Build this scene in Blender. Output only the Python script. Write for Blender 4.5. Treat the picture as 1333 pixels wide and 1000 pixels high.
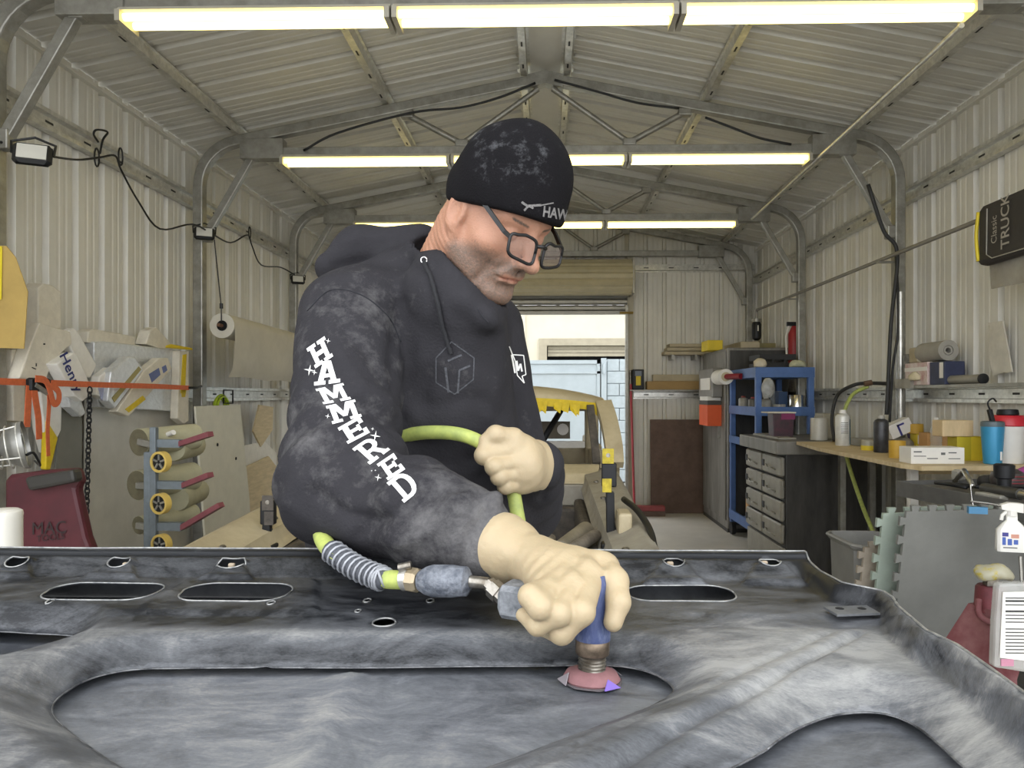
import bpy, math, random
import numpy as np
from mathutils import Vector, Matrix, Euler, geometry
random.seed(7)
for _o in list(bpy.data.objects): bpy.data.objects.remove(_o)
scene = bpy.context.scene
col = scene.collection
# ------------------------------------------------------------------ camera, world, exposure
CAMZ = 1.4; F = 920.0; YAW = math.radians(1.2)
VPX, HY = 710.0, 515.0
CX0 = VPX - F*math.tan(YAW)
cam_d = bpy.data.cameras.new('camera'); cam = bpy.data.objects.new('camera', cam_d); col.objects.link(cam)
cam.location = (0, 0, CAMZ); cam.rotation_euler = (math.pi/2, 0, YAW)
cam_d.sensor_width = 36.0; cam_d.sensor_fit = 'HORIZONTAL'; cam_d.lens = F/1333*36
cam_d.shift_x = -(CX0-666.5)/1333; cam_d.shift_y = (HY-500)/1333
cam_d.clip_start = 0.02; cam_d.clip_end = 200
scene.camera = cam
w = bpy.data.worlds.new('world'); scene.world = w; w.use_nodes = True
bg = w.node_tree.nodes['Background']; bg.inputs[0].default_value = (0.93, 0.96, 1.0, 1); bg.inputs[1].default_value = 2.3
vs = scene.view_settings; vs.view_transform = 'Standard'; vs.look = 'None'; vs.gamma = 1.0; vs.use_curve_mapping = False
vs.exposure = 0.7
TUBE_STRENGTH = 2.7

def ray(px, py):
    a = (px-CX0)/F; b = (HY-py)/F; c, s = math.cos(YAW), math.sin(YAW)
    return Vector((-s + a*c, c + a*s, b))
def P(px, py, Y):                       # the point of the room at depth Y
    d = ray(px, py); return Vector((0, 0, CAMZ)) + d*(Y/d.y)
def PX(px, py, X):                      # on a side wall plane
    d = ray(px, py); return Vector((0, 0, CAMZ)) + d*(X/d.x)
def PZ(px, py, Z):                      # on a level plane
    d = ray(px, py); return Vector((0, 0, CAMZ)) + d*((Z-CAMZ)/d.z)

# ------------------------------------------------------------------ materials
MATS = {}
def srgb(c):
    if isinstance(c, str):
        c = c.lstrip('#'); c = [int(c[i:i+2], 16)/255 for i in (0, 2, 4)]
    return tuple(((v/12.92) if v <= .04045 else ((v+.055)/1.055)**2.4) for v in c)
def M(name, c='#808080', rough=.6, metal=0.0, var=.12, scale=8.0, bump=0.0, bscale=60.0, c2=None, spread=(.35, .7), emit=0, trans=0, alpha=1, stretch=None, ior=None, spec=None):
    if name in MATS: return MATS[name]
    m = bpy.data.materials.new(name); m.use_nodes = True; nt = m.node_tree; b = nt.nodes['Principled BSDF']
    col1 = srgb(c)
    if c2 is None: cc2 = tuple(max(0, v*(1-var*2)) for v in col1)
    else: cc2 = srgb(c2)
    tc = nt.nodes.new('ShaderNodeTexCoord'); src = tc.outputs['Object']
    if stretch:
        mp = nt.nodes.new('ShaderNodeMapping'); mp.inputs['Scale'].default_value = stretch
        nt.links.new(src, mp.inputs[0]); src = mp.outputs[0]
    if var > 0 or c2:
        n = nt.nodes.new('ShaderNodeTexNoise'); n.inputs['Scale'].default_value = scale; n.inputs['Detail'].default_value = 6; n.inputs['Roughness'].default_value = .65
        nt.links.new(src, n.inputs['Vector'])
        r = nt.nodes.new('ShaderNodeValToRGB'); r.color_ramp.elements[0].position = spread[0]; r.color_ramp.elements[1].position = spread[1]
        r.color_ramp.elements[0].color = cc2+(1,); r.color_ramp.elements[1].color = col1+(1,)
        nt.links.new(n.outputs['Fac'], r.inputs[0]); nt.links.new(r.outputs[0], b.inputs['Base Color'])
    else:
        b.inputs['Base Color'].default_value = col1+(1,)
    b.inputs['Roughness'].default_value = rough; b.inputs['Metallic'].default_value = metal
    if spec is not None: b.inputs['Specular IOR Level'].default_value = spec
    if ior: b.inputs['IOR'].default_value = ior
    if trans: b.inputs['Transmission Weight'].default_value = trans
    if alpha < 1: b.inputs['Alpha'].default_value = alpha
    if emit:
        b.inputs['Emission Color'].default_value = col1+(1,); b.inputs['Emission Strength'].default_value = emit
    if bump:
        n2 = nt.nodes.new('ShaderNodeTexNoise'); n2.inputs['Scale'].default_value = bscale; n2.inputs['Detail'].default_value = 5
        nt.links.new(src, n2.inputs['Vector'])
        bp = nt.nodes.new('ShaderNodeBump'); bp.inputs['Strength'].default_value = bump; bp.inputs['Distance'].default_value = .01
        nt.links.new(n2.outputs['Fac'], bp.inputs['Height']); nt.links.new(bp.outputs[0], b.inputs['Normal'])
    MATS[name] = m
    return m

# ------------------------------------------------------------------ mesh builder
def rotm(rx=0, ry=0, rz=0): return Euler((math.radians(rx), math.radians(ry), math.radians(rz))).to_matrix().to_4x4()
def at(loc, rx=0, ry=0, rz=0, s=1): return Matrix.Translation(loc) @ rotm(rx, ry, rz) @ Matrix.Scale(s, 4)
def frame(a, b, up=(0, 0, 1)):          # matrix whose z runs from a to b
    a, b = Vector(a), Vector(b); z = (b-a).normalized(); u = Vector(up)
    if abs(z.dot(u)) > .98: u = Vector((1, 0, 0)) if abs(z.x) < .9 else Vector((0, 1, 0))
    x = u.cross(z).normalized(); y = z.cross(x)
    return Matrix(((x.x, y.x, z.x, a.x), (x.y, y.y, z.y, a.y), (x.z, y.z, z.z, a.z), (0, 0, 0, 1)))
class MB:
    def __init__(s, T=None): s.v = []; s.f = []; s.T = T or Matrix.Identity(4)
    def add(s, vs, fs, T=None):
        n = len(s.v); t = s.T @ T if T is not None else s.T
        s.v += [t @ Vector(p) for p in vs]; s.f += [tuple(i+n for i in f) for f in fs]; return s
    def box(s, lo, hi, T=None):
        x0, y0, z0 = lo; x1, y1, z1 = hi
        return s.add([(x0,y0,z0),(x1,y0,z0),(x1,y1,z0),(x0,y1,z0),(x0,y0,z1),(x1,y0,z1),(x1,y1,z1),(x0,y1,z1)],
                     [(3,2,1,0),(4,5,6,7),(0,1,5,4),(1,2,6,5),(2,3,7,6),(3,0,4,7)], T)
    def cbox(s, c, d, T=None):
        return s.box([c[i]-d[i]/2 for i in range(3)], [c[i]+d[i]/2 for i in range(3)], T)
    def bbox(s, c, d, r=.01, T=None):       # box with bevelled upright and level edges
        hx, hy, hz = d[0]/2, d[1]/2, d[2]/2; r = min(r, hx*.95, hy*.95, hz*.95)
        rings = []
        for (q, z) in ((r, -hz), (0, -hz+r), (0, hz-r), (r, hz)):
            ring = []
            for sx, sy in ((-1,-1),(1,-1),(1,1),(-1,1)):
                ax, ay = (hx-q), (hy-q); rr = r
                if sx*sy > 0: ring += [(sx*ax, sy*(ay-rr), z), (sx*(ax-rr), sy*ay, z)] if False else [(sx*ax, sy*(ay-rr), z), (sx*(ax-rr), sy*ay, z)]
                else: ring += [(sx*(ax-rr), sy*ay, z), (sx*ax, sy*(ay-rr), z)]
            rings.append([(p[0]+c[0], p[1]+c[1], p[2]+c[2]) for p in ring])
        return s.loft(rings, T=T)
    def loft(s, rings, cap=True, closed=True, T=None):
        n = len(rings[0]); vs = [p for r in rings for p in r]; fs = []
        for i in range(len(rings)-1):
            for j in range(n if closed else n-1):
                k = (j+1) % n
                fs.append((i*n+j, i*n+k, (i+1)*n+k, (i+1)*n+j))
        if cap and closed:
            fs.append(tuple(range(n-1, -1, -1))); fs.append(tuple((len(rings)-1)*n+j for j in range(n)))
        return s.add(vs, fs, T)
    def lathe(s, prof, n=20, T=None, cap=True):     # prof: (r, z)
        rings = [[(r*math.cos(2*math.pi*j/n), r*math.sin(2*math.pi*j/n), z) for j in range(n)] for r, z in prof]
        return s.loft(rings, cap=cap, T=T)
    def cyl(s, a, b, r, n=12, r2=None):
        L = (Vector(b)-Vector(a)).length
        return s.lathe([(r, 0), (r if r2 is None else r2, L)], n, frame(a, b))
    def bar(s, a, b, w, h, up=(0, 0, 1)):
        L = (Vector(b)-Vector(a)).length
        return s.box((-w/2, -h/2, 0), (w/2, h/2, L), frame(a, b, up))
    def prism(s, poly, z0, z1, T=None):             # polygon in xy, extruded
        n = len(poly)
        return s.add([(p[0], p[1], z0) for p in poly]+[(p[0], p[1], z1) for p in poly],
                     [tuple(range(n-1, -1, -1)), tuple(range(n, 2*n))]+[(i, (i+1) % n, n+(i+1) % n, n+i) for i in range(n)], T)
    def tube(s, pts, r, n=10, section=None, cap=True, up=(0, 0, 1), taper=None):
        pts = [Vector(p) for p in pts]; rings = []
        t = (pts[1]-pts[0]).normalized(); u = Vector(up)
        if abs(t.dot(u)) > .95: u = Vector((1, 0, 0)) if abs(t.x) < .9 else Vector((0, 1, 0))
        x = u.cross(t).normalized()
        for i, p in enumerate(pts):
            if i == 0: t = pts[1]-pts[0]
            elif i == len(pts)-1: t = pts[-1]-pts[-2]
            else: t = (pts[i+1]-p).normalized()+(p-pts[i-1]).normalized()
            t = t.normalized(); x = (x-t*x.dot(t)).normalized(); y = t.cross(x)
            rr = r if taper is None else r*taper(i/(len(pts)-1))
            if section: rings.append([p+x*a+y*b for a, b in section])
            else: rings.append([p+x*(rr*math.cos(2*math.pi*j/n))+y*(rr*math.sin(2*math.pi*j/n)) for j in range(n)])
        return s.loft(rings, cap=cap)
    def build(s, name, mat, parent=None, smooth=False, bevel=0, label=None):
        vs = s.v
        if parent is None:
            xs = [v.x for v in vs]; ys = [v.y for v in vs]; zs = [v.z for v in vs]
            o = Vector(((min(xs)+max(xs))/2, (min(ys)+max(ys))/2, min(zs)))
        else: o = WORLD[parent]
        me = bpy.data.meshes.new(name); me.from_pydata([tuple(v-o) for v in vs], [], s.f); me.update()
        if smooth:
            me.shade_smooth() if smooth is True else me.set_sharp_from_angle(angle=math.radians(smooth))
            if smooth is not True: pass
        ob = bpy.data.objects.new(name, me); col.objects.link(ob)
        if mat: me.materials.append(mat)
        if parent is None: ob.location = o
        else: ob.parent = parent
        WORLD[ob] = Vector(o)
        if bevel:
            bm_ = ob.modifiers.new('bevel', 'BEVEL'); bm_.width = bevel; bm_.segments = 2; bm_.limit_method = 'ANGLE'; bm_.angle_limit = math.radians(40)
        if label: ob['label'] = label
        return ob
WORLD = {}
def tag(o, label, cat, group=None):
    o['label'] = label; o['category'] = cat
    if group: o['group'] = group
    return o
def thing(name, label, cat, loc, group=None):
    o = bpy.data.objects.new(name, None); col.objects.link(o); o.empty_display_size = .05
    o.location = loc; WORLD[o] = Vector(loc); tag(o, label, cat, group); return o
def structure(o): o['kind'] = 'structure'; return o
def copy_tree(o, loc, parent=None, rz=None):
    c = o.copy(); col.objects.link(c)
    if parent is not None: c.parent = parent
    else:
        c.location = loc; WORLD[c] = Vector(loc)
    if rz is not None: c.rotation_euler.z = rz
    for ch in list(o.children):
        d = ch.copy(); col.objects.link(d); d.parent = c
        for g in list(ch.children):
            e = g.copy(); col.objects.link(e); e.parent = d
    return c
def catmull(pts, n=8):
    pts = [Vector(p) for p in pts]; q = [pts[0]*2-pts[1]]+pts+[pts[-1]*2-pts[-2]]; out = []
    for i in range(1, len(q)-2):
        for k in range(n):
            t = k/n; a, b, c, d = q[i-1], q[i], q[i+1], q[i+2]
            out.append(.5*((2*b)+(c-a)*t+(2*a-5*b+4*c-d)*t*t+(3*b-a-3*c+d)*t**3))
    out.append(pts[-1]); return out
def sq(w, h=None):
    h = h or w; return [(-w/2, -h/2), (w/2, -h/2), (w/2, h/2), (-w/2, h/2)]

# text as flat mesh
def text_mesh(s, size=1.0, bold=0.0, shear=0.0, extrude=0.0, align='CENTER'):
    cu = bpy.data.curves.new('txt', 'FONT'); cu.body = s; cu.size = size; cu.align_x = align; cu.align_y = 'CENTER'
    cu.offset = bold; cu.shear = shear; cu.extrude = extrude; cu.resolution_u = 3
    ob = bpy.data.objects.new('txt', cu); col.objects.link(ob)
    dg = bpy.context.evaluated_depsgraph_get(); me = bpy.data.meshes.new_from_object(ob.evaluated_get(dg))
    vs = [tuple(v.co) for v in me.vertices]; fs = [tuple(p.vertices) for p in me.polygons]
    bpy.data.objects.remove(ob); bpy.data.curves.remove(cu); bpy.data.meshes.remove(me)
    return vs, fs
def text_on(name, s, mat, parent, origin, xdir, ydir, size, bold=0, sx=1.0, arch=0.0, shear=0.0):
    vs, fs = text_mesh(s, 1.0, bold, shear)
    X = Vector(xdir).normalized(); Yd = Vector(ydir).normalized(); N = X.cross(Yd); mb = MB()
    mb.add([Vector(origin)+X*(v[0]*size*sx)+Yd*(v[1]*size - arch*(v[0]*size*sx)**2)+N*.0012 for v in vs], fs)
    return mb.build(name, mat, parent)
# ------------------------------------------------------------------ building shell
WX = 2.55; Y0, Y1 = 0.35, 8.6; EAVE = 3.19; SLOPE = .2; RIDGE = EAVE+SLOPE*WX
m_panel = M('wall_panel_paint', '#dad7cd', .45, var=.06, scale=3)
m_roof = M('roof_panel_paint', '#d2d0c8', .42, var=.06, scale=3)
m_galv = M('galvanised_steel', '#dddbd3', .28, .5, var=.16, scale=22, c2='#b5b3ab')
m_galvd = M('galvanised_frame', '#a5a39b', .42, .55, var=.15, scale=12, c2='#85837b')
m_conc = M('concrete', '#cdc9c0', .75, var=.12, scale=1.5, bump=.05, bscale=30)
m_dirt = M('asphalt_outside', '#a8a59e', .9, var=.1, scale=2)

PITCH = .2286
def panel_profile(n):
    pts = []
    for k in range(n):
        o = k*PITCH
        pts += [(o, .028), (o+.016, .028), (o+.030, 0), (o+.085, 0), (o+.092, .003), (o+.104, .003), (o+.111, 0), (o+.140, 0), (o+.147, .003), (o+.159, .003), (o+.166, 0), (o+.200, 0), (o+.2145, .028)]
    pts.append((n*PITCH, .028)); return pts
floor_ = structure(MB().box((-WX-.05, Y0-.4, -.12), (WX+.05, Y1+.05, 0)).build('floor', m_conc))
ground = structure(MB().box((-14, -9, -.3), (14, 22, -.02)).build('ground', m_dirt))

def run_panels(parent, s0, s1, fn, name):
    """sheets four ribs wide laid side by side from s0 to s1; fn(s, d, end) gives the point of profile depth d"""
    s = s0; W_ = 4*PITCH
    while s < s1-1e-4:
        n = min(4, max(1, int(math.ceil((s1-s)/PITCH-1e-6)))); prof = panel_profile(n)
        if s+prof[-1][0] > s1+1e-6: prof = [(a, d) for a, d in prof if s+a < s1-1e-4]+[(s1-s, prof[max(i for i, q in enumerate(prof) if s+q[0] < s1-1e-4)][1])]
        mb = MB(); k = len(prof); vs = []
        for end in (0, 1): vs += [fn(s+a, d, end) for a, d in prof]
        for end in (0, 1): vs += [fn(s+a, d+.0015, end) for a, d in prof]
        fs = [(i, i+1, k+i+1, k+i) for i in range(k-1)]+[(2*k+i, 3*k+i, 3*k+i+1, 2*k+i+1) for i in range(k-1)]
        mb.add(vs, fs); mb.build(name, m_panel if name == 'wall_panel' else m_roof, parent)
        s += W_
walls = {}
for side, sx in (('left', -1), ('right', 1)):
    mb = MB()
    mb.box((sx*WX-.025, Y0, 0), (sx*WX+.025, Y1, .05))
    # eave trim
    mb.box((min(sx*(WX-.03), sx*(WX+.03)), Y0, EAVE-.06), (max(sx*(WX-.03), sx*(WX+.03)), Y1, EAVE-.045))
    wl = structure(mb.build('wall_'+side, m_panel)); walls[side] = wl
    run_panels(wl, Y0, Y1, lambda s, d, e, sx=sx: (sx*(WX+d), s, .02 if e == 0 else EAVE-.004), 'wall_panel')
ceil = structure(MB().box((-.11, Y0, RIDGE-.035), (.11, Y1, RIDGE-.033)).build('ceiling', m_roof))
for sx in (-1, 1):
    run_panels(ceil, Y0, Y1+.07, lambda s, d, e, sx=sx: (sx*(WX+.25)*e, s, RIDGE+d-SLOPE*(WX+.25)*e), 'roof_panel')
# back wall with the roll-up door opening
DX0, DX1, DZ = -1.45, .985, 2.50
mb = MB(); mb.box((-WX-.04, Y1-.03, 0), (-WX+.02, Y1+.04, EAVE)); mb.box((WX-.02, Y1-.03, 0), (WX+.04, Y1+.04, EAVE)); mb.box((-WX, Y1-.02, 0), (DX0, Y1+.02, .05)); mb.box((DX1, Y1-.02, 0), (WX, Y1+.02, .05))
wb = structure(mb.build('wall_back', m_panel))
top = lambda x: RIDGE-SLOPE*abs(x)+.04
run_panels(wb, -WX, DX0, lambda s, d, e: (s, Y1+d, .02 if e == 0 else top(s)), 'wall_panel')
run_panels(wb, DX1, WX, lambda s, d, e: (s, Y1+d, .02 if e == 0 else top(s)), 'wall_panel')
run_panels(wb, DX0, DX1, lambda s, d, e: (s, Y1+d, DZ if e == 0 else top(s)), 'wall_panel')
m_trim = M('door_trim', '#b8b09a', .5, var=.08)
mb = MB(); mb.box((DX0-.07, Y1-.09, 0), (DX0, Y1-.02, DZ+.02)); mb.box((DX1, Y1-.09, 0), (DX1+.07, Y1-.02, DZ+.6)); mb.box((DX0-.07, Y1-.06, DZ), (DX1+.07, Y1-.02, DZ+.06))
for x in (DX0, DX1): mb.box((x-.025, Y1-.015, DZ), (x+.025, Y1+.035, top(x)))
structure(mb.build('trim_1', m_trim))

# roll-up door: coil, slats of the curtain, bottom bar, bracket
m_roll = M('roll_door_paint', '#b5ab8c', .45, var=.08)
m_rolld = M('roll_door_steel', '#8c8a84', .4, .5, var=.1)
rd = structure(thing('door_1', 'beige steel roll-up door wound up over the rear opening', 'door', ((DX0+DX1)/2, Y1-.2, DZ)))
del rd['category']
for i in range(9):
    a0 = math.radians(100+i*24); a1 = math.radians(100+(i+1)*24); r = .2; cy, cz = Y1-.27, 2.79
    mb = MB(); n = 4; sec = []
    for k in range(n+1):
        a = a0+(a1-a0)*k/n; rr = r+(.012 if k in (1, 2, 3) else 0)
        sec.append((cy+rr*math.cos(a), cz+rr*math.sin(a)))
    for k in range(n, -1, -1):
        a = a0+(a1-a0)*k/n; sec.append((cy+(r-.012)*math.cos(a), cz+(r-.012)*math.sin(a)))
    mb.loft([[(x, p[0], p[1]) for p in sec] for x in (DX0-.02, DX1+.02)])
    mb.build('slat', m_roll, rd)
MB().cyl((DX0-.03, Y1-.27, 2.79), (DX1+.05, Y1-.27, 2.79), .17, 24).build('coil', m_roll, rd, smooth=40)
for i in range(3):
    z = DZ-.09+i*.075; y = Y1-.13
    MB().loft([[(x, y+.012, z), (x, y-.006, z), (x, y-.02, z+.02), (x, y-.02, z+.05), (x, y-.006, z+.07), (x, y+.012, z+.07)] for x in (DX0+.01, DX1-.01)]).build('slat', m_rolld, rd)
MB().box((DX0+.01, Y1-.15, DZ-.13), (DX1-.01, Y1-.1, DZ-.092)).build('bottom_bar', m_rolld, rd)
MB().box((DX1+.02, Y1-.45, 2.58), (DX1+.04, Y1-.06, 2.98)).build('bracket', m_galvd, rd)
MB().box((DX1-.03, Y1-.16, 0), (DX1+.0, Y1-.09, DZ-.02)).build('guide_track', m_galvd, rd)
MB().cyl((DX1-.1, Y1-.17, DZ-.115), (DX1+.06, Y1-.17, DZ-.115), .014, 8).build('latch_bar', M('brass_dull', '#b59a55', .4, .6), rd)

# ------------------------------------------------------------------ steel bows
BOWS = [3.05, 4.9, 6.75, 8.46]
TW = .07; PXX = 2.42
def rafter_z(x): return RIDGE-.105-SLOPE*abs(x)
def bow_path():
    pts = []; R = .32; th = math.atan(SLOPE)
    # left post up, bend, rafter, ridge
    zc = rafter_z(PXX-R)-.0; cxx = PXX-R
    zc0 = rafter_z(cxx)-R*math.cos(th)+.0
    for z in (0.0, 1.0, 2.0, zc0-.02): pts.append((-PXX, z))
    for k in range(0, 9):
        a = math.radians(180)-(math.radians(90)-th)*k/8
        pts.append((-cxx+R*math.cos(a), zc0+R*math.sin(a)))
    pts.append((-.06, rafter_z(.06))); 
    return pts
bp_ = bow_path()
TIEZ = 3.095
def make_bow(Y, label):
    t = thing('portal_frame', label, 'steel frame', (0, Y, 0), 'galvanised portal frames')
    left = [(x, Y, z) for x, z in bp_]; right = [(-x, Y, z) for x, z in bp_]
    for pts in (left, right):
        MB().tube(pts, 0, section=sq(TW), up=(0, 1, 0)).build('rafter_post', m_galvd, t, bevel=.008)
    MB().prism([(-.12, rafter_z(.12)-.05), (0, rafter_z(0)-.045), (.12, rafter_z(.12)-.05), (.12, rafter_z(.12)+.04), (0, rafter_z(0)+.045), (-.12, rafter_z(.12)+.04)], -.042, .042, Matrix(((1,0,0,0),(0,0,1,Y),(0,1,0,0),(0,0,0,1)))).build('ridge_plate', m_galvd, t)
    MB().box((-2.1, Y-.03, TIEZ-.035), (2.1, Y+.03, TIEZ+.03)).build('tie_beam', m_galvd, t, bevel=.004)
    for sx in (-1, 1):
        # end gusset, web braces, knee brace with clevis plates
        g = MB(); g.box((min(sx*1.82, sx*2.12), Y-.045, TIEZ-.05), (max(sx*1.82, sx*2.12), Y+.045, TIEZ+.09)); g.build('gusset', m_galvd, t, bevel=.004)
        a = Vector((sx*.05, Y, rafter_z(.05)-.06)); b = Vector((sx*.58, Y, TIEZ+.055)); c = Vector((sx*.96, Y, rafter_z(.96)-.05))
        MB().cyl(a, b, .019, 10).build('web_brace', m_galvd, t, smooth=40)
        MB().cyl(b, c, .021, 10).build('web_brace', m_galvd, t, smooth=40)
        for q in (b, c):
            MB().cbox((q.x, Y, q.z), (.09, .06, .05)).build('clevis', m_galvd, t, bevel=.008)
        k0 = Vector((sx*2.04, Y, TIEZ-.01)); k1 = Vector((sx*2.37, Y, 2.52))
        MB().bar(k0, k1, .05, .045, (0, 1, 0)).build('knee_brace', m_galvd, t, bevel=.005)
        for q in (k0, k1): MB().cbox((q.x, Y-.0, q.z), (.07, .062, .09), ).build('clevis', m_galvd, t, bevel=.008)
    return t
lab = ['galvanised portal frame with tie beam, the first of the row inside the entrance', 'galvanised portal frame with tie beam, second of the row from the open entrance', 'galvanised portal frame with tie beam, next to the one at the back wall', 'galvanised portal frame with tie beam set against the back wall']
for Y, l in zip(BOWS, lab): make_bow(Y, l)

# purlins and girts: hat channels, slotted web
def hat(name, a, b, inward, up, parent_label, slots=True, w=.038, h=.038, flange=.02, groove=False):
    """hat channel from a to b: crown shows on the inward side"""
    a, b = Vector(a), Vector(b); N = Vector(inward).normalized(); U = Vector(up).normalized()
    sec = [(-w/2-flange, 0), (-w/2, 0), (-w/2+.006, h), (w/2-.006, h), (w/2, 0), (w/2+flange, 0), (w/2+flange, .003), (w/2+.003, .003), (w/2-.003, h+.003), (-w/2+.003, h+.003), (-w/2-.003, .003), (-w/2-flange, .003)]
    if groove: sec = [(-w/2, 0), (-w/2, h), (-w/2+.022, h), (-w/2+.026, h*.35), (w/2-.026, h*.35), (w/2-.022, h), (w/2, h), (w/2, 0)]
    t = thing(name, parent_label[0], parent_label[1], (a+b)/2, parent_label[2])
    MB().loft([[q+U*s+N*d for s, d in sec] for q in (a, b)]).build('channel', m_galv, t)
    if slots:
        L = (b-a).length; d = (b-a).normalized(); n = int(L/.3); mb = MB()
        for i in range(n):
            q = a+d*(.15+i*.3)+N*((h*.35+.0008) if groove else (h+.0036))
            mb.add([q-d*.03-U*.006, q+d*.03-U*.006, q+d*.03+U*.006, q-d*.03+U*.006], [(0, 1, 2, 3)])
        mb.build('slots', M('slot_dark', '#3a3936', .8), t)['kind'] = 'stuff'
    return t
segs = list(zip([.4]+BOWS[:-1], BOWS))
for sx, sd in ((-1, 'left'), (1, 'right')):
    for xa, nm in ((.15, 'beside the ridge'), (1.11, 'halfway up the roof'), (2.15, 'nearest the eave')):
        zz = RIDGE-SLOPE*xa-.003
        side = 'over the foam-scrap wall' if sx < 0 else 'over the workbench wall'
        hat('roof_purlin', (sx*xa, Y0+.05, zz), (sx*xa, Y1-.05, zz), (0, 0, -1), (1, 0, 0), ('galvanised hat-channel roof purlin %s, %s' % (nm, side), 'purlin', 'roof purlins'), w=.05, h=.05)
    for z, nm in ((2.79, 'high'), (1.41, 'low')):
        side = 'foam-scrap wall' if sx < 0 else 'workbench wall'
        # two rails close together as in the high girt
        hat('wall_girt', (sx*(WX-.004), Y0+.05, z), (sx*(WX-.004), Y1-.05, z), (-sx, 0, 0), (0, 0, 1), ('shiny galvanised hat-channel girt running %s along the %s' % (nm, side), 'girt', 'wall girts'), w=.105, h=.05, groove=True)
for z, nm in ((2.94, 'high'), (1.41, 'low')):
    hat('wall_girt', (DX1+.08, Y1-.004, z), (WX-.03, Y1-.004, z), (0, -1, 0), (0, 0, 1), ('galvanised hat-channel girt running %s across the back wall beside the rear opening' % nm, 'girt', 'wall girts'), w=.06, h=.04)

# ------------------------------------------------------------------ fluorescent strip lights, three in a row under each tie beam
m_fix = M('fixture_white', '#cfcabb', .4, var=.05)
m_tube = M('fluorescent_tube_glow', '#ffea90', .4, var=0, emit=TUBE_STRENGTH)
m_cap = M('lamp_cap', '#b9b4a6', .4, .3, var=.05)
rowname = ['front row', 'middle row', 'rear row']
xs = [(-1.82, -.655), (-.645, .555), (.565, 1.80)]
for r, Y in enumerate(BOWS[:3]):
    for k, (a, b) in enumerate(xs):
        t = thing('strip_light', 'lit yellowish strip light in the %s, %s' % (rowname[r], ['on the foam-scrap wall side', 'under the roof ridge', 'on the workbench side'][k]), 'ceiling light', ((a+b)/2, Y-.06, 2.99), 'fluorescent strip lights')
        sec = [(-.075, 3.035), (-.055, 3.057), (.055, 3.057), (.075, 3.035), (.05, 3.03), (-.05, 3.03)]
        MB().loft([[(x, Y-.02+p, z) for p, z in sec] for x in (a, b)]).build('housing', m_fix, t)
        for dy in (-.055, .02):
            MB().cyl((a+.025, Y-.0+dy-.02, 3.012), (b-.025, Y+dy-.02, 3.012), .0165, 12).build('tube', m_tube, t, smooth=40)
        for x in (a, b-.022):
            MB().box((x, Y-.105, 2.985), (x+.022, Y+.04, 3.034)).build('lamp_holder', m_cap, t)
# ------------------------------------------------------------------ car hood lying underside up
HC = CAMZ
edgeY = [.05, .5305, .5886, .642, .681, .7567, .790, .817, .851, .9077, .984, 1.1]
edgeX = [.350, .359, .365, .369, .3626, .374, .384, .386, .3545, .350, .358, .358]
HX0, HY0, HY1 = -1.0, .06, .984
pY = [.0, .770, .806, .900, .924, .962, .966, .972, .984]
pZ = [-.2505, -.2505, -.2465, -.244, -.2415, -.2215, -.2225, -.2150, -.2150]
_hy = np.linspace(.3, 1.0, 3501); _hz = np.interp(_hy, pY, pZ)
def hood_pt(px, py, dz=0.0):
    d = ray(px, py); rz = d.z/d.y*_hy; k = int(np.argmax(rz <= _hz+dz)) if (rz <= _hz+dz).any() else 3500
    return PZ(px, py, HC+float(_hz[k])+dz)
def frame_poly(pix, z): return [PZ(x, y, HC+z) for x, y in pix]
def chaikin(poly, n=2):
    for _ in range(n):
        out = []
        for i in range(len(poly)):
            a, b = poly[i], poly[(i+1) % len(poly)]
            out += [(a[0]*.75+b[0]*.25, a[1]*.75+b[1]*.25), (a[0]*.25+b[0]*.75, a[1]*.25+b[1]*.75)]
        poly = out
    return poly
def resample(poly, step):
    out = []
    for i in range(len(poly)):
        a = np.array(poly[i][:2]); b = np.array(poly[(i+1) % len(poly)][:2]); L = np.hypot(*(b-a)); n = max(1, int(L/step))
        for k in range(n): out.append(tuple(a+(b-a)*k/n))
    return out
def sdf(poly, X, Y):                     # signed distance, negative inside
    d = np.full(X.shape, 1e9); ins = np.zeros(X.shape, bool); n = len(poly)
    for i in range(n):
        ax, ay = poly[i][:2]; bx, by = poly[(i+1) % n][:2]
        ex, ey = bx-ax, by-ay; wx, wy = X-ax, Y-ay
        t = np.clip((wx*ex+wy*ey)/(ex*ex+ey*ey+1e-12), 0, 1)
        d = np.minimum(d, np.hypot(wx-ex*t, wy-ey*t))
        c = ((ay > Y) != (by > Y)) & (X < (bx-ax)*(Y-ay)/((by-ay) if by != ay else 1e-12)+ax)
        ins ^= c
    return np.where(ins, -d, d)
rec1 = [tuple(PZ(x, y, HC-.272)[:2]) for x, y in ((220, 868), (690, 866), (790, 863), (845, 872), (876, 890), (877, 903), (830, 926), (650, 991))]+[(-.10, .474), (-.175, .425), (-.25, .474)]+[tuple(PZ(x, y, HC-.272)[:2]) for x, y in ((161, 1000), (112, 969), (71, 935), (66, 920), (75, 905), (112, 882), (165, 870))]
rec1 = resample(chaikin(rec1, 2), .006)
rec2 = [tuple(PZ(x, y, HC-.272)[:2]) for x, y in ((985, 985), (1020, 955), (1065, 934), (1105, 926), (1150, 926), (1190, 940), (1225, 968), (1255, 998))]+[(.315, .40), (.315, .22), (.285, .19), (.02, .40), (.01, .43), (.06, .47)]
rec2 = resample(chaikin(rec2, 2), .006)
rec3 = [(-.535, .792), (-.522, .775), (-.520, .735), (-.56, .68), (-.66, .60), (-.90, .60), (-.94, .64), (-.94, .77), (-.90, .793)]
rec3 = resample(chaikin(rec3, 2), .006)
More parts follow.
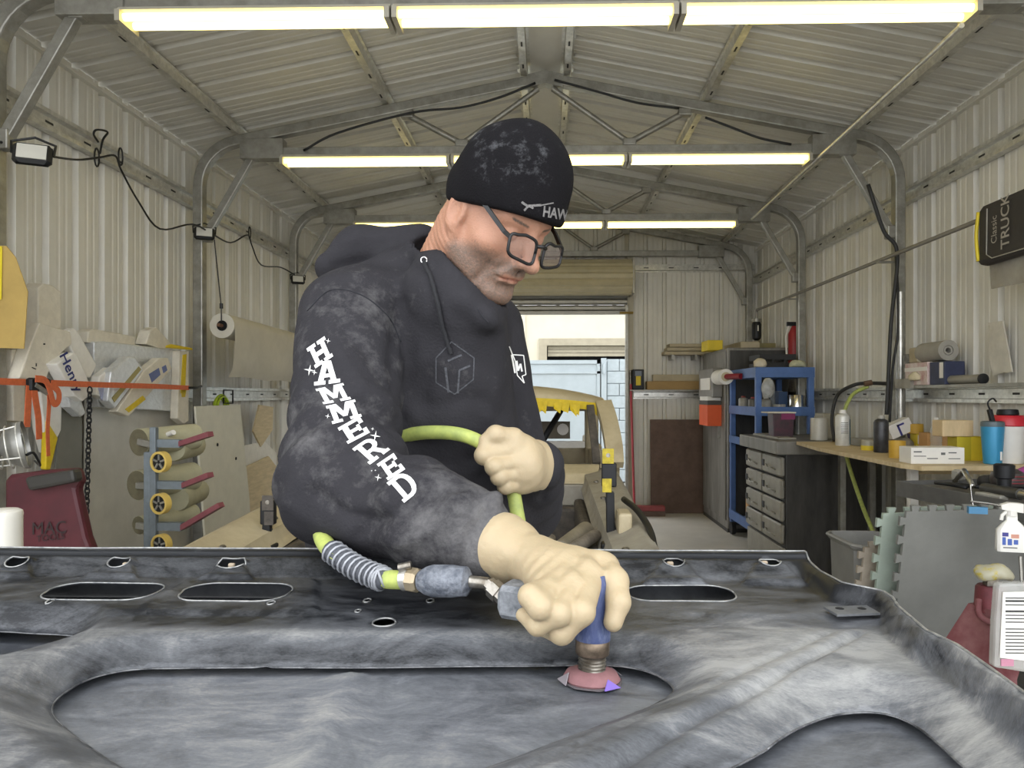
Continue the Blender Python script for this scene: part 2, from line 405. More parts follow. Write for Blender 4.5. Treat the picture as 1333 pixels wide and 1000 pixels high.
rec4 = resample(chaikin([(-.60, .52), (-.44, .40), (-.40, .33), (-.46, .17), (-.55, .13), (-.86, .13), (-.93, .2), (-.93, .47), (-.88, .53)], 2), .008)
def stadium(px0, px1, py0, py1, k=.35):
    a = hood_pt((px0+px1)/2, py0); b = hood_pt((px0+px1)/2, py1); ym = hood_pt(px0, (py0+py1)/2)
    x0 = ym.x; x1 = hood_pt(px1, (py0+py1)/2).x; y0, y1 = b.y, a.y; r = (y1-y0)*.42; pts = []
    for cx_, cy_, a0 in ((x1-r, y1-r, 0), (x0+r*.9, y1-r, 90), (x0+r, y0+r, 180), (x1-r, y0+r, 270)):
        for q in range(7):
            an = math.radians(a0+15*q); pts.append((cx_+r*math.cos(an), cy_+r*math.sin(an)))
    return pts
def ellipse(px, py, wpx, hpx, n=18):
    c = hood_pt(px, py); rx = wpx/2*c.y/F; t = hood_pt(px, py-hpx/2); b = hood_pt(px, py+hpx/2); ry = (t.y-b.y)/2
    return [(c.x+rx*math.cos(2*math.pi*i/n), c.y+ry*math.sin(2*math.pi*i/n)) for i in range(n)]
slots_ = [stadium(62, 207, 763, 785), stadium(238, 377, 763, 787), stadium(818, 956, 763, 783)]
slots_.append([(2*(-.205)-x, y) for x, y in slots_[1]][::-1]) if False else None
tabs = [(22, 737), (155, 737), (301, 738), (877, 735), (1002, 734)]
holes = [ellipse(x, y, 28 if x < 250 or x > 500 else 38, 17) for x, y in tabs]
holes += [ellipse(500, 811, 30, 11), ellipse(66, 786, 8, 5, 10), ellipse(353, 789, 9, 5, 10), ellipse(478, 782, 9, 5, 10), ellipse(466, 796, 7, 4, 10), ellipse(560, 782, 9, 5, 10), ellipse(700, 812, 24, 9)]
slots_ = [s for s in slots_ if s]
cutouts = [rec1, rec2, rec3, rec4]+[resample(s, .006) for s in slots_]+holes
g1a, g1b = PZ(1118, 822, HC-.248), PZ(833, 965, HC-.25)
def seg_d(X, Y, a, b):
    ex, ey = b[0]-a[0], b[1]-a[1]; t = np.clip(((X-a[0])*ex+(Y-a[1])*ey)/(ex*ex+ey*ey), 0, 1)
    return np.hypot(X-a[0]-ex*t, Y-a[1]-ey*t)
def smooth01(t): t = np.clip(t, 0, 1); return t*t*(3-2*t)
def frame_height(X, Y):
    Z = np.interp(Y, pY, pZ)
    for rec, wd, dep in ((rec1, .040, .0225), (rec2, .046, .0225), (rec3, .03, .0215), (rec4, .04, .0215)):
        d = sdf(rec, X, Y); fade = smooth01((.84-Y)/.04)
        # the diagonal sides slope more gently than the straight side
        t_ = d/wd; ramp = np.clip(1-t_, 0, 1); ramp = np.where(np.abs(t_-1) < .18, (1.18-t_)**2/.72, np.where(t_ > 1, 0, ramp)); Z = Z-dep*np.clip(ramp, 0, 1.0)*fade
    # raised gusset tabs round the small holes
    for (px, py) in tabs:
        c = hood_pt(px, py); hw = .022+np.clip((c.y-Y)/.05, 0, 1.2)*.028
        Z = Z+.007*smooth01((hw-np.abs(X-c.x-(.012 if px < 500 else -.008)*np.clip((c.y-Y)/.05, 0, 1)))/.008)*smooth01((Y-.905)/.012)*smooth01((.958-Y)/.008)
    # pan step, ribs and pressed grooves
    Z = Z+.0035*smooth01((-.255-(Y-.8)*.35-X)/.006)*smooth01((Y-.79)/.004)*smooth01((.925-Y)/.01)
    Z = Z+.0025*smooth01((X+.47)/.004)*smooth01((-.452-X)/.004)*smooth01((Y-.8)/.01)*smooth01((.92-Y)/.01)
    Z = Z-.0050*np.exp(-(seg_d(X, Y, G1a, G1b)/.0042)**2)+.0012*np.exp(-((seg_d(X, Y, G1a, G1b)-.011)/.005)**2)
    Z = Z-.0028*np.exp(-(seg_d(X, Y, G2a, G2b)/.004)**2)
    Z = Z-.003*np.exp(-(seg_d(X, Y, (.345, .745), (.20, .30))/.006)**2)*0
    Z = Z-.0018*smooth01((X-.15)/.03)*smooth01((.345-X)/.02)*smooth01((Y-.76)/.01)*smooth01((.805-Y)/.01)
    # tail of the seam under the man's arm
    Z = Z+.003*np.exp(-(seg_d(X, Y, PZ(330, 862, HC-.26)[:2], PZ(345, 838, HC-.25)[:2])/.003)**2)
    # hand-beaten unevenness
    Z = Z+.0005*np.sin(X*23+Y*17)*np.sin(Y*31-X*9)
    u = np.interp(Y, edgeY, edgeX)-X
    Z = np.where(u < .05, Z*1, Z)
    fl = smooth01((.016-u)/.011); Z = Z*(1-fl)+np.maximum(Z, -.2235+.0)*fl
    ul = X-HX0; fl = smooth01((.016-ul)/.011); Z = Z*(1-fl)+np.maximum(Z, -.2235)*fl
    return Z
def skin_height(X, Y):
    Z = np.full(X.shape, -.283)
    a, b = PZ(455, 880, HC-.279), PZ(395, 1000, HC-.279); a2, b2 = PZ(520, 880, HC-.279), PZ(470, 1000, HC-.279)
    e = lambda p, q: (q.x*2.2-p.x*1.2, q.y*2.2-p.y*1.2)
    Z = Z+.006*np.exp(-(seg_d(X, Y, a, e(a, b))/.016)**2)-.005*np.exp(-(seg_d(X, Y, a2, e(a2, b2))/.009)**2)
    return Z+.0005*np.sin(X*19+1)*np.sin(Y*23)
def cdt_sheet(x0, x1, y0, y1, step, polys, edge_fn=None, lines=()):
    pts = []; edges = []
    # outline
    ys = np.arange(y0, y1+1e-6, step*.8)
    out = [(x, y0) for x in np.arange(x0, float(np.interp(y0, edgeY, edgeX)) if edge_fn else x1, step)]
    out += [((float(np.interp(y, edgeY, edgeX)) if edge_fn else x1), y) for y in ys[:-1]]
    xr = float(np.interp(y1, edgeY, edgeX)) if edge_fn else x1
    out += [(x, y1) for x in np.arange(xr, x0, -step)]+[(x0, y) for y in np.arange(y1, y0, -step)]
    loops = [out]+list(polys)
    for L in loops:
        n0 = len(pts); pts += [tuple(map(float, p)) for p in L]; edges += [(n0+i, n0+(i+1) % len(L)) for i in range(len(L))]
    for L in lines:
        n0 = len(pts); pts += [tuple(map(float, p)) for p in L]; edges += [(n0+i, n0+i+1) for i in range(len(L)-1)]
    gx = np.arange(x0+step*.5, x1+.05, step); gy = np.concatenate([np.arange(y0+step*.5, .90, step), np.arange(.90, y1, step*.5)])
    GX, GY = np.meshgrid(gx, gy); GX = GX.ravel()+0; GY = GY.ravel()
    keep = sdf(out, GX, GY) < -step*.45
    for q in polys: keep &= sdf(q, GX, GY) > step*.45
    for L in lines: keep &= seg_d(GX, GY, L[0], L[-1]) > step*.35
    pts += list(zip(GX[keep].tolist(), GY[keep].tolist()))
    # extra rings close to the outlines keep the bevels crisp
    r = geometry.delaunay_2d_cdt([Vector(p) for p in pts], edges, [], 0, 1e-6)
    V = np.array([tuple(v) for v in r[0]]); Fc = np.array([f for f in r[2] if len(f) == 3])
    C = V[Fc].mean(axis=1); ok = sdf(out, C[:, 0], C[:, 1]) < 0
    for q in polys: ok &= sdf(q, C[:, 0], C[:, 1]) > 0
    return V, Fc[ok]
def sheet_obj(name, V, Fc, Z, mat, parent, wear_tone):
    o = WORLD[parent]; me = bpy.data.meshes.new(name)
    # faces upwards
    a, b, c = V[Fc[:, 0]], V[Fc[:, 1]], V[Fc[:, 2]]
    flip = ((b-a)[:, 0]*(c-a)[:, 1]-(b-a)[:, 1]*(c-a)[:, 0]) < 0
    Fc = Fc.copy(); Fc[flip] = Fc[flip][:, ::-1]
    co = np.column_stack([V[:, 0]-o.x, V[:, 1]-o.y, Z+HC-o.z])
    me.from_pydata(co.tolist(), [], Fc.tolist()); me.shade_smooth()
    at_ = me.attributes.new('wear_tone', 'FLOAT', 'POINT'); at_.data.foreach_set('value', np.asarray(wear_tone, np.float32))
    me.materials.append(mat); ob = bpy.data.objects.new(name, me); col.objects.link(ob); ob.parent = parent; WORLD[ob] = o
    return ob
def hood_material(name, dark, light, bright):
    m = bpy.data.materials.new(name); m.use_nodes = True; nt = m.node_tree; b = nt.nodes['Principled BSDF']
    N = nt.nodes.new; L = nt.links.new
    tc = N('ShaderNodeTexCoord')
    at_ = N('ShaderNodeAttribute'); at_.attribute_name = 'wear_tone'
    def noise(sc, st, det=8, rot=0, dist=0):
        mp = N('ShaderNodeMapping'); mp.inputs['Scale'].default_value = st; mp.inputs['Rotation'].default_value = (0, 0, rot); L(tc.outputs['Object'], mp.inputs[0])
        n = N('ShaderNodeTexNoise'); n.inputs['Scale'].default_value = sc; n.inputs['Detail'].default_value = det; n.inputs['Roughness'].default_value = .7; n.inputs['Distortion'].default_value = dist; L(mp.outputs[0], n.inputs[0]); return n.outputs['Fac']
    def math_(op, a, c):
        n = N('ShaderNodeMath'); n.operation = op; n.use_clamp = False
        for i, v in enumerate((a, c)):
            if isinstance(v, (int, float)): n.inputs[i].default_value = v
            else: L(v, n.inputs[i])
        return n.outputs[0]
    streak = noise(10, (1, 3.0, 1), 9, .7, 1.2); blot = noise(5.5, (1, 1.3, 1), 6, .2, 1.8); fine = noise(220, (1, 3, 1), 4, .7)
    s = math_('ADD', math_('MULTIPLY', math_('SUBTRACT', streak, .5), 1.0), math_('MULTIPLY', math_('SUBTRACT', blot, .5), 1.5))
    s = math_('ADD', s, math_('MULTIPLY', math_('SUBTRACT', fine, .5), .5))
    s = math_('ADD', s, at_.outputs['Fac'])
    r = N('ShaderNodeValToRGB'); e = r.color_ramp.elements
    e[0].position = 0.0; e[0].color = srgb(dark)+(1,); e[1].position = 1.0; e[1].color = srgb(bright)+(1,)
    k = e.new(.55); k.color = srgb(light)+(1,)
    L(s, r.inputs[0]); L(r.outputs[0], b.inputs['Base Color'])
    rr = N('ShaderNodeMapRange'); rr.inputs['To Min'].default_value = .38; rr.inputs['To Max'].default_value = .62; L(s, rr.inputs[0]); L(rr.outputs[0], b.inputs['Roughness'])
    b.inputs['Metallic'].default_value = .25
    bp = N('ShaderNodeBump'); bp.inputs['Strength'].default_value = .3; bp.inputs['Distance'].default_value = .001
    L(fine, bp.inputs['Height']); L(bp.outputs[0], b.inputs['Normal'])
    return m
hood = thing('car_hood', 'sanded grey car hood lying underside up in front of the man', 'car hood', (-.32, .52, HC-.285))
m_hood = hood_material('sanded_primer', '#1e2024', '#64666a', '#9c9c9a')
G2a, G2b = (g1a.x-.03, g1a.y+.004), (g1b.x*1.3-g1a.x*.3-.03, g1b.y*1.3-g1a.y*.3+.012); G1a, G1b = (g1a.x, g1a.y), (g1b.x*1.25-g1a.x*.25, g1b.y*1.25-g1a.y*.25)
LINES = []
for (A_, B_), offs in (((G1a, G1b), (-.007, -.0035, 0, .0035, .007)), ((G2a, G2b), (-.005, 0, .005))):
    dx, dy = B_[0]-A_[0], B_[1]-A_[1]; Ln = math.hypot(dx, dy); nx, ny = -dy/Ln, dx/Ln
    for o_ in offs: LINES.append([(A_[0]+dx*t+nx*o_, A_[1]+dy*t+ny*o_) for t in np.linspace(0, 1, 70)])
V, Fc = cdt_sheet(HX0, .39, HY0, HY1, .0056, cutouts, True, LINES)
Z = frame_height(V[:, 0], V[:, 1])
dmin = np.full(len(V), 1.0)
for q in cutouts: dmin = np.minimum(dmin, np.abs(sdf(q, V[:, 0], V[:, 1])))
u_edge = np.interp(V[:, 1], edgeY, edgeX)-V[:, 0]
wear_tone = .14+.42*smooth01((.79-V[:, 1])/.06)+.34*smooth01((V[:, 0]-.08)/.12)*smooth01((.9-V[:, 1])/.12)
wear_tone -= .30*(1-smooth01((sdf(rec1, V[:, 0], V[:, 1])-.002)/.04))*smooth01((V[:, 1]-.62)/.06)  # darker tone on the slope down to the big recess
wear_tone -= .22*(1-smooth01((sdf(rec2, V[:, 0], V[:, 1]))/.03))  # darker tone round the second recess
wear_tone += .22*np.exp(-((V[:, 1]-.748)/.012)**2)*smooth01((.10-V[:, 0])/.05)  # sanded ridge, with its highlight put into the tone
wear_tone -= .35*np.exp(-((V[:, 1]-.968)/.006)**2)+.55*np.exp(-((u_edge-.010)/.008)**2)  # darker tone in the lip groove and on the flange's inner face
sheet = sheet_obj('inner_frame', V, Fc, Z, m_hood, hood, wear_tone)
sm = sheet.modifiers.new('thickness', 'SOLIDIFY'); sm.thickness = .0016; sm.offset = -1
V2, F2 = cdt_sheet(HX0+.006, .357, HY0+.004, HY1-.004, .012, [], False)
Z2 = skin_height(V2[:, 0], V2[:, 1])
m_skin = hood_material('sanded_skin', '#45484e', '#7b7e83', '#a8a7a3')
wear_tone2 = .46+.12*np.sin(V2[:, 0]*9+V2[:, 1]*6)+.18*np.exp(-(seg_d(V2[:, 0], V2[:, 1], PZ(455, 880, HC-.279), PZ(330, 1050, HC-.279))/.02)**2)  # uneven tone, brighter along the pressed ridge
wear_tone2 = np.where(V2[:, 1] > .76, .05, wear_tone2)  # darkest tone on the skin below the slots
skin_o = sheet_obj('outer_skin', V2, F2, Z2, m_skin, hood, wear_tone2)
sm = skin_o.modifiers.new('thickness', 'SOLIDIFY'); sm.thickness = .0016; sm.offset = -1
m_bare = M('bare_metal_edge', '#b9b9b6', .35, .5, var=.25, scale=80, c2='#77797b')
for q in cutouts[4:]:
    zz = frame_height(np.array([p[0] for p in q]), np.array([p[1] for p in q]))
    pts = [(p[0], p[1], HC+float(z)+.0002) for p, z in zip(q, zz)]; MB().tube(pts+pts[:1], .0011, 5).build('bare_edge', m_bare, hood, smooth=True)
for q in cutouts[:4]:
    zz = frame_height(np.array([p[0] for p in q]), np.array([p[1] for p in q]))
    pts = [(p[0], p[1], HC+float(z)-.0006) for p, z in zip(q, zz)]; MB().tube(pts+pts[:1], .0009, 5).build('bare_edge', M('worn_edge', '#8f9092', .4, .4, var=.4, scale=60, c2='#3a3c40'), hood, smooth=True)
ee = [(float(np.interp(y, edgeY, edgeX)), y) for y in np.linspace(HY0, HY1, 120)]; ee += [(x, HY1) for x in np.linspace(.357, HX0, 80)]
zz = frame_height(np.array([p[0]-.0005 for p in ee]), np.array([p[1] for p in ee]))
MB().tube([(p[0], p[1], HC+float(z)+.0002) for p, z in zip(ee, zz)], .0014, 5).build('rolled_edge', m_bare, hood, smooth=True)
# hem round the outside joins the two sheets
mb = MB()
loop = [(x, HY1) for x in np.linspace(.358, HX0, 40)]+[(HX0, y) for y in np.linspace(HY1, HY0, 20)]+[(x, HY0) for x in np.linspace(HX0, .35, 40)]+[(float(np.interp(y, edgeY, edgeX)), y) for y in np.linspace(HY0, HY1, 80)]
zt = [float(frame_height(np.array([min(x, float(np.interp(y, edgeY, edgeX)))]), np.array([y]))[0]) for x, y in loop]
n = len(loop); mb.add([(x, y, HC+z) for (x, y), z in zip(loop, zt)]+[(x, y, HC-.2855) for x, y in loop], [(i, (i+1) % n, n+(i+1) % n, n+i) for i in range(n)])
mb.build('edge_hem', M('hood_edge_metal', '#6a6c70', .4, .4, var=.2, scale=30), hood, smooth=True)
# small bracket plate screwed near the corner
bp0 = [hood_pt(1072, 797), hood_pt(1128, 795), hood_pt(1146, 808), hood_pt(1090, 811)]
mb = MB(); mb.prism([(p.x, p.y) for p in bp0], HC-.2425, HC-.2400); 
pl = mb.build('bracket_plate', M('plate_grey', '#77797b', .5, .3, var=.2, scale=60), hood)
for (x, y) in ((1093, 800), (1122, 800)):
    c = hood_pt(x, y); MB().lathe([(.005, 0), (.004, .0004)], 10, at((c.x, c.y, HC-.24))).build('screw_hole', M('hole_black', '#0c0c0d', .9, var=0), pl)
# hinge studs seen through the tab holes
for i, (x, y) in enumerate(((37, 736), (162, 735), (300, 736), (873, 734), (996, 733))):
    c = hood_pt(x, y); MB().cbox((c.x, c.y+.004, c.z-.006), (.009, .006, .016)).build('clip', M('clip_tan', '#b3a28b', .6, var=.1), hood, bevel=.002)

# trestle under the hood
m_blk = M('black_steel', '#202124', .5, .3, var=.15)
st = thing('panel_stand', 'black steel tube stand holding up the car hood', 'stand', (-.32, .52, 0))
for x in (-.8, .15):
    for y in (.2, .85): MB().cyl((x, y, 0), (x, y, HC-.306), .018, 12).build('leg', m_blk, st, smooth=40)
    MB().cyl((x, .12, HC-.306), (x, .94, HC-.306), .018, 12).build('top_rail', m_blk, st, smooth=40)
    MB().cyl((x, .2, .25), (x, .85, .25), .014, 12).build('stretcher', m_blk, st, smooth=40)
for y in (.2, .85): MB().cyl((-.8, y, .25), (.15, y, .25), .014, 12).build('stretcher', m_blk, st, smooth=40)
# ------------------------------------------------------------------ implicit-surface helpers for bodies
from mathutils.bvhtree import BVHTree
def A3(v): return np.array(v, np.float32)
def cone(p, a, b, ra, rb):
    a, b = A3(a), A3(b); ab = b-a; w = p-a; t = np.clip((w@ab)/(ab@ab), 0, 1)
    return np.sqrt(((w-t[..., None]*ab)**2).sum(-1))-(ra+(rb-ra)*t)
def flatcone(p, a, b, ra, rb, axis, k):      # cone squeezed along an axis by factor k
    axis = A3(axis); axis = axis/np.linalg.norm(axis); a, b = A3(a), A3(b); ab = b-a
    w = p-a; t = np.clip((w@ab)/(ab@ab), 0, 1); d = w-t[..., None]*ab
    c = d@axis; d2 = d-c[..., None]*axis
    return (np.sqrt((d2**2).sum(-1)+(c/k)**2)-(ra+(rb-ra)*t))*min(1, k*1.1)
def ell(p, c, r, R=None):
    q = p-A3(c)
    if R is not None: q = q@np.array(R, np.float32)
    r = A3(r); k0 = np.sqrt(((q/r)**2).sum(-1)); k1 = np.sqrt(((q/(r*r))**2).sum(-1))+1e-6
    return k0*(k0-1)/k1
def smin(a, b, k):
    h = np.maximum(k-np.abs(a-b), 0)/k; return np.minimum(a, b)-h*h*k*.25
def smax(a, b, k): return -smin(-a, -b, k)
def surface_nets(fn, lo, hi, h):
    lo = np.array(lo, np.float32); n = np.ceil((np.array(hi)-lo)/h).astype(int)+1
    g = [lo[i]+h*np.arange(n[i], dtype=np.float32) for i in range(3)]
    val = np.empty(n, np.float32)
    for i0 in range(0, n[0], 24):
        X, Y, Z = np.meshgrid(g[0][i0:i0+24], g[1], g[2], indexing='ij')
        val[i0:i0+24] = fn(np.stack([X, Y, Z], -1))
    neg = val < 0; c = [neg[i:n[0]-1+i, j:n[1]-1+j, k:n[2]-1+k] for i in (0, 1) for j in (0, 1) for k in (0, 1)]
    s = sum(x.astype(np.int8) for x in c); act = (s > 0) & (s < 8); idx = np.argwhere(act)
    ids = -np.ones(act.shape, np.int64); ids[act] = np.arange(len(idx))
    acc = np.zeros((len(idx), 3)); cnt = np.zeros(len(idx))
    cor = [(0,0,0),(1,0,0),(0,1,0),(1,1,0),(0,0,1),(1,0,1),(0,1,1),(1,1,1)]
    for a in range(8):
        for ax in range(3):
            if cor[a][ax]: continue
            b = list(cor[a]); b[ax] = 1
            ia = idx+np.array(cor[a]); ib = idx+np.array(b)
            va = val[ia[:, 0], ia[:, 1], ia[:, 2]]; vb = val[ib[:, 0], ib[:, 1], ib[:, 2]]
            m = (va < 0) != (vb < 0); t = np.where(m, va/(va-vb+1e-12), 0)
            p = np.array(cor[a], float)+np.zeros((len(idx), 3)); p[:, ax] += t
            acc[m] += p[m]; cnt[m] += 1
    V = (idx+acc/cnt[:, None])*h+lo
    quads = []
    for ax in range(3):
        u, v = (ax+1) % 3, (ax+2) % 3
        sl0 = [slice(None)]*3; sl1 = [slice(None)]*3; sl0[ax] = slice(0, -1); sl1[ax] = slice(1, None)
        ch = neg[tuple(sl0)] != neg[tuple(sl1)]; e = np.argwhere(ch)
        ok = (e[:, u] > 0) & (e[:, v] > 0) & (e[:, u] < n[u]-1) & (e[:, v] < n[v]-1); e = e[ok]
        def cell(du, dv):
            q = e.copy(); q[:, u] -= du; q[:, v] -= dv; return ids[q[:, 0], q[:, 1], q[:, 2]]
        Q = np.stack([cell(1, 1), cell(0, 1), cell(0, 0), cell(1, 0)], 1)
        inside = neg[e[:, 0], e[:, 1], e[:, 2]]; Q[~inside] = Q[~inside][:, ::-1]; quads.append(Q)
    Q = np.concatenate(quads); Q = Q[(Q >= 0).all(1)]
    return V, Q
def relax(V, Q, it=2, lam=.5):
    e = np.concatenate([Q[:, [0, 1]], Q[:, [1, 2]], Q[:, [2, 3]], Q[:, [3, 0]]]); e = np.concatenate([e, e[:, ::-1]])
    deg = np.bincount(e[:, 0], minlength=len(V))[:, None].clip(1)
    for _ in range(it):
        S = np.stack([np.bincount(e[:, 0], weights=V[e[:, 1], i], minlength=len(V)) for i in range(3)], 1)
        V = V+(S/deg-V)*lam
    return V
def np_mesh(name, V, Q, mat, parent, attrs=None):
    o = WORLD[parent] if parent is not None else Vector((0, 0, 0))
    me = bpy.data.meshes.new(name); me.from_pydata((V-np.array(o)).tolist(), [], Q.tolist()); me.shade_smooth()
    for k, a in (attrs or {}).items():
        at_ = me.attributes.new(k, 'FLOAT', 'POINT'); at_.data.foreach_set('value', np.asarray(a, np.float32))
    me.materials.append(mat); ob = bpy.data.objects.new(name, me); col.objects.link(ob)
    if parent is not None: ob.parent = parent
    WORLD[ob] = o; return ob
def attr_mat(name, base, attrs, rough=.7, bump=.2, bscale=200, var=.1, vscale=12, metal=0, sss=0, wave=None):
    """base colour with colour layers mixed in where the point attribute times noise is high"""
    m = bpy.data.materials.new(name); m.use_nodes = True; nt = m.node_tree; b = nt.nodes['Principled BSDF']; N = nt.nodes.new; L = nt.links.new
    tc = N('ShaderNodeTexCoord')
    n1 = N('ShaderNodeTexNoise'); n1.inputs['Scale'].default_value = vscale; n1.inputs['Detail'].default_value = 8; n1.inputs['Roughness'].default_value = .7; L(tc.outputs['Object'], n1.inputs[0])
    mx = N('ShaderNodeMixRGB'); c = srgb(base); mx.inputs[1].default_value = tuple(v*(1-var) for v in c)+(1,); mx.inputs[2].default_value = tuple(min(1, v*(1+var)) for v in c)+(1,); L(n1.outputs['Fac'], mx.inputs[0]); cur = mx.outputs[0]
    for an, colr, ns, thr, gain in attrs:
        a = N('ShaderNodeAttribute'); a.attribute_name = an
        n = N('ShaderNodeTexNoise'); n.inputs['Scale'].default_value = ns; n.inputs['Detail'].default_value = 8; n.inputs['Roughness'].default_value = .75; L(tc.outputs['Object'], n.inputs[0])
        ad = N('ShaderNodeMath'); ad.operation = 'ADD'; L(a.outputs['Fac'], ad.inputs[0]); L(n.outputs['Fac'], ad.inputs[1])
        mr = N('ShaderNodeMapRange'); mr.inputs['From Min'].default_value = thr; mr.inputs['From Max'].default_value = thr+gain; L(ad.outputs[0], mr.inputs[0])
        mm = N('ShaderNodeMixRGB'); L(mr.outputs[0], mm.inputs[0]); L(cur, mm.inputs[1]); mm.inputs[2].default_value = srgb(colr)+(1,); cur = mm.outputs[0]
    if rough > .85: b.inputs['Specular IOR Level'].default_value = .12
    L(cur, b.inputs['Base Color']); b.inputs['Roughness'].default_value = rough; b.inputs['Metallic'].default_value = metal
    if sss: b.inputs['Subsurface Weight'].default_value = sss; b.inputs['Subsurface Radius'].default_value = (.012, .004, .002)
    if bump:
        n2 = N('ShaderNodeTexNoise'); n2.inputs['Scale'].default_value = bscale; n2.inputs['Detail'].default_value = 6; L(tc.outputs['Object'], n2.inputs[0])
        bp = N('ShaderNodeBump'); bp.inputs['Strength'].default_value = bump; bp.inputs['Distance'].default_value = .003; L(n2.outputs['Fac'], bp.inputs['Height']); L(bp.outputs[0], b.inputs['Normal'])
    return m

# ------------------------------------------------------------------ the man
hy, hp = math.radians(52), math.radians(34); HS = .94
hfw = A3((math.sin(hy)*math.cos(hp), -math.cos(hy)*math.cos(hp), -math.sin(hp)))
hup = A3((math.sin(hy)*math.sin(hp), -math.cos(hy)*math.sin(hp), math.cos(hp)))
hlf = A3((math.cos(hy), math.sin(hy), 0))
HCEN = A3(P(643, 277, 1.07))
HR = np.stack([hlf, hfw, hup], 1)            # local (left, forward, up) -> world
def HW(l, f, u): return HCEN+(hlf*l+hfw*f+hup*u)*HS
def hl(p): return ((p-HCEN)@HR)/HS
# joints
bl = A3((.62, .78, 0)); bf = A3((.78, -.62, 0))           # torso left and forward
SR = A3(P(456, 408, 1.10)); ER = A3(P(448, 624, .93)); WR = A3(P(664, 722, .795))
SL = A3(P(628, 432, 1.36)); EL = A3(P(664, 655, 1.29)); WL = A3(P(697, 610, 1.13))
CH = (SR+SL)/2+A3((.0, .0, -.05)); NB = A3(P(575, 372, 1.17)); BEL = A3(P(548, 640, 1.235)); PEL = A3(P(545, 790, 1.25))
FLOOR_Z = 0.0
def legs(p, grow):
    d = None
    for s in (-1, 1):
        hip = PEL+bl*.095*s+A3((0, 0, -.08)); kn = hip+bf*.03+bl*.02*s+A3((0, .02, -.44)); an = A3((kn[0], kn[1]+.02, .09))
        q = smin(cone(p, hip, kn, .092+grow, .062+grow), cone(p, kn, an, .062+grow, .045+grow), .03); d = q if d is None else smin(d, q, .02)
    return d
def body_coarse(p):
    d = flatcone(p, CH, BEL, .165, .15, bf, .62); d = smin(d, flatcone(p, BEL, PEL, .15, .165, bf, .66), .06)
    d = smin(d, cone(p, NB, HCEN-hup*.06-hfw*.02, .06, .055), .05)
    for S, E_, W_ in ((SR, ER, WR), (SL, EL, WL)):
        d = smin(d, cone(p, S, E_, .05, .04), .05); d = smin(d, cone(p, E_, W_, .038, .028), .02); d = smin(d, cone(p, W_, W_+(W_-E_)*.12, .024, .022), .02)
    d = smin(d, cone(p, CH+A3((0, 0, .04)), SR, .08, .055), .05); d = smin(d, cone(p, CH+A3((0, 0, .04)), SL, .08, .055), .05)
    d = smin(d, legs(p, 0), .05)
    return d
def head_local(q):
    l = q[..., 0]; al = np.abs(l); s = np.stack([al, q[..., 1], q[..., 2]], -1)
    d = ell(q, (0, .003, .032), (.0745, .085, .086))
    d = smin(d, ell(q, (0, .030, -.035), (.064, .062, .082)), .03)
    d = smin(d, cone(s, (.050, .005, -.062), (.018, .066, -.106), .021, .020), .025)          # jaw
    d = smin(d, ell(q, (0, .078, -.104), (.024, .018, .018)), .018)                            # chin
    d = smin(d, cone(s, (.0, .085, .020), (.045, .070, .018), .011, .010), .018)               # brow
    d = smin(d, ell(s, (.047, .056, -.030), (.020, .022, .018)), .022)                         # cheekbone
    d = smax(d, -ell(s, (.033, .098, -.006), (.019, .017, .013)), .012)                        # eye socket
    d = smin(d, ell(s, (.031, .073, -.004), (.0155, .0155, .0135)), .004)                      # lid over the eye
    d = smin(d, cone(q, (0, .088, .006), (0, .113, -.031), .0085, .0122), .012)                # nose
    d = smin(d, ell(q, (0, .1190, -.037), (.0130, .0120, .0112)), .008)
    d = smin(d, ell(s, (.0125, .104, -.041), (.0085, .011, .0082)), .006)
    d = smax(d, -ell(s, (.006, .109, -.0500), (.0042, .006, .004)), .003)
    d = smin(d, ell(q, (0, .080, -.062), (.032, .022, .022)), .016)                            # mouth mound
    d = smax(d, -cone(s, (.0, .094, -.052), (.0, .099, -.060), .003, .003), .006)              # philtrum
    d = smin(d, cone(s, (.0, .0965, -.0655), (.022, .086, -.0685), .0038, .0024), .005)        # lips
    d = smin(d, cone(s, (.0, .0955, -.0770), (.019, .087, -.0750), .0042, .0026), .006)
    d = smax(d, -cone(s, (.0, .1010, -.0705), (.031, .085, -.0745), .0022, .0024), .003)
    d = smax(d, -cone(s, (.0, .0985, -.0880), (.014, .093, -.0880), .0045, .0045), .010)
    d = smax(d, -cone(s, (.021, .1020, -.040), (.040, .079, -.072), .0034, .0034), .008)       # crease from nose to mouth
    d = smax(d, -cone(s, (.043, .0755, -.062), (.044, .064, -.094), .0034, .0026), .009)
    # ear
    e = ell(s, (.075, -.002, -.012), (.010, .021, .033)); e = smax(e, -ell(s, (.084, .002, -.010), (.007, .012, .021)), .006)
    e = smin(e, ell(s, (.070, .008, -.040), (.007, .010, .012)), .008)
    d = smin(d, e, .008)
    return d
def head_fn(p):
    d = head_local(hl(p))*HS
    nk = cone(p, HW(0, -.030, -.050), NB+A3((0, 0, -.015)), .056, .062)
    d = smin(d, nk, .030)
    d = smin(d, cone(p, HW(-.045, -.02, -.065), NB+bf*.055+A3((0, 0, -.03)), .012, .012), .02)   # neck tendon
    q = hl(p); d = d+.0007*np.sin(q[..., 2]*520+q[..., 1]*200)*np.clip((-.02-q[..., 2])/.02, 0, 1)*np.clip((.02-q[..., 1])/.02, 0, 1)
    return d
Vh, Qh = surface_nets(head_fn, HCEN-A3((.17, .15, .20)), HCEN+A3((.16, .15, .15)), .0026)
Vb, Qb = surface_nets(body_coarse, (-.55, .72, .07), (.25, 1.50, 1.56), .012)
Vh = relax(Vh, Qh, 1, .4)
q = hl(Vh.astype(np.float32)); al = np.abs(q[:, 0])
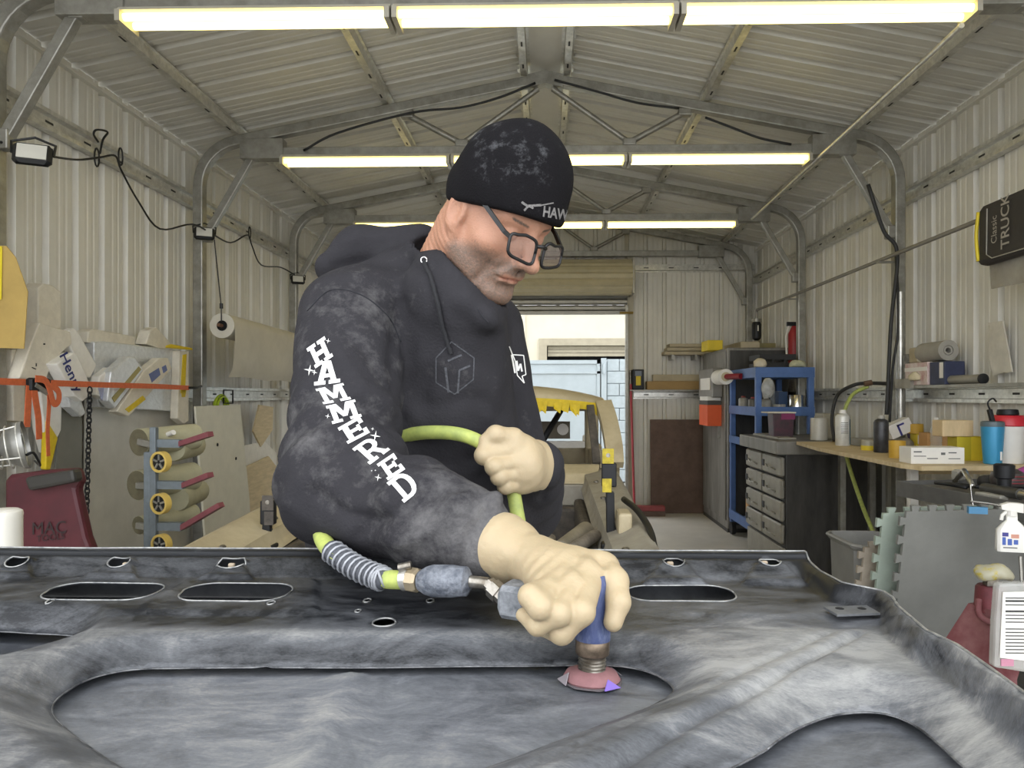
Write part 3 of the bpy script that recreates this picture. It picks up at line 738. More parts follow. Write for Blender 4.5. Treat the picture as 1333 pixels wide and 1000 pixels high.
jaw = np.clip((-.020-q[:, 2]-.35*np.clip(.06-q[:, 1], 0, 1))/.03, 0, 1)*np.clip((q[:, 1]+.015)/.03, 0, 1)*np.clip((q[:, 2]+.135)/.02, 0, 1)
lip = np.clip(1-np.abs(q[:, 2]+.0705)/.009, 0, 1)*np.clip((q[:, 1]-.080)/.01, 0, 1)*np.clip((.027-al)/.006, 0, 1)
must = np.clip(1-np.abs(q[:, 2]+.054)/.012, 0, 1)*np.clip((.034-al)/.008, 0, 1)*np.clip((q[:, 1]-.07)/.01, 0, 1)
nose = np.clip(1-np.sqrt((q[:, 0]/.024)**2+((q[:, 1]-.112)/.028)**2+((q[:, 2]+.03)/.024)**2), 0, 1)*1.6
cheek = np.clip(1-np.sqrt(((al-.052)/.03)**2+((q[:, 1]-.06)/.04)**2+((q[:, 2]+.035)/.03)**2), 0, 1)
brow = np.clip(1-np.abs(q[:, 2]-.017-.15*(al-.03))/.006, 0, 1)*np.clip((al-.012)/.006, 0, 1)*np.clip((.052-al)/.008, 0, 1)*np.clip((q[:, 1]-.06)/.01, 0, 1)
stub = np.maximum(jaw*.8, must*.9)*(1-lip); stub = np.clip(stub, 0, 1)
zero = np.zeros(len(Vb))
ATT = {'stubble': np.concatenate([stub, zero]), 'lips': np.concatenate([np.maximum(lip, np.maximum(nose*.5, cheek*.35)), zero]), 'brow': np.concatenate([brow, zero])}
m_skin_h = attr_mat('skin', '#ad7f67', [('lips', '#96604f', 20, .75, .9), ('stubble', '#6a5a4f', 260, .80, .6), ('brow', '#57473d', 300, .95, .4)], rough=.5, bump=.35, bscale=420, var=.12, vscale=45, sss=.12)
person = np_mesh('person', np.concatenate([Vh, Vb]), np.concatenate([Qh, Qb+len(Vh)]), m_skin_h, None, ATT)
# origin at the feet
off = Vector((float(PEL[0]), float(PEL[1]), 0.0))
person.data.transform(Matrix.Translation(-off)); person.location = off; WORLD[person] = off
tag(person, 'man in black beanie, glasses and dusty black hoodie, bent over the sander', 'person')

# hoodie
def fold(p, a, b, amp, n, width):
    """ripples running round a limb between a and b"""
    a, b = A3(a), A3(b); ab = b-a; t = ((p-a)@ab)/(ab@ab); w = p-a-t[..., None]*ab
    ph = w[..., 0]*9+w[..., 2]*13
    return amp*np.sin(t*n*6.283+ph*1.5+np.sin(ph*2)*.6)*np.exp(-((t-.5)/width)**2)
def hoodie_fn(p):
    d = flatcone(p, CH+A3((0, 0, -.02)), BEL, .192, .195, bf, .66)
    d = smin(d, flatcone(p, BEL, PEL+A3((0, 0, -.06)), .195, .185, bf, .70), .06)
    d = smin(d, flatcone(p, CH+A3((0, 0, .07)), SR+A3((.03, .02, -.005)), .075, .075, bf, .9), .05)
    d = smin(d, cone(p, CH+A3((0, 0, .07)), SL+A3((-.03, -.02, 0)), .08, .07), .05)
    d = smin(d, cone(p, NB+A3((-.02, .03, -.03)), CH+A3((0, 0, .0)), .085, .12), .06)
    # drop of the pockets over the belly
    d = smin(d, ell(p, BEL+bf*.085+A3((0, 0, -.02)), (.13, .10, .13)), .06)
    arm = cone(p, SR+A3((-.0, .0, -.01)), ER, .080, .076)
    arm = smin(arm, cone(p, ER+A3((-.012, .0, -.012)), ER+(WR-ER)*.55, .073, .058), .035)
    arm = smin(arm, cone(p, ER+(WR-ER)*.5, ER+(WR-ER)*.80, .060, .050), .03)
    arm = smin(arm, ell(p, ER+(WR-ER)*.80+A3((.0, .006, .006)), (.040, .045, .045)), .015)     # bunched sleeve above the cuff
    cuff = cone(p, ER+(WR-ER)*.82, ER+(WR-ER)*.97, .040, .0355)
    arm = arm+fold(p, SR*.35+ER*.65, ER+(WR-ER)*.05, .0035, 2.2, .9)+fold(p, ER, WR, .0042, 3.3, .42)
    tt = (p-ER)@(WR-ER)/((WR-ER)@(WR-ER))
    arm = smin(arm, cuff, .010)
    d = d+fold(p, CH+bl*.1, PEL, .0040, 2.4, .45)
    d = smin(d, arm, .016)
    la = cone(p, SL, EL, .082, .078); la = smin(la, cone(p, EL+A3((.012, 0, 0)), EL+(WL-EL)*.75, .076, .060), .03)
    la = la+fold(p, SL*.3+EL*.7, WL, .005, 2.6, .8)
    la = smin(la, cone(p, EL+(WL-EL)*.70, WL+(WL-EL)*.06, .047, .043), .010)
    d = smin(d, la, .018)
    # hood hanging behind the neck and collar round it
    hd = cone(p, P(548, 322, 1.22), P(470, 326, 1.24), .040, .036)
    hd = smin(hd, cone(p, P(470, 326, 1.24), P(432, 350, 1.20), .034, .028), .03)
    hd = smin(hd, cone(p, P(470, 345, 1.26), P(560, 350, 1.27), .05, .05), .04)
    cl = cone(p, P(545, 330, 1.14), P(580, 352, 1.065), .026, .020); cl = smin(cl, cone(p, P(580, 352, 1.065), P(606, 392, 1.03), .020, .017), .012)
    cl = smin(cl, cone(p, P(606, 392, 1.03), P(630, 412, 1.03), .017, .014), .012)
    cl2 = smin(cone(p, P(560, 335, 1.30), P(640, 400, 1.20), .032, .022), cone(p, P(640, 400, 1.20), P(634, 415, 1.04), .022, .014), .015)
    fill = cone(p, P(585, 385, 1.10), CH+bf*.03, .075, .13)
    fill = smin(fill, cone(p, P(610, 414, 1.085), P(585, 580, 1.20), .05, .13), .06)
    hd = smin(hd, smin(fill, cl, .012), .012); hd = smin(hd, cl2, .02)
    d = smin(d, hd, .014)
    hdl = head_local(hl(p))*HS; nk = cone(p, HW(0, -.030, -.050), NB+A3((0, 0, .03)), .059, .063)
    d = smax(d, -(np.minimum(hdl, nk)-.003), .004)
    d = d+.0012*np.sin(p[..., 0]*55+p[..., 2]*21)*np.sin(p[..., 2]*47-p[..., 0]*15+p[..., 1]*20)
    return d
Vc, Qc = surface_nets(hoodie_fn, (-.50, .74, CAMZ-.46), (.12, 1.50, CAMZ+.30), .0048)
Vc = relax(Vc, Qc, 1, .5)
def pix_of(V):
    d = V-np.array((0, 0, CAMZ)); c, s = math.cos(YAW), math.sin(YAW); f_ = -s*d[:, 0]+c*d[:, 1]; r_ = c*d[:, 0]+s*d[:, 1]
    return CX0+F*r_/f_, HY-F*d[:, 2]/f_
def vnormals(V, Q):
    n = np.cross(V[Q[:, 2]]-V[Q[:, 0]], V[Q[:, 3]]-V[Q[:, 1]]); N = np.stack([sum(np.bincount(Q[:, k], weights=n[:, i], minlength=len(V)) for k in range(4)) for i in range(3)], 1)
    return N/(np.linalg.norm(N, axis=1)[:, None]+1e-12)
FOLDS = [([(520, 395), (512, 470), (522, 545)], -.006, 9), ([(430, 497), (490, 508), (545, 548)], .005, 11), ([(415, 523), (470, 528), (522, 566)], -.0055, 9), ([(450, 430), (480, 465), (505, 510)], -.004, 8), ([(440, 455), (470, 500)], .0035, 9),
 ([(470, 694), (560, 645), (636, 640)], -.0055, 9), ([(476, 660), (560, 620), (620, 610)], .005, 11), ([(520, 708), (575, 685), (622, 672)], .005, 10), ([(598, 735), (612, 700), (634, 668)], -.007, 7), ([(590, 648), (625, 640), (646, 652)], .007, 9), ([(600, 668), (640, 672)], -.004, 6), ([(640, 650), (652, 668)], .006, 7),
 ([(372, 655), (430, 690), (505, 702)], .004, 12), ([(410, 640), (450, 668), (500, 676)], -.005, 9), ([(370, 600), (400, 585), (430, 590)], -.003, 9), ([(565, 345), (566, 430), (550, 520)], -.004, 10), ([(650, 425), (650, 480), (636, 540)], .004, 12), ([(672, 420), (668, 520), (690, 560)], -.004, 9),
 ([(700, 560), (712, 600), (706, 650)], -.005, 6), ([(690, 555), (704, 580), (703, 640)], .004, 5), ([(540, 600), (600, 610), (610, 600)], -.004, 9), ([(530, 480), (570, 470), (640, 500)], .0025, 14), ([(560, 530), (620, 520), (650, 540)], -.003, 10), ([(440, 345), (490, 340), (545, 350)], -.005, 8), ([(415, 345), (430, 318), (500, 305)], .003, 8), ([(430, 378), (470, 384), (505, 412)], .0025, 5)]
def apply_folds(V, Q, folds):
    px, py = pix_of(V); N = vnormals(V, Q); face = np.clip(-(N*(V-np.array((0, 0, CAMZ)))).sum(1)/np.linalg.norm(V-np.array((0, 0, CAMZ)), axis=1)*3, 0, 1); disp = np.zeros(len(V))
    for pts, a, wd in folds:
        cp = [(v.x, v.y) for v in catmull([Vector((x, y, 0)) for x, y in pts], 5)]; d = np.full(len(V), 1e9)
        for p0, p1 in zip(cp, cp[1:]): d = np.minimum(d, seg_d(px, py, p0, p1))
        disp += a*np.exp(-(d/wd)**2)
    disp *= np.clip((np.hypot(px-668, py-718)-50)/18, 0, 1)
    return V+N*(disp*face)[:, None]
Vc = apply_folds(Vc, Qc, FOLDS)
pf = Vc.astype(np.float32)
tfa = np.clip(((pf-ER)@(WR-ER))/((WR-ER)@(WR-ER)), 0, 1.1); dfa = cone(pf, ER, WR, .05, .05)
dust_tone = .33*np.clip(tfa-.1, 0, 1)*np.exp(-np.clip(dfa, 0, 1)/.05)
dust_tone += .07*np.exp(-np.clip(np.minimum(cone(pf, SR, ER, .08, .076), dfa), 0, 1)/.015)
dust_tone += .16*np.exp(-(np.linalg.norm(pf-A3(P(588, 500, 1.02)), axis=1)/.04)**2)+.12*np.exp(-(np.linalg.norm(pf-A3(P(470, 400, 1.02)), axis=1)/.06)**2)+.10*np.exp(-(np.linalg.norm(pf-A3(P(400, 580, .9)), axis=1)/.08)**2)
m_hoodie = attr_mat('hoodie_fleece', '#302f32', [('dust_tone', '#7d7b7a', 22, .60, .62)], rough=.9, bump=.45, bscale=260, var=.28, vscale=14)
hoodie = np_mesh('hoodie', Vc, Qc, m_hoodie, person, {'dust_tone': dust_tone})
bvh = BVHTree.FromPolygons([tuple(v) for v in Vc], [tuple(map(int, f)) for f in Qc])
CAM0 = Vector((0, 0, CAMZ))
def on(b, px, py, lift=.0012):
    d = ray(px, py).normalized(); h = b.ray_cast(CAM0, d)
    if h[0] is None: return None
    n = h[1] if h[1].dot(d) < 0 else -h[1]
    return h[0]+n*lift
def project_polys(b, polys, name, mat, parent, sub=4, lift=.0012):
    """quads given by four pixel corners each are laid on the surface"""
    mb = MB()
    for q in polys:
        g = []; ok = True
        for i in range(sub+1):
            for j in range(sub+1):
                u, v = i/sub, j/sub
                x = (q[0][0]*(1-u)+q[1][0]*u)*(1-v)+(q[3][0]*(1-u)+q[2][0]*u)*v; y = (q[0][1]*(1-u)+q[1][1]*u)*(1-v)+(q[3][1]*(1-u)+q[2][1]*u)*v
                p = on(b, x, y, lift)
                if p is None: ok = False
                g.append(p)
        if not ok: continue
        k = sub+1; mb.add(g, [(i*k+j, (i+1)*k+j, (i+1)*k+j+1, i*k+j+1) for i in range(sub) for j in range(sub)])
    return mb.build(name, mat, parent, smooth=True)
R_ = lambda x0, x1, y0, y1: [(x0, y0), (x1, y0), (x1, y1), (x0, y1)]
def arc(cx_, cy_, ro, ri, a0=-90, a1=90, n=7):
    out = []
    for i in range(n):
        a, b_ = math.radians(a0+(a1-a0)*i/n), math.radians(a0+(a1-a0)*(i+1)/n)
        out.append([(cx_+ro[0]*math.cos(a), cy_+ro[1]*math.sin(a)), (cx_+ro[0]*math.cos(b_), cy_+ro[1]*math.sin(b_)), (cx_+ri[0]*math.cos(b_), cy_+ri[1]*math.sin(b_)), (cx_+ri[0]*math.cos(a), cy_+ri[1]*math.sin(a))])
    return out
mir = lambda q: [(-x, y) for x, y in q][::-1]
hs = [R_(-.78, -.34, -1, 1), R_(-1, -.1, .68, 1), R_(-1, -.1, -1, -.68)]
ms = [R_(-.82, -.48, -1, 1), R_(-1, -.25, -1, -.7), R_(-1, -.4, .72, 1), [(-.78, 1), (-.32, 1), (.17, -.5), (-.14, -.5)]]
as_ = [[(-.78, -1), (-.34, -1), (.12, 1), (-.3, 1)], R_(-1, -.12, -1, -.68)]
GLY = {'H': hs+[mir(q) for q in hs]+[R_(-.4, .4, -.2, .2)], 'M': ms+[mir(q) for q in ms], 'A': as_+[mir(q) for q in as_]+[R_(-.42, .42, -.42, -.12), R_(-.45, .3, .74, 1)],
 'E': [R_(-.75, -.28, -1, 1), R_(-1, .92, .68, 1), R_(-1, .92, -1, -.68), R_(-.4, .5, -.17, .17), R_(.58, .92, .3, .75), R_(.58, .92, -.75, -.3), R_(.3, .55, -.34, .34)],
 'R': [R_(-.75, -.32, -1, 1), R_(-1, -.08, -1, -.7), R_(-1, .15, .72, 1), R_(-.5, .15, -.2, .1), [(-.1, -.1), (.38, -.12), (.86, -.8), (.42, -.86)], R_(.34, 1, -1, -.72)]+arc(.12, .41, (.66, .59), (.24, .28)),
 'D': [R_(-.75, -.3, -1, 1), R_(-1, .1, .7, 1), R_(-1, .1, -1, -.7)]+arc(.05, 0, (.92, 1), (.46, .68), n=9)}
LET = [('H', (108, 158), (46, -32), (-23, -52)), ('A', (145, 262), (67, -8), (0, -60)), ('M', (177, 373), (71, -15), (-21, -40)), ('M', (230, 466), (75, -20), (-18, -47)),
       ('E', (284, 562), (58, -32), (-27, -42)), ('R', (372, 664), (52, -38), (-46, -40)), ('E', (478, 753), (45, -30), (-31, -42)), ('D', (545, 852), (45, -36), (-44, -50))]
m_print = M('white_print', '#e9e8e4', .7, var=.05, scale=60)
for g, c, hr, hu in LET:
    polys = [[(390+(c[0]+x*hr[0]+y*hu[0])/4, 420+(c[1]+x*hr[1]+y*hu[1])/4) for x, y in q] for q in GLY[g]]
    project_polys(bvh, polys, 'printed_letter', m_print, hoodie, 3)
for cx_, cy_, r in ((150, 98, 14), (55, 250, 30), (80, 262, 16), (148, 490, 14), (392, 592, 28), (378, 556, 10), (412, 810, 20), (376, 775, 6), (396, 773, 6)):
    c = (390+cx_/4, 420+cy_/4); r /= 4; polys = []
    for a in range(4):
        an = math.radians(a*90+10); t = (c[0]+r*math.cos(an), c[1]+r*math.sin(an)); k = r*.16
        s1 = (c[0]+k*math.cos(an+1.57), c[1]+k*math.sin(an+1.57)); s2 = (c[0]-k*math.cos(an+1.57), c[1]-k*math.sin(an+1.57))
        polys.append([s1, t, t, s2])
    project_polys(bvh, polys, 'printed_star', m_print, hoodie, 2)
def stroke(pts, w=1.2):
    out = []
    for a, b_ in zip(pts, pts[1:]):
        dx, dy = b_[0]-a[0], b_[1]-a[1]; L = math.hypot(dx, dy); nx, ny = -dy/L*w/2, dx/L*w/2
        out.append([(a[0]+nx, a[1]+ny), (b_[0]+nx, b_[1]+ny), (b_[0]-nx, b_[1]-ny), (a[0]-nx, a[1]-ny)])
    return out
lg = stroke([(662, 451), (666, 462), (681, 463), (684, 488), (679, 490), (682, 499), (673, 489), (670, 470), (662, 451)], 1.3)+stroke([(672, 470), (674, 483), (677, 474), (679, 484)], 2.2)+stroke([(665, 462), (670, 486)], 2.4)
project_polys(bvh, lg, 'chest_logo', m_print, hoodie, 2)
# chalk-dusted hexagon mark on the chest
hx = [(588, 445), (617, 466), (616, 494), (592, 513), (568, 498), (568, 466), (588, 445)]
project_polys(bvh, stroke(hx, 1.6)+stroke([(580, 478), (584, 511)], 3.0)+stroke([(583, 470), (601, 462)], 2.6)+stroke([(596, 512), (598, 482), (612, 476)], 2.6), 'faded_emblem', M('chalk_print', '#5a5b60', .95, var=.3, scale=300), hoodie, 3, .0008)
# drawstring, eyelet, seams
def surf_path(b, pix, lift): return [q for q in (on(b, x, y, lift) for x, y in pix) if q is not None]
def lerp_pix(pix, n=6): return [(a[0]+(b_[0]-a[0])*k/n, a[1]+(b_[1]-a[1])*k/n) for a, b_ in zip(pix, pix[1:]) for k in range(n)]+[pix[-1]]
m_cord = M('black_cord', '#232327', .85, var=.3, scale=300)
pts = surf_path(bvh, lerp_pix([(554, 343), (562, 365), (572, 395), (578, 425), (585, 452), (588, 461)]), .004)
if len(pts) > 2: MB().tube(catmull(pts, 2), .0032, 8).build('drawstring', m_cord, hoodie, smooth=True)
e = on(bvh, 553, 340, .002)
if e: MB().tube([e+Vector((math.cos(a)*.0045, -.001, math.sin(a)*.0045)) for a in np.linspace(0, 6.2832, 17)], .0013, 6).build('eyelet', M('chrome_ring', '#d8d8d6', .25, .9, var=.05), hoodie, smooth=True)
m_seam = M('seam_thread', '#26262b', .95, var=.1)
for pix in ([(400, 405), (430, 378), (470, 384), (505, 412), (522, 445)], [(622, 402), (628, 412), (636, 420)], ):
    pts = surf_path(bvh, [(v.x, v.y) for v in catmull([Vector((x, y, 0)) for x, y in pix], 8)], .0003)
    if len(pts) > 2: MB().tube(pts, .0011, 6).build('seam', m_seam, hoodie, smooth=True)
# jeans and boots
Vj, Qj = surface_nets(lambda p: smin(legs(p, .016), flatcone(p, PEL+A3((0, 0, .05)), PEL+A3((0, 0, -.06)), .165, .17, bf, .7), .05), (-.6, .9, .02), (.25, 1.6, CAMZ-.25), .012)
np_mesh('jeans', relax(Vj, Qj, 1), Qj, M('denim_dark', '#2c3440', .85, var=.2, scale=30, bump=.2, bscale=300), person)
for s in (-1, 1):
    hip = PEL+bl*.095*s; kn = hip+bf*.03+bl*.02*s
    fx, fy = float(kn[0]), float(kn[1])+.04; mb = MB()
    mb.loft([[(fx+bf[0]*f+bl[0]*l, fy+bf[1]*f+bl[1]*l, z) for f, l in ((-.09*k, -.035*k), (0, -.045*k), (.13*k2, -.045*k), (.18*k2, -.02*k), (.18*k2, .02*k), (.13*k2, .045*k), (0, .045*k), (-.09*k, .035*k))] for z, k, k2 in ((0, 1, 1), (.025, 1.05, 1.02), (.05, 1, .95), (.085, .95, .55), (.14, .9, .3))])
    mb.build('boot', M('boot_leather', '#3a322b', .6, var=.2), person, smooth=60)

# beanie
def beanie_local(q):
    d = ell(q, (0, .013, .048), (.0870, .1000, .1060))
    d = smin(d, ell(q, (0, .011, .022), (.0865, .0990, .075)), .02)
    rim = .001+.30*q[..., 1]-q[..., 2]
    d = smax(d, rim, .006)
    d = d+.0012*np.sin(q[..., 2]*70+q[..., 1]*25+np.sin(q[..., 0]*40))*np.clip((q[..., 2]-.0)/.03, 0, 1)
    return d
Vk, Qk = surface_nets(lambda p: beanie_local(hl(p)), HCEN-A3((.15, .15, .10)), HCEN+A3((.16, .15, .19)), .0035)
qk = hl(Vk.astype(np.float32))
crown_grey = .17*np.exp(-((qk[:, 2]-.11)/.05)**2)*np.clip(.5-qk[:, 0]*8, 0, 1)  # greyer tone towards the crown, stronger on his right side
m_bean = attr_mat('beanie_knit', '#161517', [('dust_tone', '#77787b', 40, .66, .5)], rough=.95, bump=.5, bscale=420, var=.25, vscale=20)
beanie = np_mesh('beanie', relax(Vk, Qk, 1), Qk, m_bean, person, {'dust_tone': crown_grey})
bvb = BVHTree.FromPolygons([tuple(v) for v in Vk], [tuple(map(int, f)) for f in Qk])
m_emb = M('grey_embroidery', '#8f8c8a', .9, var=.25, scale=400, bump=.4, bscale=900)
tv, tf = text_mesh('HAWK', 1.0, .03, .15)
xs_ = [v[0] for v in tv]; x0_, x1_ = min(xs_), max(xs_)
mb = MB(); vv = []
for v in tv:
    u = (v[0]-x0_)/(x1_-x0_); px = 706+u*42; py = 275.5+u*7-v[1]*19
    vv.append(on(bvb, min(px, 744), py, .0012) or on(bvb, 738, py, .0012) or Vector(HW(0, .1, .05)))
mb.add(vv, tf); mb.build('embroidered_letters', m_emb, beanie)
project_polys(bvb, stroke([(679, 263), (686, 268), (704, 267)], 3)+stroke([(682, 274), (688, 268), (694, 271)], 2.6)+stroke([(700, 268), (720, 264)], 1.6), 'embroidered_swoosh', m_emb, beanie, 2)
# glasses
gl = bpy.data.objects.new('glasses', None); col.objects.link(gl); gl.parent = person; WORLD[gl] = WORLD[person]
m_gf = M('glasses_black', '#08080a', .45, var=.0); m_lens = M('glasses_lens', '#8a7a74', .05, var=0, alpha=.28)
for s in (-1, 1):
    def lp(a):
        cx_, r = 4, 1
        x = math.copysign(abs(math.cos(a))**.42, math.cos(a))*.0272; z = math.copysign(abs(math.sin(a))**.45, math.sin(a))*.0185
        z -= .002*(x*s > 0); return Vector(HW(s*.0368+x, .1215-abs(s*.0368+x)**2*2.4-(.30*z), -.011+z*(1.0 if x*s < 0 else .86)+.003*x*s/.03))
    loop_ = [lp(a) for a in np.linspace(0, 2*math.pi, 29)]
    MB().tube(loop_, .0024, 8).build('rim', m_gf, gl, smooth=True)
    c = sum(loop_[:-1], Vector())/28; mb = MB(); mb.add([c]+loop_[:-1], [(0, i+1, (i+1) % 28+1) for i in range(28)]); mb.build('lens', m_lens, gl, smooth=True)
    MB().tube([HW(s*.063, .1095, -.002), HW(s*.069, .099, .001), HW(s*.0765, .07, .013), HW(s*.080, .03, .026), HW(s*.080, -.015, .038)], 0, section=[(-.0018, -.003), (.0018, -.003), (.0018, .003), (-.0018, .003)], up=tuple(hup)).build('temple_arm', m_gf, gl)
MB().tube([HW(-.0105, .1200, -.003), HW(0, .1225, .0), HW(.0105, .1200, -.003)], .0026, 8).build('bridge', m_gf, gl, smooth=True)
# ------------------------------------------------------------------ gloves
m_glove = attr_mat('latex_glove', '#ad9b7c', [('crease', '#7d6b50', 60, .95, .5)], rough=.55, bump=.3, bscale=130, var=.07, vscale=30, sss=.08)
def chain(p, pts, rad, k=.005):
    d = None
    for (a, b_), (ra, rb) in zip(zip(pts, pts[1:]), zip(rad, rad[1:])):
        c = cone(p, a, b_, ra, rb); d = c if d is None else smin(d, c, k)
    return d
RK = {'i': A3(P(786, 738, .738)), 'm': A3(P(768, 750, .712)), 'r': A3(P(745, 764, .690)), 'p': A3(P(716, 772, .677))}
def glove_right(p):
    wr = A3(P(664, 717, .795)); d = cone(p, A3(P(648, 708, .805)), wr, .0345, .0335)
    d = smin(d, flatcone(p, wr, A3(P(722, 738, .750)), .033, .035, (0, .5, 1), .60), .02)
    for k, r in (('i', .0160), ('m', .0160), ('r', .0150), ('p', .0145)): d = smin(d, cone(p, A3(P(698, 732, .768)), RK[k], .024, r), .010)
    f1 = chain(p, [RK['i'], A3(P(801, 756, .712)), A3(P(805, 784, .692)), A3(P(798, 810, .684))], [.0140, .0130, .0115, .0095])
    f2 = chain(p, [RK['m'], A3(P(757, 797, .658)), A3(P(731, 823, .660)), A3(P(705, 815, .690))], [.0135, .0122, .0112, .0095])
    f3 = chain(p, [RK['r'], A3(P(728, 799, .650)), A3(P(700, 813, .655)), A3(P(681, 801, .668))], [.0128, .0112, .0100, .0070])
    f4 = chain(p, [RK['p'], A3(P(703, 790, .646)), A3(P(690, 776, .650)), A3(P(700, 766, .672))], [.0130, .0116, .0105, .0090])
    th = chain(p, [A3(P(688, 728, .785)), A3(P(735, 742, .775)), A3(P(778, 768, .745))], [.020, .0145, .0115])
    ff = smin(smin(f1, f2, .0015), smin(f3, f4, .0015), .0015); d = smin(d, ff, .004); d = smin(d, th, .012)
    # creases of the glove
    t = (p@A3((.75, -.35, -.55))); d = d+.0011*np.sin(t*520)*np.exp(-(np.linalg.norm(p-A3(P(705, 765, .70)), axis=-1)/.035)**2)+.0014*np.sin(t*300+p[..., 2]*120)*np.exp(-(np.linalg.norm(p-A3(P(765, 745, .72)), axis=-1)/.03)**2)
    d = smin(d, cone(p, A3(P(655, 713, .801)), A3(P(663, 717, .796)), .0395, .0375), .004)
    return d
lo = A3(P(620, 850, .62)); 
Vg, Qg = surface_nets(glove_right, (-.075, .60, CAMZ-.29), (.115, .86, CAMZ-.105), .0019)
def crease_shade(V, c, r): return .35*np.exp(-(np.linalg.norm(V-np.array(c), axis=1)/r)**2)  # darker tint that paints shade into the glove's creases
np_mesh('glove', relax(Vg, Qg, 1, .4), Qg, m_glove, person, {'crease': crease_shade(Vg, P(721, 753, .70), .008)+crease_shade(Vg, P(697, 765, .68), .008)*1.2+crease_shade(Vg, P(800, 812, .685), .006)})
LK = [A3(P(668, 585, 1.040)), A3(P(671, 602, 1.036)), A3(P(674, 617, 1.038)), A3(P(676, 630, 1.045))]
LP = [A3(P(630, 593, 1.020)), A3(P(643, 608, 1.014)), A3(P(650, 621, 1.016)), A3(P(658, 633, 1.024))]
def glove_left(p):
    wr = A3(P(697, 606, 1.115)); d = cone(p, A3(P(700, 607, 1.15)), wr, .034, .035)
    d = smin(d, flatcone(p, wr, A3(P(680, 606, 1.065)), .036, .044, (1, .3, 0), .75), .02)
    for k, r in zip(LK, (.0165, .0165, .0160, .0150)): d = smin(d, cone(p, A3(P(686, 606, 1.075)), k, .026, r*.92), .008)
    for i, (k, q, r) in enumerate(zip(LK, LP, (.0142, .0134, .0130, .0120))):
        tip = q+A3((.018, .042, -.004)); mid = q+A3((-.003, .022, -.003))
        d = smin(d, chain(p, [k, q, mid, tip], [r, r*.95, r*.85, r*.7]), .002)
    th = chain(p, [A3(P(688, 590, 1.07)), A3(P(668, 571, 1.045)), A3(P(645, 566, 1.028)), A3(P(632, 574, 1.026))], [.021, .0155, .0135, .0105]); d = smin(d, th, .010)
    t = p@A3((.5, .2, -.8)); d = d+.0007*np.sin(t*380)*np.exp(-(np.linalg.norm(p-A3(P(684, 628, 1.06)), axis=-1)/.03)**2)
    return d
Vg, Qg = surface_nets(glove_left, (-.13, .98, CAMZ-.18), (.05, 1.20, CAMZ-.02), .0018)
np_mesh('glove', relax(Vg, Qg, 1, .4), Qg, m_glove, person, {'crease': np.zeros(len(Vg))})

# ------------------------------------------------------------------ right-angle air sander
PADC = PZ(770, 886, CAMZ-.2825)
sd = thing('air_sander', 'blue right-angle air sander with pink octagonal abrasive disc in gloved hand', 'sander', PADC)
m_blue = M('worn_blue_housing', '#47527a', .5, .2, var=.2, scale=90, c2='#77819c', spread=(.30, .50), bump=.2, bscale=200, stretch=(1, 1, .35))
m_steel = M('scuffed_steel', '#a8a49c', .32, .85, var=.3, scale=60, c2='#6e675c')
axis_top = P(773, 778, PADC.y+.004)
def along(t): return PADC+(axis_top-PADC)*t
H_ = (axis_top-PADC).length
T = frame(PADC, axis_top)
MB().lathe([(.0175, .0405), (.0178, .043), (.0170, .056), (.0155, .074), (.0138, .096), (.0110, .104)], 24, T).build('head', m_blue, sd, smooth=50)
MB().lathe([(.0165, .0265), (.0170, .0275), (.0170, .0395), (.0160, .041)], 24, T).build('collar', M('bronze_collar', '#8b7a68', .4, .7, var=.3, scale=80), sd, smooth=50)
prof = []
for i in range(6): prof += [(.0142, .008+i*.0032), (.0128, .0096+i*.0032)]
prof += [(.0145, .0268)]
MB().lathe(prof, 20, T).build('spindle', m_steel, sd, smooth=30)
# disc: soft pad and an eight-cornered paper sheet with its corners lifting
m_pink = M('pink_pad', '#94696b', .75, var=.12, scale=60)
MB().lathe([(.0275, .0012), (.0285, .003), (.0250, .0085), (.0150, .0115), (.0130, .0118)], 24, T).build('pad', m_pink, sd, smooth=50)
dsc = MB(T); n = 8; R0 = .0315
ring = [(R0*(1.0 if i % 2 == 0 else .95)*math.cos(2*math.pi*i/16+.2), R0*(1.0 if i % 2 == 0 else .95)*math.sin(2*math.pi*i/16+.2)) for i in range(16)]
dsc.loft([[(x, y, .0002) for x, y in ring], [(x, y, .0013) for x, y in ring]]); dd = dsc.build('abrasive_disc', M('abrasive_grey', '#6d6568', .9, var=.2, scale=200), sd)
m_pur = M('purple_paper', '#8168bd', .7, var=.05); m_clr = M('pale_film', '#8f888c', .4, var=.05)
for k, (ang, mt) in enumerate(((190, m_pur), (292, m_clr), (35, m_pur), (130, m_clr))):
    a = math.radians(ang); c = Vector((math.cos(a), math.sin(a), 0)); s_ = Vector((-math.sin(a), math.cos(a), 0))
    p0 = c*.0318+Vector((0, 0, .0014)); p1 = c*.0285-s_*.009+Vector((0, 0, .0042)); p2 = c*.0285+s_*.009+Vector((0, 0, .0042)); p3 = c*.0245+Vector((0, 0, .0100 if mt is m_clr else .0085))
    mb = MB(T); mb.add([p0-s_*.010, p0+s_*.010, p3, p0-s_*.010+c*.001, p0+s_*.010+c*.001, p3+c*.001], [(0, 1, 2), (5, 4, 3), (0, 3, 4, 1), (1, 4, 5, 2), (2, 5, 3, 0)]); mb.build('folded_corner', mt, sd)
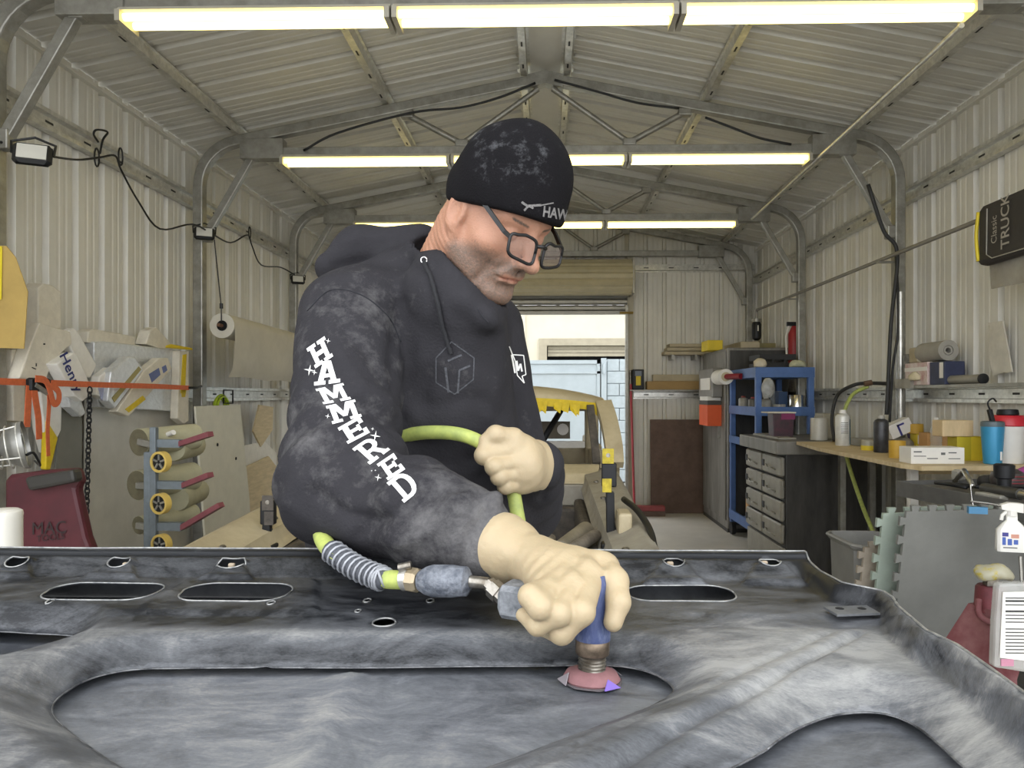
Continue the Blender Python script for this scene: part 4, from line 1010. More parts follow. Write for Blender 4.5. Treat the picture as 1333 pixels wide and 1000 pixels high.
# handle in the palm and the grille block at its end
hA = P(772, 786, PADC.y+.006); hB = P(688, 783, .722); hC = P(655, 778, .733)
MB().tube(catmull([hA, hA.lerp(hB, .5)+Vector((0, 0, .002)), hB], 6), .0165, 18, taper=lambda t: .85+.2*math.sin(t*3.1)).build('handle', M('handle_grey', '#5d6474', .55, .2, var=.25, scale=60, c2='#9aa0ac'), sd, smooth=True)
dirx = (hC-hB).normalized(); Tb = frame(hB-dirx*.004, hC)
blk = MB(Tb); L = (hC-hB).length+.004; blk.bbox((0, 0, L/2), (.036, .034, L), .005); bo = blk.build('exhaust_block', M('dusty_black_plastic', '#4a4d52', .6, .1, var=.3, scale=70, c2='#8c8f93'), sd)
for i in range(5):
    for j in (-1, 1):
        mb = MB(Tb); mb.tube([(-.0188, .010*j-.004, .006+i*.0055), (-.0188, .010*j+.004, .006+i*.0055)], .0011, 6); mb.build('grille_slot', M('slot_pale', '#a9abad', .6, var=.1), bo)
# ------------------------------------------------------------------ air hose with swivel, clamp and spring guard
hs_ = thing('air_hose', 'yellow-green rubber air hose looping from the sander through the man\'s hand', 'hose', P(560, 756, .76))
m_hose = M('hose_green', '#b4bd62', .6, var=.15, scale=50, c2='#8e9a55')
q0 = hC; q1 = P(636, 760, .745); q2 = P(612, 757, .75); q3 = P(546, 756, .765); q4 = P(530, 754, .772); q5 = P(520, 755, .775); q6 = P(494, 752, .785); q7 = P(430, 716, .835)
MB().lathe([(.0085, 0), (.0085, .006), (.0105, .006), (.0105, .017), (.008, .017), (.008, (q1-q0).length)], 6, frame(q0, q1)).build('hex_coupler', m_steel, hs_)
MB().cyl(q1, q2, .0065, 14).build('swivel_neck', m_steel, hs_, smooth=40)
L = (q3-q2).length
MB().lathe([(.009, 0), (.0155, .004), (.0160, .012), (.0172, .02), (.0172, L-.016), (.0150, L-.008), (.0105, L)], 18, frame(q2, q3)).build('swivel_body', M('dusty_fitting', '#8e9299', .7, .3, var=.4, scale=70, c2='#4d525c', bump=.5, bscale=120), hs_, smooth=50)
MB().lathe([(.011, 0), (.0135, .003), (.0135, .012), (.010, .014), (.010, (q4-q3).length+.004)], 8, frame(q3, q4)).build('hex_nut', M('brass_nut', '#b9a98c', .4, .6, var=.2), hs_)
ax = (q5-q4).normalized(); MB().lathe([(.0118, 0), (.0125, .0005), (.0125, .009), (.0118, .0095)], 20, frame(q4-ax*.004, q5)).build('clamp_band', M('clamp_band_steel', '#c9c6bf', .3, .8, var=.1), hs_, smooth=40)
cc = q4.lerp(q5, .3)+Vector((0, -.004, .0145)); MB().cyl(cc-Vector((.006, 0, .001)), cc+Vector((.008, 0, .002)), .0048, 10).build('clamp_screw', m_steel, hs_, smooth=40)
path = catmull([q4, q5, q6, P(462, 738, .808), q7, P(417, 690, .885), P(418, 655, .960), P(440, 612, 1.03), P(480, 583, 1.085), P(525, 568, 1.075), P(560, 563, 1.055), P(600, 566, 1.035), P(632, 580, 1.033), P(652, 600, 1.045), P(664, 622, 1.055), P(670, 650, 1.045), P(677, 690, 1.04), P(684, 725, 1.055), P(690, 800, 1.05), Vector((.0, 1.06, .75)), Vector((.03, 1.07, .3)), Vector((.15, 1.06, .03)), Vector((.5, 1.3, .012)), Vector((1.1, 2.0, .012)), Vector((1.7, 3.2, .012))], 7)
MB().tube(path, .0105, 12).build('rubber_hose', m_hose, hs_, smooth=True)
# spring guard: coil of flat wire over the hose
gp = catmull([q6+(q5-q6)*.15, q6, P(462, 738, .808), q7], 16); sp = []; turns = 15
for i in range(turns*12+1):
    t = i/(turns*12)*(len(gp)-1); k = min(int(t), len(gp)-2); c = gp[k].lerp(gp[k+1], t-k); tg = (gp[k+1]-gp[k]).normalized(); x = tg.cross(Vector((0, 0, 1))).normalized(); y = x.cross(tg); a = i/12*2*math.pi
    sp.append(c+(x*math.cos(a)+y*math.sin(a))*.0134)
MB().tube(sp, .0016, 5, section=None).build('spring_guard', M('guard_grey', '#a9abb0', .5, .3, var=.2), hs_, smooth=True)
MB().tube(gp, .0124, 12).build('guard_sleeve', M('guard_dark', '#4e5056', .7, var=.2), hs_, smooth=True)
# ------------------------------------------------------------------ outside the rear opening
m_cream = M('cream_stucco', '#cdc5b0', .9, var=.05, scale=3); m_dark = M('dark_interior', '#0b0b0c', .95, var=0); m_tanp = M('taupe_trim', '#a39a84', .7, var=.08)
bl_ = thing('neighbour_building', 'cream building with a half-open shutter beyond the pale blue gate', 'building', (1.5, 14, 0))
yb = 14.0; ox = P(712, 450, yb).x; oz = P(712, 450, yb).z
mb = MB(); mb.box((-7, yb, 0), (ox, yb+.3, 3.12)); mb.box((ox, yb, oz), (7, yb+.3, 3.12)); mb.box((4.5, yb, 0), (7, yb+.3, oz)); mb.build('wall', m_cream, bl_)
MB().box((ox, yb+.3, 0), (4.6, yb+3, oz)).build('dark_bay', m_dark, bl_)  # near-black box paints the shade inside the bay
mb = MB(); mb.box((ox-.16, yb-.05, 0), (ox, yb+.02, oz+.14)); mb.box((ox, yb-.05, oz), (4.6, yb+.02, oz+.14)); mb.build('door_surround', m_tanp, bl_)
for i in range(3): MB().box((ox+.02, yb+.05, oz-.07*(i+1)), (4.5, yb+.09-.01*(i % 2), oz-.07*i-.008)).build('shutter_slat', m_tanp, bl_)
MB().box((-.55, yb-.04, 0), (-.4, yb, 3.1)).build('pilaster', m_cream, bl_)
MB().box((-7, yb-.1, 3.12), (7, yb+.3, 3.2)).build('sky_strip', M('sky_strip_white', '#f4f3ee', .8, var=.02), bl_)  # white box standing for the bright strip of sky above the wall
m_gate = M('pale_blue_paint', '#aab4b8', .6, var=.06, scale=4)
gy = 11.5; gt = thing('steel_gate', 'pale blue steel gate in the block wall behind the opening', 'gate', (.2, gy, 0))
gx0, gx1 = P(520, 500, gy).x, P(781, 500, gy).x; gz = P(700, 469, gy).z
MB().box((gx0, gy-.01, .06), (gx1, gy+.01, gz-.04)).build('sheet', m_gate, gt)
mb = MB(); mb.box((gx0, gy-.03, gz-.06), (gx1, gy+.03, gz)); mb.box((gx1-.05, gy-.03, .03), (gx1, gy+.03, gz)); mb.box((gx0, gy-.03, .03), (gx0+.05, gy+.03, gz)); mb.box((gx0, gy-.03, .03), (gx1, gy+.03, .08)); mb.box((gx0, gy-.03, gz-.22), (gx1, gy-.005, gz-.18)); mb.build('gate_frame', m_gate, gt)
MB().box((gx1+.02, gy-.05, 0), (gx1+.1, gy+.05, gz+.03)).build('post', m_gate, gt)
MB().cyl((gx1+.06, gy-.07, 1.75), (gx1+.06, gy-.07, 1.92), .02, 8).build('hinge', m_gate, gt)
bw = thing('block_wall', 'pale blue painted concrete block wall beside the steel gate', 'wall', (1.9, gy, 0))
m_blkp = M('pale_blue_block', '#aeb8bc', .85, var=.08, scale=10, bump=.2, bscale=50)
MB().box((gx1+.115, gy+.03, 0), (3.6, gy+.17, gz-.02)).build('mortar_bed', M('mortar', '#949da1', .9, var=.05), bw)
proto = None
for r in range(10):
    for c in range(7):
        x = gx1+.12+c*.4-(.2 if r % 2 else 0); x0 = max(x, gx1+.12); x1 = x+.388
        if x1 > 3.6: continue
        if proto is None or abs((x1-x0)-.388) > .001:
            o = MB().box((x0, gy, r*.2), (x1, gy+.19, r*.2+.19)).build('block', m_blkp, bw, bevel=.006)
            if abs((x1-x0)-.388) < .001: proto = o; pxz = (x0, r*.2)
        else:
            o = proto.copy(); col.objects.link(o); o.parent = bw; o.location = (x0-pxz[0], 0, r*.2-pxz[1])

# ------------------------------------------------------------------ stripped pickup behind the man
TC = -.40
tk = thing('pickup_truck', 'stripped pickup truck in beige primer, roof edge masked with yellow tape', 'truck', (TC, 4.2, 0))
m_prim = M('beige_primer', '#c2b596', .55, var=.12, scale=6, c2='#a89a7c'); m_primg = M('grey_primer', '#a5a094', .6, var=.15, scale=5, c2='#857f73')
m_tape = M('yellow_masking_tape', '#e0c21c', .6, var=.1, scale=40); m_bay = M('dusty_bay_black', '#3b3733', .75, var=.3, scale=20, c2='#5e574f'); m_rub = M('tyre_rubber', '#1b1b1c', .85, var=.1)
m_eng = M('dusty_engine', '#8e8578', .75, .1, var=.35, scale=14, c2='#5d564d')
# roof: crowned sheet with a rounded front edge
def roof_ring(y, z, hw, crown, n=22):
    return [(TC+hw*t, y+.10*abs(t)**3, z+crown*(1-abs(t)**2.6)) for t in np.linspace(-1, 1, n)]
rings = [roof_ring(4.375, 1.325, .765, .045), roof_ring(4.38, 1.35, .77, .055), roof_ring(4.42, 1.372, .775, .07), roof_ring(4.55, 1.385, .775, .085), roof_ring(4.9, 1.385, .775, .09), roof_ring(5.3, 1.37, .765, .085), roof_ring(5.45, 1.33, .75, .06)]
low = [[(x, y, z-.02) for x, y, z in r] for r in rings]
mb = MB(); mb.loft(rings, closed=False); mb.loft([r[::-1] for r in low], closed=False); mb.build('roof', m_prim, tk, smooth=60)
mb = MB()
fr = roof_ring(4.368, 1.322, .768, .045); mb.tube(fr, 0, section=[(-.024, -.004), (.024, -.004), (.024, .004), (-.024, .004)], up=(0, 1, 0))
for k in range(9):
    t = random.uniform(.4, .98)*random.choice((1, 1, 1, -1)); a = Vector((TC+.768*t, 4.36+.1*abs(t)**3, 1.32+.04*(1-abs(t)**2.6)))
    mb.add([a, a+Vector((.05, -.01, .01)), a+Vector((.04, -.02, -.05-.03*random.random())), a+Vector((.0, -.015, -.03))], [(0, 1, 2, 3)])
mb.build('masking_tape', m_tape, tk)
for s in (-1, 1):
    X = lambda v: TC+s*v
    MB().tube(catmull([(X(.80), 4.08, 1.0), (X(.80), 4.16, 1.10), (X(.785), 4.30, 1.24), (X(.765), 4.46, 1.345)], 4), 0, section=sq(.10, .06), up=(0, 1, 0)).build('windscreen_pillar', m_prim, tk, smooth=60)
    MB().tube(catmull([(X(.70), 4.15, 1.0), (X(.695), 4.25, 1.12), (X(.68), 4.43, 1.33)], 4), 0, section=sq(.045, .04), up=(0, 1, 0)).build('pillar_channel', m_bay, tk)
    MB().box((min(X(.70), X(.80)), 5.32, .6), (max(X(.70), X(.80)), 5.46, 1.36)).build('rear_pillar', m_prim, tk, bevel=.02)
    MB().loft([[(X(.80), 4.12, z), (X(.84), 4.2, z-.02), (X(.84), 5.3, z-.02), (X(.80), 5.44, z), (X(.72), 5.44, z), (X(.72), 4.12, z)][::s] for z in (.5, .75, 1.0)]).build('door', m_prim, tk)
    # fender: inner lip, crest, outer side
    rings = []
    for y in (1.95, 2.1, 2.3, 2.6, 3.0, 3.5, 4.0, 4.12):
        c = .752+.045*(y-2.0)/2.1; zc = .915+.085*(y-2.0)/2.1
        rings.append([(X(.615), y, zc-.10), (X(.625), y, zc-.045), (X(c-.09), y, zc-.030), (X(c-.03), y, zc), (X(c), y, zc-.008), (X(c+.035), y, zc-.07), (X(c+.05), y, zc-.2), (X(c+.04), y, zc-.45), (X(c+.02), y, zc-.45), (X(c-.01), y, zc-.1), (X(c-.09), y, zc-.05), (X(.635), y, zc-.065), (X(.60), y, zc-.12)][::s])
    MB().loft(rings).build('fender', m_prim if s < 0 else m_primg, tk, smooth=50)
    for y in (2.3, 2.75, 3.2, 3.65):
        MB().lathe([(.012, 0), (.012, .008), (.006, .012)], 6, at((X(.66), y, .885+.085*(y-2.0)/2.1))).build('fender_bolt', m_steel, tk)
    MB().box((min(X(.56), X(.62)), 1.95, .45), (max(X(.56), X(.62)), 4.0, .82)).build('inner_wing', m_bay, tk, bevel=.02)
    for y in (2.35, 6.0):
        MB().lathe([(.20, -.1), (.33, -.1), (.36, -.07), (.36, .07), (.33, .1), (.20, .1)], 28, at((X(.62), y, .36), 0, 90, 0)).build('tyre', m_rub, tk, smooth=40)
        MB().lathe([(.05, -.05), (.19, -.05), (.21, -.09), (.21, .09), (.19, .05), (.05, .05)], 20, at((X(.62), y, .36), 0, 90, 0)).build('wheel_rim', m_steel, tk, smooth=40)
    MB().box((min(X(.76), X(.84)), 5.5, .5), (max(X(.76), X(.84)), 6.9, 1.02)).build('bed_side', m_prim, tk, bevel=.02)
    # hood hinge: yellow plates, black body, arm
    hx = X(.665); hg = bpy.data.objects.new('hood_hinge', None); col.objects.link(hg); hg.parent = tk; WORLD[hg] = WORLD[tk]
    if s > 0:
        b0 = P(795, 708, 2.62); b1 = P(794, 640, 2.62); b2 = P(791, 588, 2.62)
    else:
        b0, b1, b2 = [Vector((2*TC-p.x, p.y, p.z)) for p in (P(795, 712, 2.62), P(794, 682, 2.62), P(791, 650, 2.62))]
    MB().bar(b0, b1, .03, .03).build('arm', m_blk, hg, bevel=.004); MB().bar(b0+Vector((.02*s, 0, 0)), b1+Vector((-.01*s, 0, -.02)), .012, .02).build('link', m_blk, hg)
    MB().cbox(b1.lerp(b2, .42), (.055, .03, .09)).build('hinge_body', m_blk, hg, bevel=.006)
    m_yel = M('yellow_zinc', '#c9b53a', .45, .4, var=.25, scale=30) if s > 0 else m_bay
    MB().cbox(b2+Vector((0, -.018, -.015)), (.042, .006, .055)).build('yellow_plate', m_yel, hg); MB().cbox(b1.lerp(b2, .1)+Vector((-.012*s, -.018, .01)), (.034, .006, .05)).build('yellow_plate', m_yel, hg)
    MB().cyl(b2+Vector((0, -.024, -.012)), b2+Vector((0, -.016, -.012)), .008, 10).build('bolt', m_steel, hg)
    MB().cbox(b0+Vector((0, 0, -.01)), (.07, .06, .03)).build('foot', m_blk, hg, bevel=.005)
MB().loft([[(TC-.72, 4.12, .995), (TC+.72, 4.12, .995), (TC+.70, 4.02, .965), (TC+.68, 3.98, .90), (TC-.68, 3.98, .90), (TC-.70, 4.02, .965)], [(TC-.72, 4.16, 1.0), (TC+.72, 4.16, 1.0), (TC+.70, 4.16, .96), (TC+.68, 4.1, .90), (TC-.68, 4.1, .90), (TC-.70, 4.16, .96)]]).build('cowl', m_prim, tk, bevel=.01)
MB().box((TC-.68, 3.97, .78), (TC+.68, 4.05, .90)).build('cowl_step', m_primg, tk, bevel=.01)
MB().box((TC-.68, 3.9, .45), (TC+.68, 4.05, .78)).build('firewall', m_bay, tk, bevel=.02)
c = P(730, 630, 3.965); MB().cyl((c.x, 3.962, c.z), (c.x, 3.975, c.z), .012, 12).build('vent_hole', m_dark, tk)
MB().box((TC-.76, 5.42, .5), (TC+.76, 5.46, 1.02)).build('rear_cab_wall', m_prim, tk); MB().box((TC-.76, 5.42, 1.28), (TC+.76, 5.46, 1.36)).build('rear_cab_header', m_prim, tk)
MB().box((TC-.78, 4.1, .45), (TC+.78, 5.45, .5)).build('cab_floor', m_bay, tk)
MB().box((TC-.70, 4.22, .86), (TC+.70, 4.40, .98)).build('dashboard', m_bay, tk, bevel=.02)
a = P(712, 560, 4.9); MB().box((a.x-.12, 4.9, a.z-.06), (a.x+.16, 4.92, a.z+.06)).build('gauge_plate', M('bare_plate', '#6b6252', .6, .3, var=.2), tk); MB().cyl((a.x+.11, 4.895, a.z+.005), (a.x+.11, 4.925, a.z+.005), .04, 16).build('gauge_opening', M('pale_sheet', '#d9d4cd', .7, var=.05), tk)
MB().box((a.x-.2, 4.85, a.z-.12), (a.x+.26, 4.9, a.z-.075)).build('seat_rail_sheet', M('pale_sheet2', '#d8d2c6', .6, var=.1), tk)
MB().tube([P(700, 585, 4.5), P(722, 548, 4.7), P(730, 535, 4.9)], .02, 8).build('roll_bar', m_blk, tk, smooth=True)
MB().tube(catmull([P(716, 598, 4.3), P(730, 606, 4.28), P(745, 615, 4.25)], 4), .014, 8).build('wiring_loom', m_blk, tk, smooth=True)
# engine bay
MB().box((TC-.45, 2.1, .40), (TC+.45, 3.9, .46)).build('crossmember', m_bay, tk)
MB().bbox((TC, 3.0, .60), (.5, .75, .26), .05).build('engine_block', m_eng, tk)
for s in (-1, 1):
    MB().bbox((TC+s*.24, 3.0, .76), (.16, .62, .09), .03).build('valve_cover', m_eng, tk)
MB().lathe([(.12, 0), (.14, .02), (.14, .07), (.10, .09), (.03, .09)], 24, at((TC+.30, 2.75, .78))).build('air_cleaner', m_eng, tk, smooth=40)
MB().cyl(P(730, 716, 2.6), P(763, 690, 2.85), .035, 14).build('intake_pipe', M('cast_pipe', '#a39a88', .6, .3, var=.2), tk, smooth=40)
MB().cyl(P(745, 716, 2.55), P(775, 697, 2.75), .025, 14).build('intake_pipe', m_eng, tk, smooth=40)
a = P(820, 690, 2.55); MB().tube(catmull([P(812, 650, 2.75), P(830, 665, 2.6), P(846, 690, 2.45), P(852, 714, 2.3)], 5), .012, 8).build('wing_seal', m_blk, tk, smooth=True)
MB().cbox(P(812, 690, 2.6), (.05, .12, .14)).build('core_support', m_prim, tk, bevel=.01)
# ------------------------------------------------------------------ things along the left wall
def wall_prism(pix, X, th, sx=-1):
    """outline given on the wall plane X, thickness th towards the wall"""
    pts = [PX(x, y, X) for x, y in pix]; n = len(pts); d = Vector((sx*th, 0, 0)); mb = MB()
    mb.add(pts+[p+d for p in pts], [tuple(range(n)), tuple(range(2*n-1, n-1, -1))]+[(i, n+i, n+(i+1) % n, (i+1) % n) for i in range(n)])
    return mb
m_foam = M('cream_foam', '#dcd5c4', .85, var=.08, scale=20, bump=.15, bscale=80); m_foamw = M('white_foam', '#e6e3db', .85, var=.06, scale=20); m_foil = M('silver_foil', '#dfe1e2', .38, .45, var=.1, scale=40, bump=.5, bscale=18)
m_btape = M('blue_tape', '#6a75a3', .6, var=.1); m_otape = M('olive_tape', '#a59a5c', .5, var=.1)
X1 = -2.36
def foam(pix, label, mat=None, X=X1, th=.06, cat='foam offcut', name='foam_offcut', parts=()):
    o = wall_prism(pix, X, th).build(name, mat or m_foam, bevel=.006)
    tag(o, label, cat, 'foam offcuts behind the orange strap')
    for pn, pp, pm in parts:
        wall_prism(pp, X+.0025, .002).build(pn, pm, o)
    return o
foam([(50, 375), (57, 369), (68, 371), (80, 380), (80, 428), (50, 428)], 'tall upright cream foam block rising above the others by the steel post', X=-2.40, th=.08)
foam([(52, 420), (92, 432), (94, 448), (82, 458), (72, 468), (60, 494), (25, 493), (38, 455)], 'wide angled cream foam slab with small pencil marks', X=-2.34, parts=[('pencil_mark', [(57, 447), (59, 447), (59, 449), (57, 449)], m_dark), ('pencil_mark', [(42, 478), (47, 480), (47, 481), (42, 479)], m_dark), ('pencil_mark', [(47, 473), (48, 473), (48, 477), (47, 477)], m_dark)])
foam([(15, 455), (28, 455), (34, 492), (32, 550), (18, 548)], 'narrow cream foam strip standing next to the near steel post', X=-2.40)
foam([(52, 500), (62, 480), (80, 472), (82, 500), (80, 560), (66, 590), (58, 560)], 'long white foam strip hanging down behind the loose strap ends', m_foamw, X=-2.38)
foam([(90, 430), (97, 427), (105, 437), (126, 475), (118, 492), (108, 490), (92, 452)], 'slanting cream foam bar wrapped in crinkled film', m_foamw, X=-2.35, th=.04)
foam([(73, 474), (96, 459), (101, 462), (122, 510), (108, 523), (98, 516)], 'cream foam bag with dark blue lettering above the orange strap', m_foamw, X=-2.29, th=.06)
hb = bpy.data.objects['foam_offcut.005']
a_ = PX(92, 485, -2.288); text_on('lettering', 'Henry', M('navy_print', '#2b3470', .7, var=.05), hb, a_, PX(103, 503, -2.288)-PX(90, 473, -2.288), PX(102, 478, -2.288)-PX(84, 489, -2.288), .085, .015)
foam([(114, 446), (115, 432), (122, 428), (176, 438), (176, 450)], 'flat cream foam block lying along the top of the foil board', X=-2.40, th=.07)
foam([(190, 448), (196, 430), (204, 426), (224, 448), (215, 456)], 'pointed cream foam wedge on top of the foil board', X=-2.39, th=.07)
foam([(123, 445), (134, 444), (234, 456), (235, 536), (130, 530), (123, 500)], 'large foil-faced foam board behind the slanted taped blocks', m_foil, X=-2.38, th=.055)
foam([(145, 484), (167, 464), (176, 465), (187, 482), (150, 532), (140, 522)], 'slanted foil foam block banded with olive tape', m_foil, X=-2.30, th=.05, parts=[('tape_band', [(181, 477), (184, 481), (149, 524), (146, 518)], m_otape)])
foam([(188, 482), (208, 466), (219, 466), (224, 480), (180, 530), (168, 542), (152, 536)], 'slanted cream foam block with blue and yellow tape patches', m_foam, X=-2.30, th=.05, parts=[('tape_patch', [(194, 487), (207, 479), (209, 488), (198, 498)], m_btape), ('tape_patch', [(211, 478), (216, 475), (218, 482), (213, 486)], m_btape), ('tape_patch', [(163, 533), (186, 515), (190, 520), (168, 537)], m_tape)])
foam([(234, 457), (246, 457), (246, 548), (240, 552), (231, 545)], 'narrow upright cream strip with yellow tape by the second steel post', m_foam, X=-2.33, th=.05, parts=[('tape_strip', [(238, 462), (243, 461), (241, 512), (235, 512)], m_tape), ('tape_strip', [(236, 507), (243, 507), (241, 517), (237, 517)], m_tape)])
foam([(217, 450), (224, 448), (250, 453), (252, 456), (217, 453)], 'strip of yellow tape stretched over the foil board corner', m_tape, X=-2.31, th=.01, cat='tape')
foam([(130, 490), (146, 478), (150, 490), (138, 520), (126, 514)], 'small cream foam chunk with a lilac bag beside the foil block', m_foamw, X=-2.33, th=.05, parts=[('lilac_bag', [(128, 505), (140, 505), (139, 518), (132, 521)], M('lilac_film', '#a9aecd', .4, var=.2))])
foam([(86, 505), (104, 515), (112, 538), (106, 543), (92, 530)], 'crumpled foil foam scrap poking out below the strap', m_foil, X=-2.33, th=.05)
foam([(62, 548), (76, 570), (66, 612), (60, 611)], 'yellow taped foam sliver below the strap ends', m_tape, X=-2.37, th=.03)
# orange ratchet strap
st_ = thing('ratchet_strap', 'orange ratchet strap stretched across the foam offcuts', 'strap', PX(60, 500, -2.2))
m_or = M('orange_webbing', '#d0693f', .7, var=.12, scale=60)
def ribbon(pix, X, w, name, parent, mat, lift=.0):
    pts = catmull([PX(x, y, X) for x, y in pix], 6); return MB().tube(pts, 0, section=[(-w/2, -.0015), (w/2, -.0015), (w/2, .0015), (-w/2, .0015)], up=(1, 0, 0)).build(name, mat, parent, smooth=60)
ribbon([(-25, 495), (10, 497), (60, 498.5), (130, 501), (200, 503), (246, 505)], -2.235, .028, 'webbing', st_, m_or)
mb = MB(); c = PX(50, 501, -2.225); mb.bbox((c.x, c.y, c.z), (.03, .13, .06), .008); mb.build('ratchet', m_blk, st_); MB().cyl(c+Vector((.01, -.04, .0)), c+Vector((.01, .05, -.04)), .012, 8).build('ratchet_handle', m_galvd, st_)
ribbon([(38, 502), (37, 520), (36, 540), (35, 556)], -2.22, .035, 'loose_end', st_, m_or); ribbon([(44, 504), (47, 525), (50, 545), (51, 572)], -2.215, .035, 'loose_end', st_, m_or)
ribbon([(46, 493), (58, 495), (64, 505), (70, 525), (76, 522), (76, 510), (66, 500)], -2.20, .03, 'loop', st_, m_or); ribbon([(63, 500), (64, 525), (62, 560), (63, 594)], -2.21, .022, 'loose_end', st_, m_or)
MB().tube([PX(245, 505, -2.235), PX(256, 505, -2.24), PX(262, 503, -2.3)], .008, 8).build('hook', m_blk, st_, smooth=True)
# sheets behind
def sheet(pix, X, th, name, label, cat, mat, group=None):
    o = wall_prism(pix, X, th).build(name, mat, bevel=.002); return tag(o, label, cat, group)
sheet([(112, 520), (244, 536), (244, 760), (110, 820)], -2.44, .012, 'metal_sheet', 'big dull silver sheet leaning on the wall under the foam scraps', 'metal sheet', M('dull_silver_sheet', '#d2cfc5', .5, .35, var=.1, scale=3))
sheet([(80, 528), (107, 545), (107, 730), (62, 730)], -2.42, .012, 'metal_sheet', 'dark grey sheet standing between the red creeper and hanging chain', 'metal sheet', M('dark_grey_sheet', '#8d8c84', .5, .4, var=.1, scale=3))
# chain
ch = thing('hanging_chain', 'black steel chain hanging from the orange strap', 'chain', PX(115, 700, -2.22)); a, b = PX(117, 505, -2.22), PX(112, 702, -2.22)
L = (b-a).length; nl = 30; pl = None
for i in range(nl):
    t = (i+.5)/nl; c = a.lerp(b, t); h = L/nl*.72; pts = [(0, .011*math.cos(q), h*math.sin(q)) if i % 2 else (.011*math.cos(q), 0, h*math.sin(q)) for q in np.linspace(0, 2*math.pi, 11)]
    MB().tube([c+Vector(p) for p in pts], .0038, 5).build('link', m_blk, ch, smooth=True)
# red padded creeper standing on end
m_red = M('maroon_plastic', '#571a24', .5, var=.12, scale=4, c2='#40111a')
cY = 2.45; cp = lambda x, y, d=0: P(x, y, cY+d)
cr = thing('mechanics_creeper', 'maroon mechanic\'s creeper with a black head pad standing on end', 'creeper', (P(60, 700, cY).x, cY, 0))
pix = [(5, 625), (5, 900), (135, 900), (128, 740), (112, 700), (102, 655), (98, 636), (104, 628), (98, 610), (60, 612), (12, 618)]
pts = [cp(x, y) for x, y in pix]; n = len(pts)
mb = MB(); mb.add(pts+[p+Vector((0, .05, 0)) for p in pts], [tuple(range(n)), tuple(range(2*n-1, n-1, -1))]+[(i, n+i, n+(i+1) % n, (i+1) % n) for i in range(n)]); mb.build('body', m_red, cr, bevel=.015)
q = [cp(x, y, -.045) for x, y in ((30, 622), (95, 611), (98, 628), (36, 640))]; mb = MB(); mb.add(q+[p+Vector((0, .05, 0)) for p in q], [(0, 1, 2, 3), (7, 6, 5, 4)]+[(i, 4+i, 4+(i+1) % 4, (i+1) % 4) for i in range(4)]); mb.build('head_pad', M('black_vinyl', '#35332f', .5, var=.1), cr, bevel=.012)
m_lt = M('black_letters', '#2b1c1e', .6, var=.1)
text_on('lettering', 'MAC', m_lt, cr, cp(64, 688, -.004), (1, 0, .06), (0, 0, 1), .062, .0, .95); text_on('lettering', 'TOOLS', m_lt, cr, cp(66, 700, -.004), (1, 0, .12), (0, 0, 1), .032, .0, 1.0)
for x in (20, 118): MB().lathe([(.02, -.012), (.028, -.012), (.028, .012), (.02, .012)], 14, at(cp(x, 895, .06)+Vector((0, 0, 0)), 0, 90, 0)).build('caster', m_rub, cr)
zb = cp(60, 900).z
MB().box((cp(5, 900).x, cY, 0), (cp(135, 900).x, cY+.05, zb+.01)).build('lower_frame', m_red, cr, bevel=.01)
# white tub at the left edge
tb = thing('white_tub', 'white plastic tub with printed label beside the creeper', 'tub', P(5, 720, 1.75)); c = P(2, 668, 1.75); r = .045
MB().lathe([(r*.98, -.16), (r, -.155), (r, -.01), (r*1.02, -.004), (r*.98, .004), (r*.8, .009), (.01, .010)], 28, at(c)).build('body', M('white_plastic', '#e9e6dc', .4, var=.03), tb, smooth=40)
for (u0, u1, z0, z1, mt) in ((-.2, .35, -.06, -.052, m_dark), (.1, .35, -.045, -.025, M('label_red', '#b0404a', .6, var=0)), (-.2, .35, -.075, -.071, m_dark), (-.2, .35, -.085, -.081, m_dark), (-.2, .3, -.095, -.091, m_dark)):
    mb = MB(); k = 5; an = [-math.pi/2+.5*(u0+(u1-u0)*i/k)*2 for i in range(k+1)]
    mb.add([(c.x+(r+.0006)*math.cos(a), c.y+(r+.0006)*math.sin(a), c.z+z) for z in (z0, z1) for a in an], [(i, i+1, k+2+i, k+1+i) for i in range(k)]); mb.build('label_print', mt, tb)
# low bench that the tub stands on
tl = thing('side_stand', 'grey steel side stand under the white tub', 'stand', (c.x-.12, 1.75, 0)); MB().box((c.x-.35, 1.62, c.z-.185), (c.x+.07, 1.90, c.z-.16)).build('top', m_galvd, tl)
for dx in (-.33, .05):
    for y in (1.64, 1.88): MB().box((c.x+dx-.015, y-.015, 0), (c.x+dx+.015, y+.015, c.z-.185)).build('leg', m_galvd, tl)
# cage lamp with reflector
lp = thing('cage_lamp', 'clamp work lamp with wire cage and tin reflector', 'lamp', P(20, 600, 1.95)); a = P(-45, 592, 1.95); b = P(34, 579, 2.02); ax = (b-a).normalized()
fT = frame(a, b); Lc = (b-a).length
MB(fT).lathe([(.07, Lc), (.068, Lc-.01), (.045, Lc-.05), (.022, Lc-.06), (.02, Lc-.12)], 24, cap=False).build('reflector', M('tin_reflector', '#9b9a95', .35, .7, var=.15), lp, smooth=60)
for i in range(7):
    z = Lc-.012-i*.028; r = .066*(1-.07*i); MB(fT).tube([(r*math.cos(t), r*math.sin(t), z) for t in np.linspace(0, 2*math.pi, 25)], .0024, 6).build('cage_ring', m_galv, lp, smooth=True)
for k in range(4):
    t = k*math.pi/2+.5; MB(fT).tube([(.066*math.cos(t), .066*math.sin(t), Lc-.01), (.05*math.cos(t), .05*math.sin(t), Lc-.12), (.038*math.cos(t), .038*math.sin(t), Lc-.19)], .0024, 6).build('cage_rod', m_galv, lp)
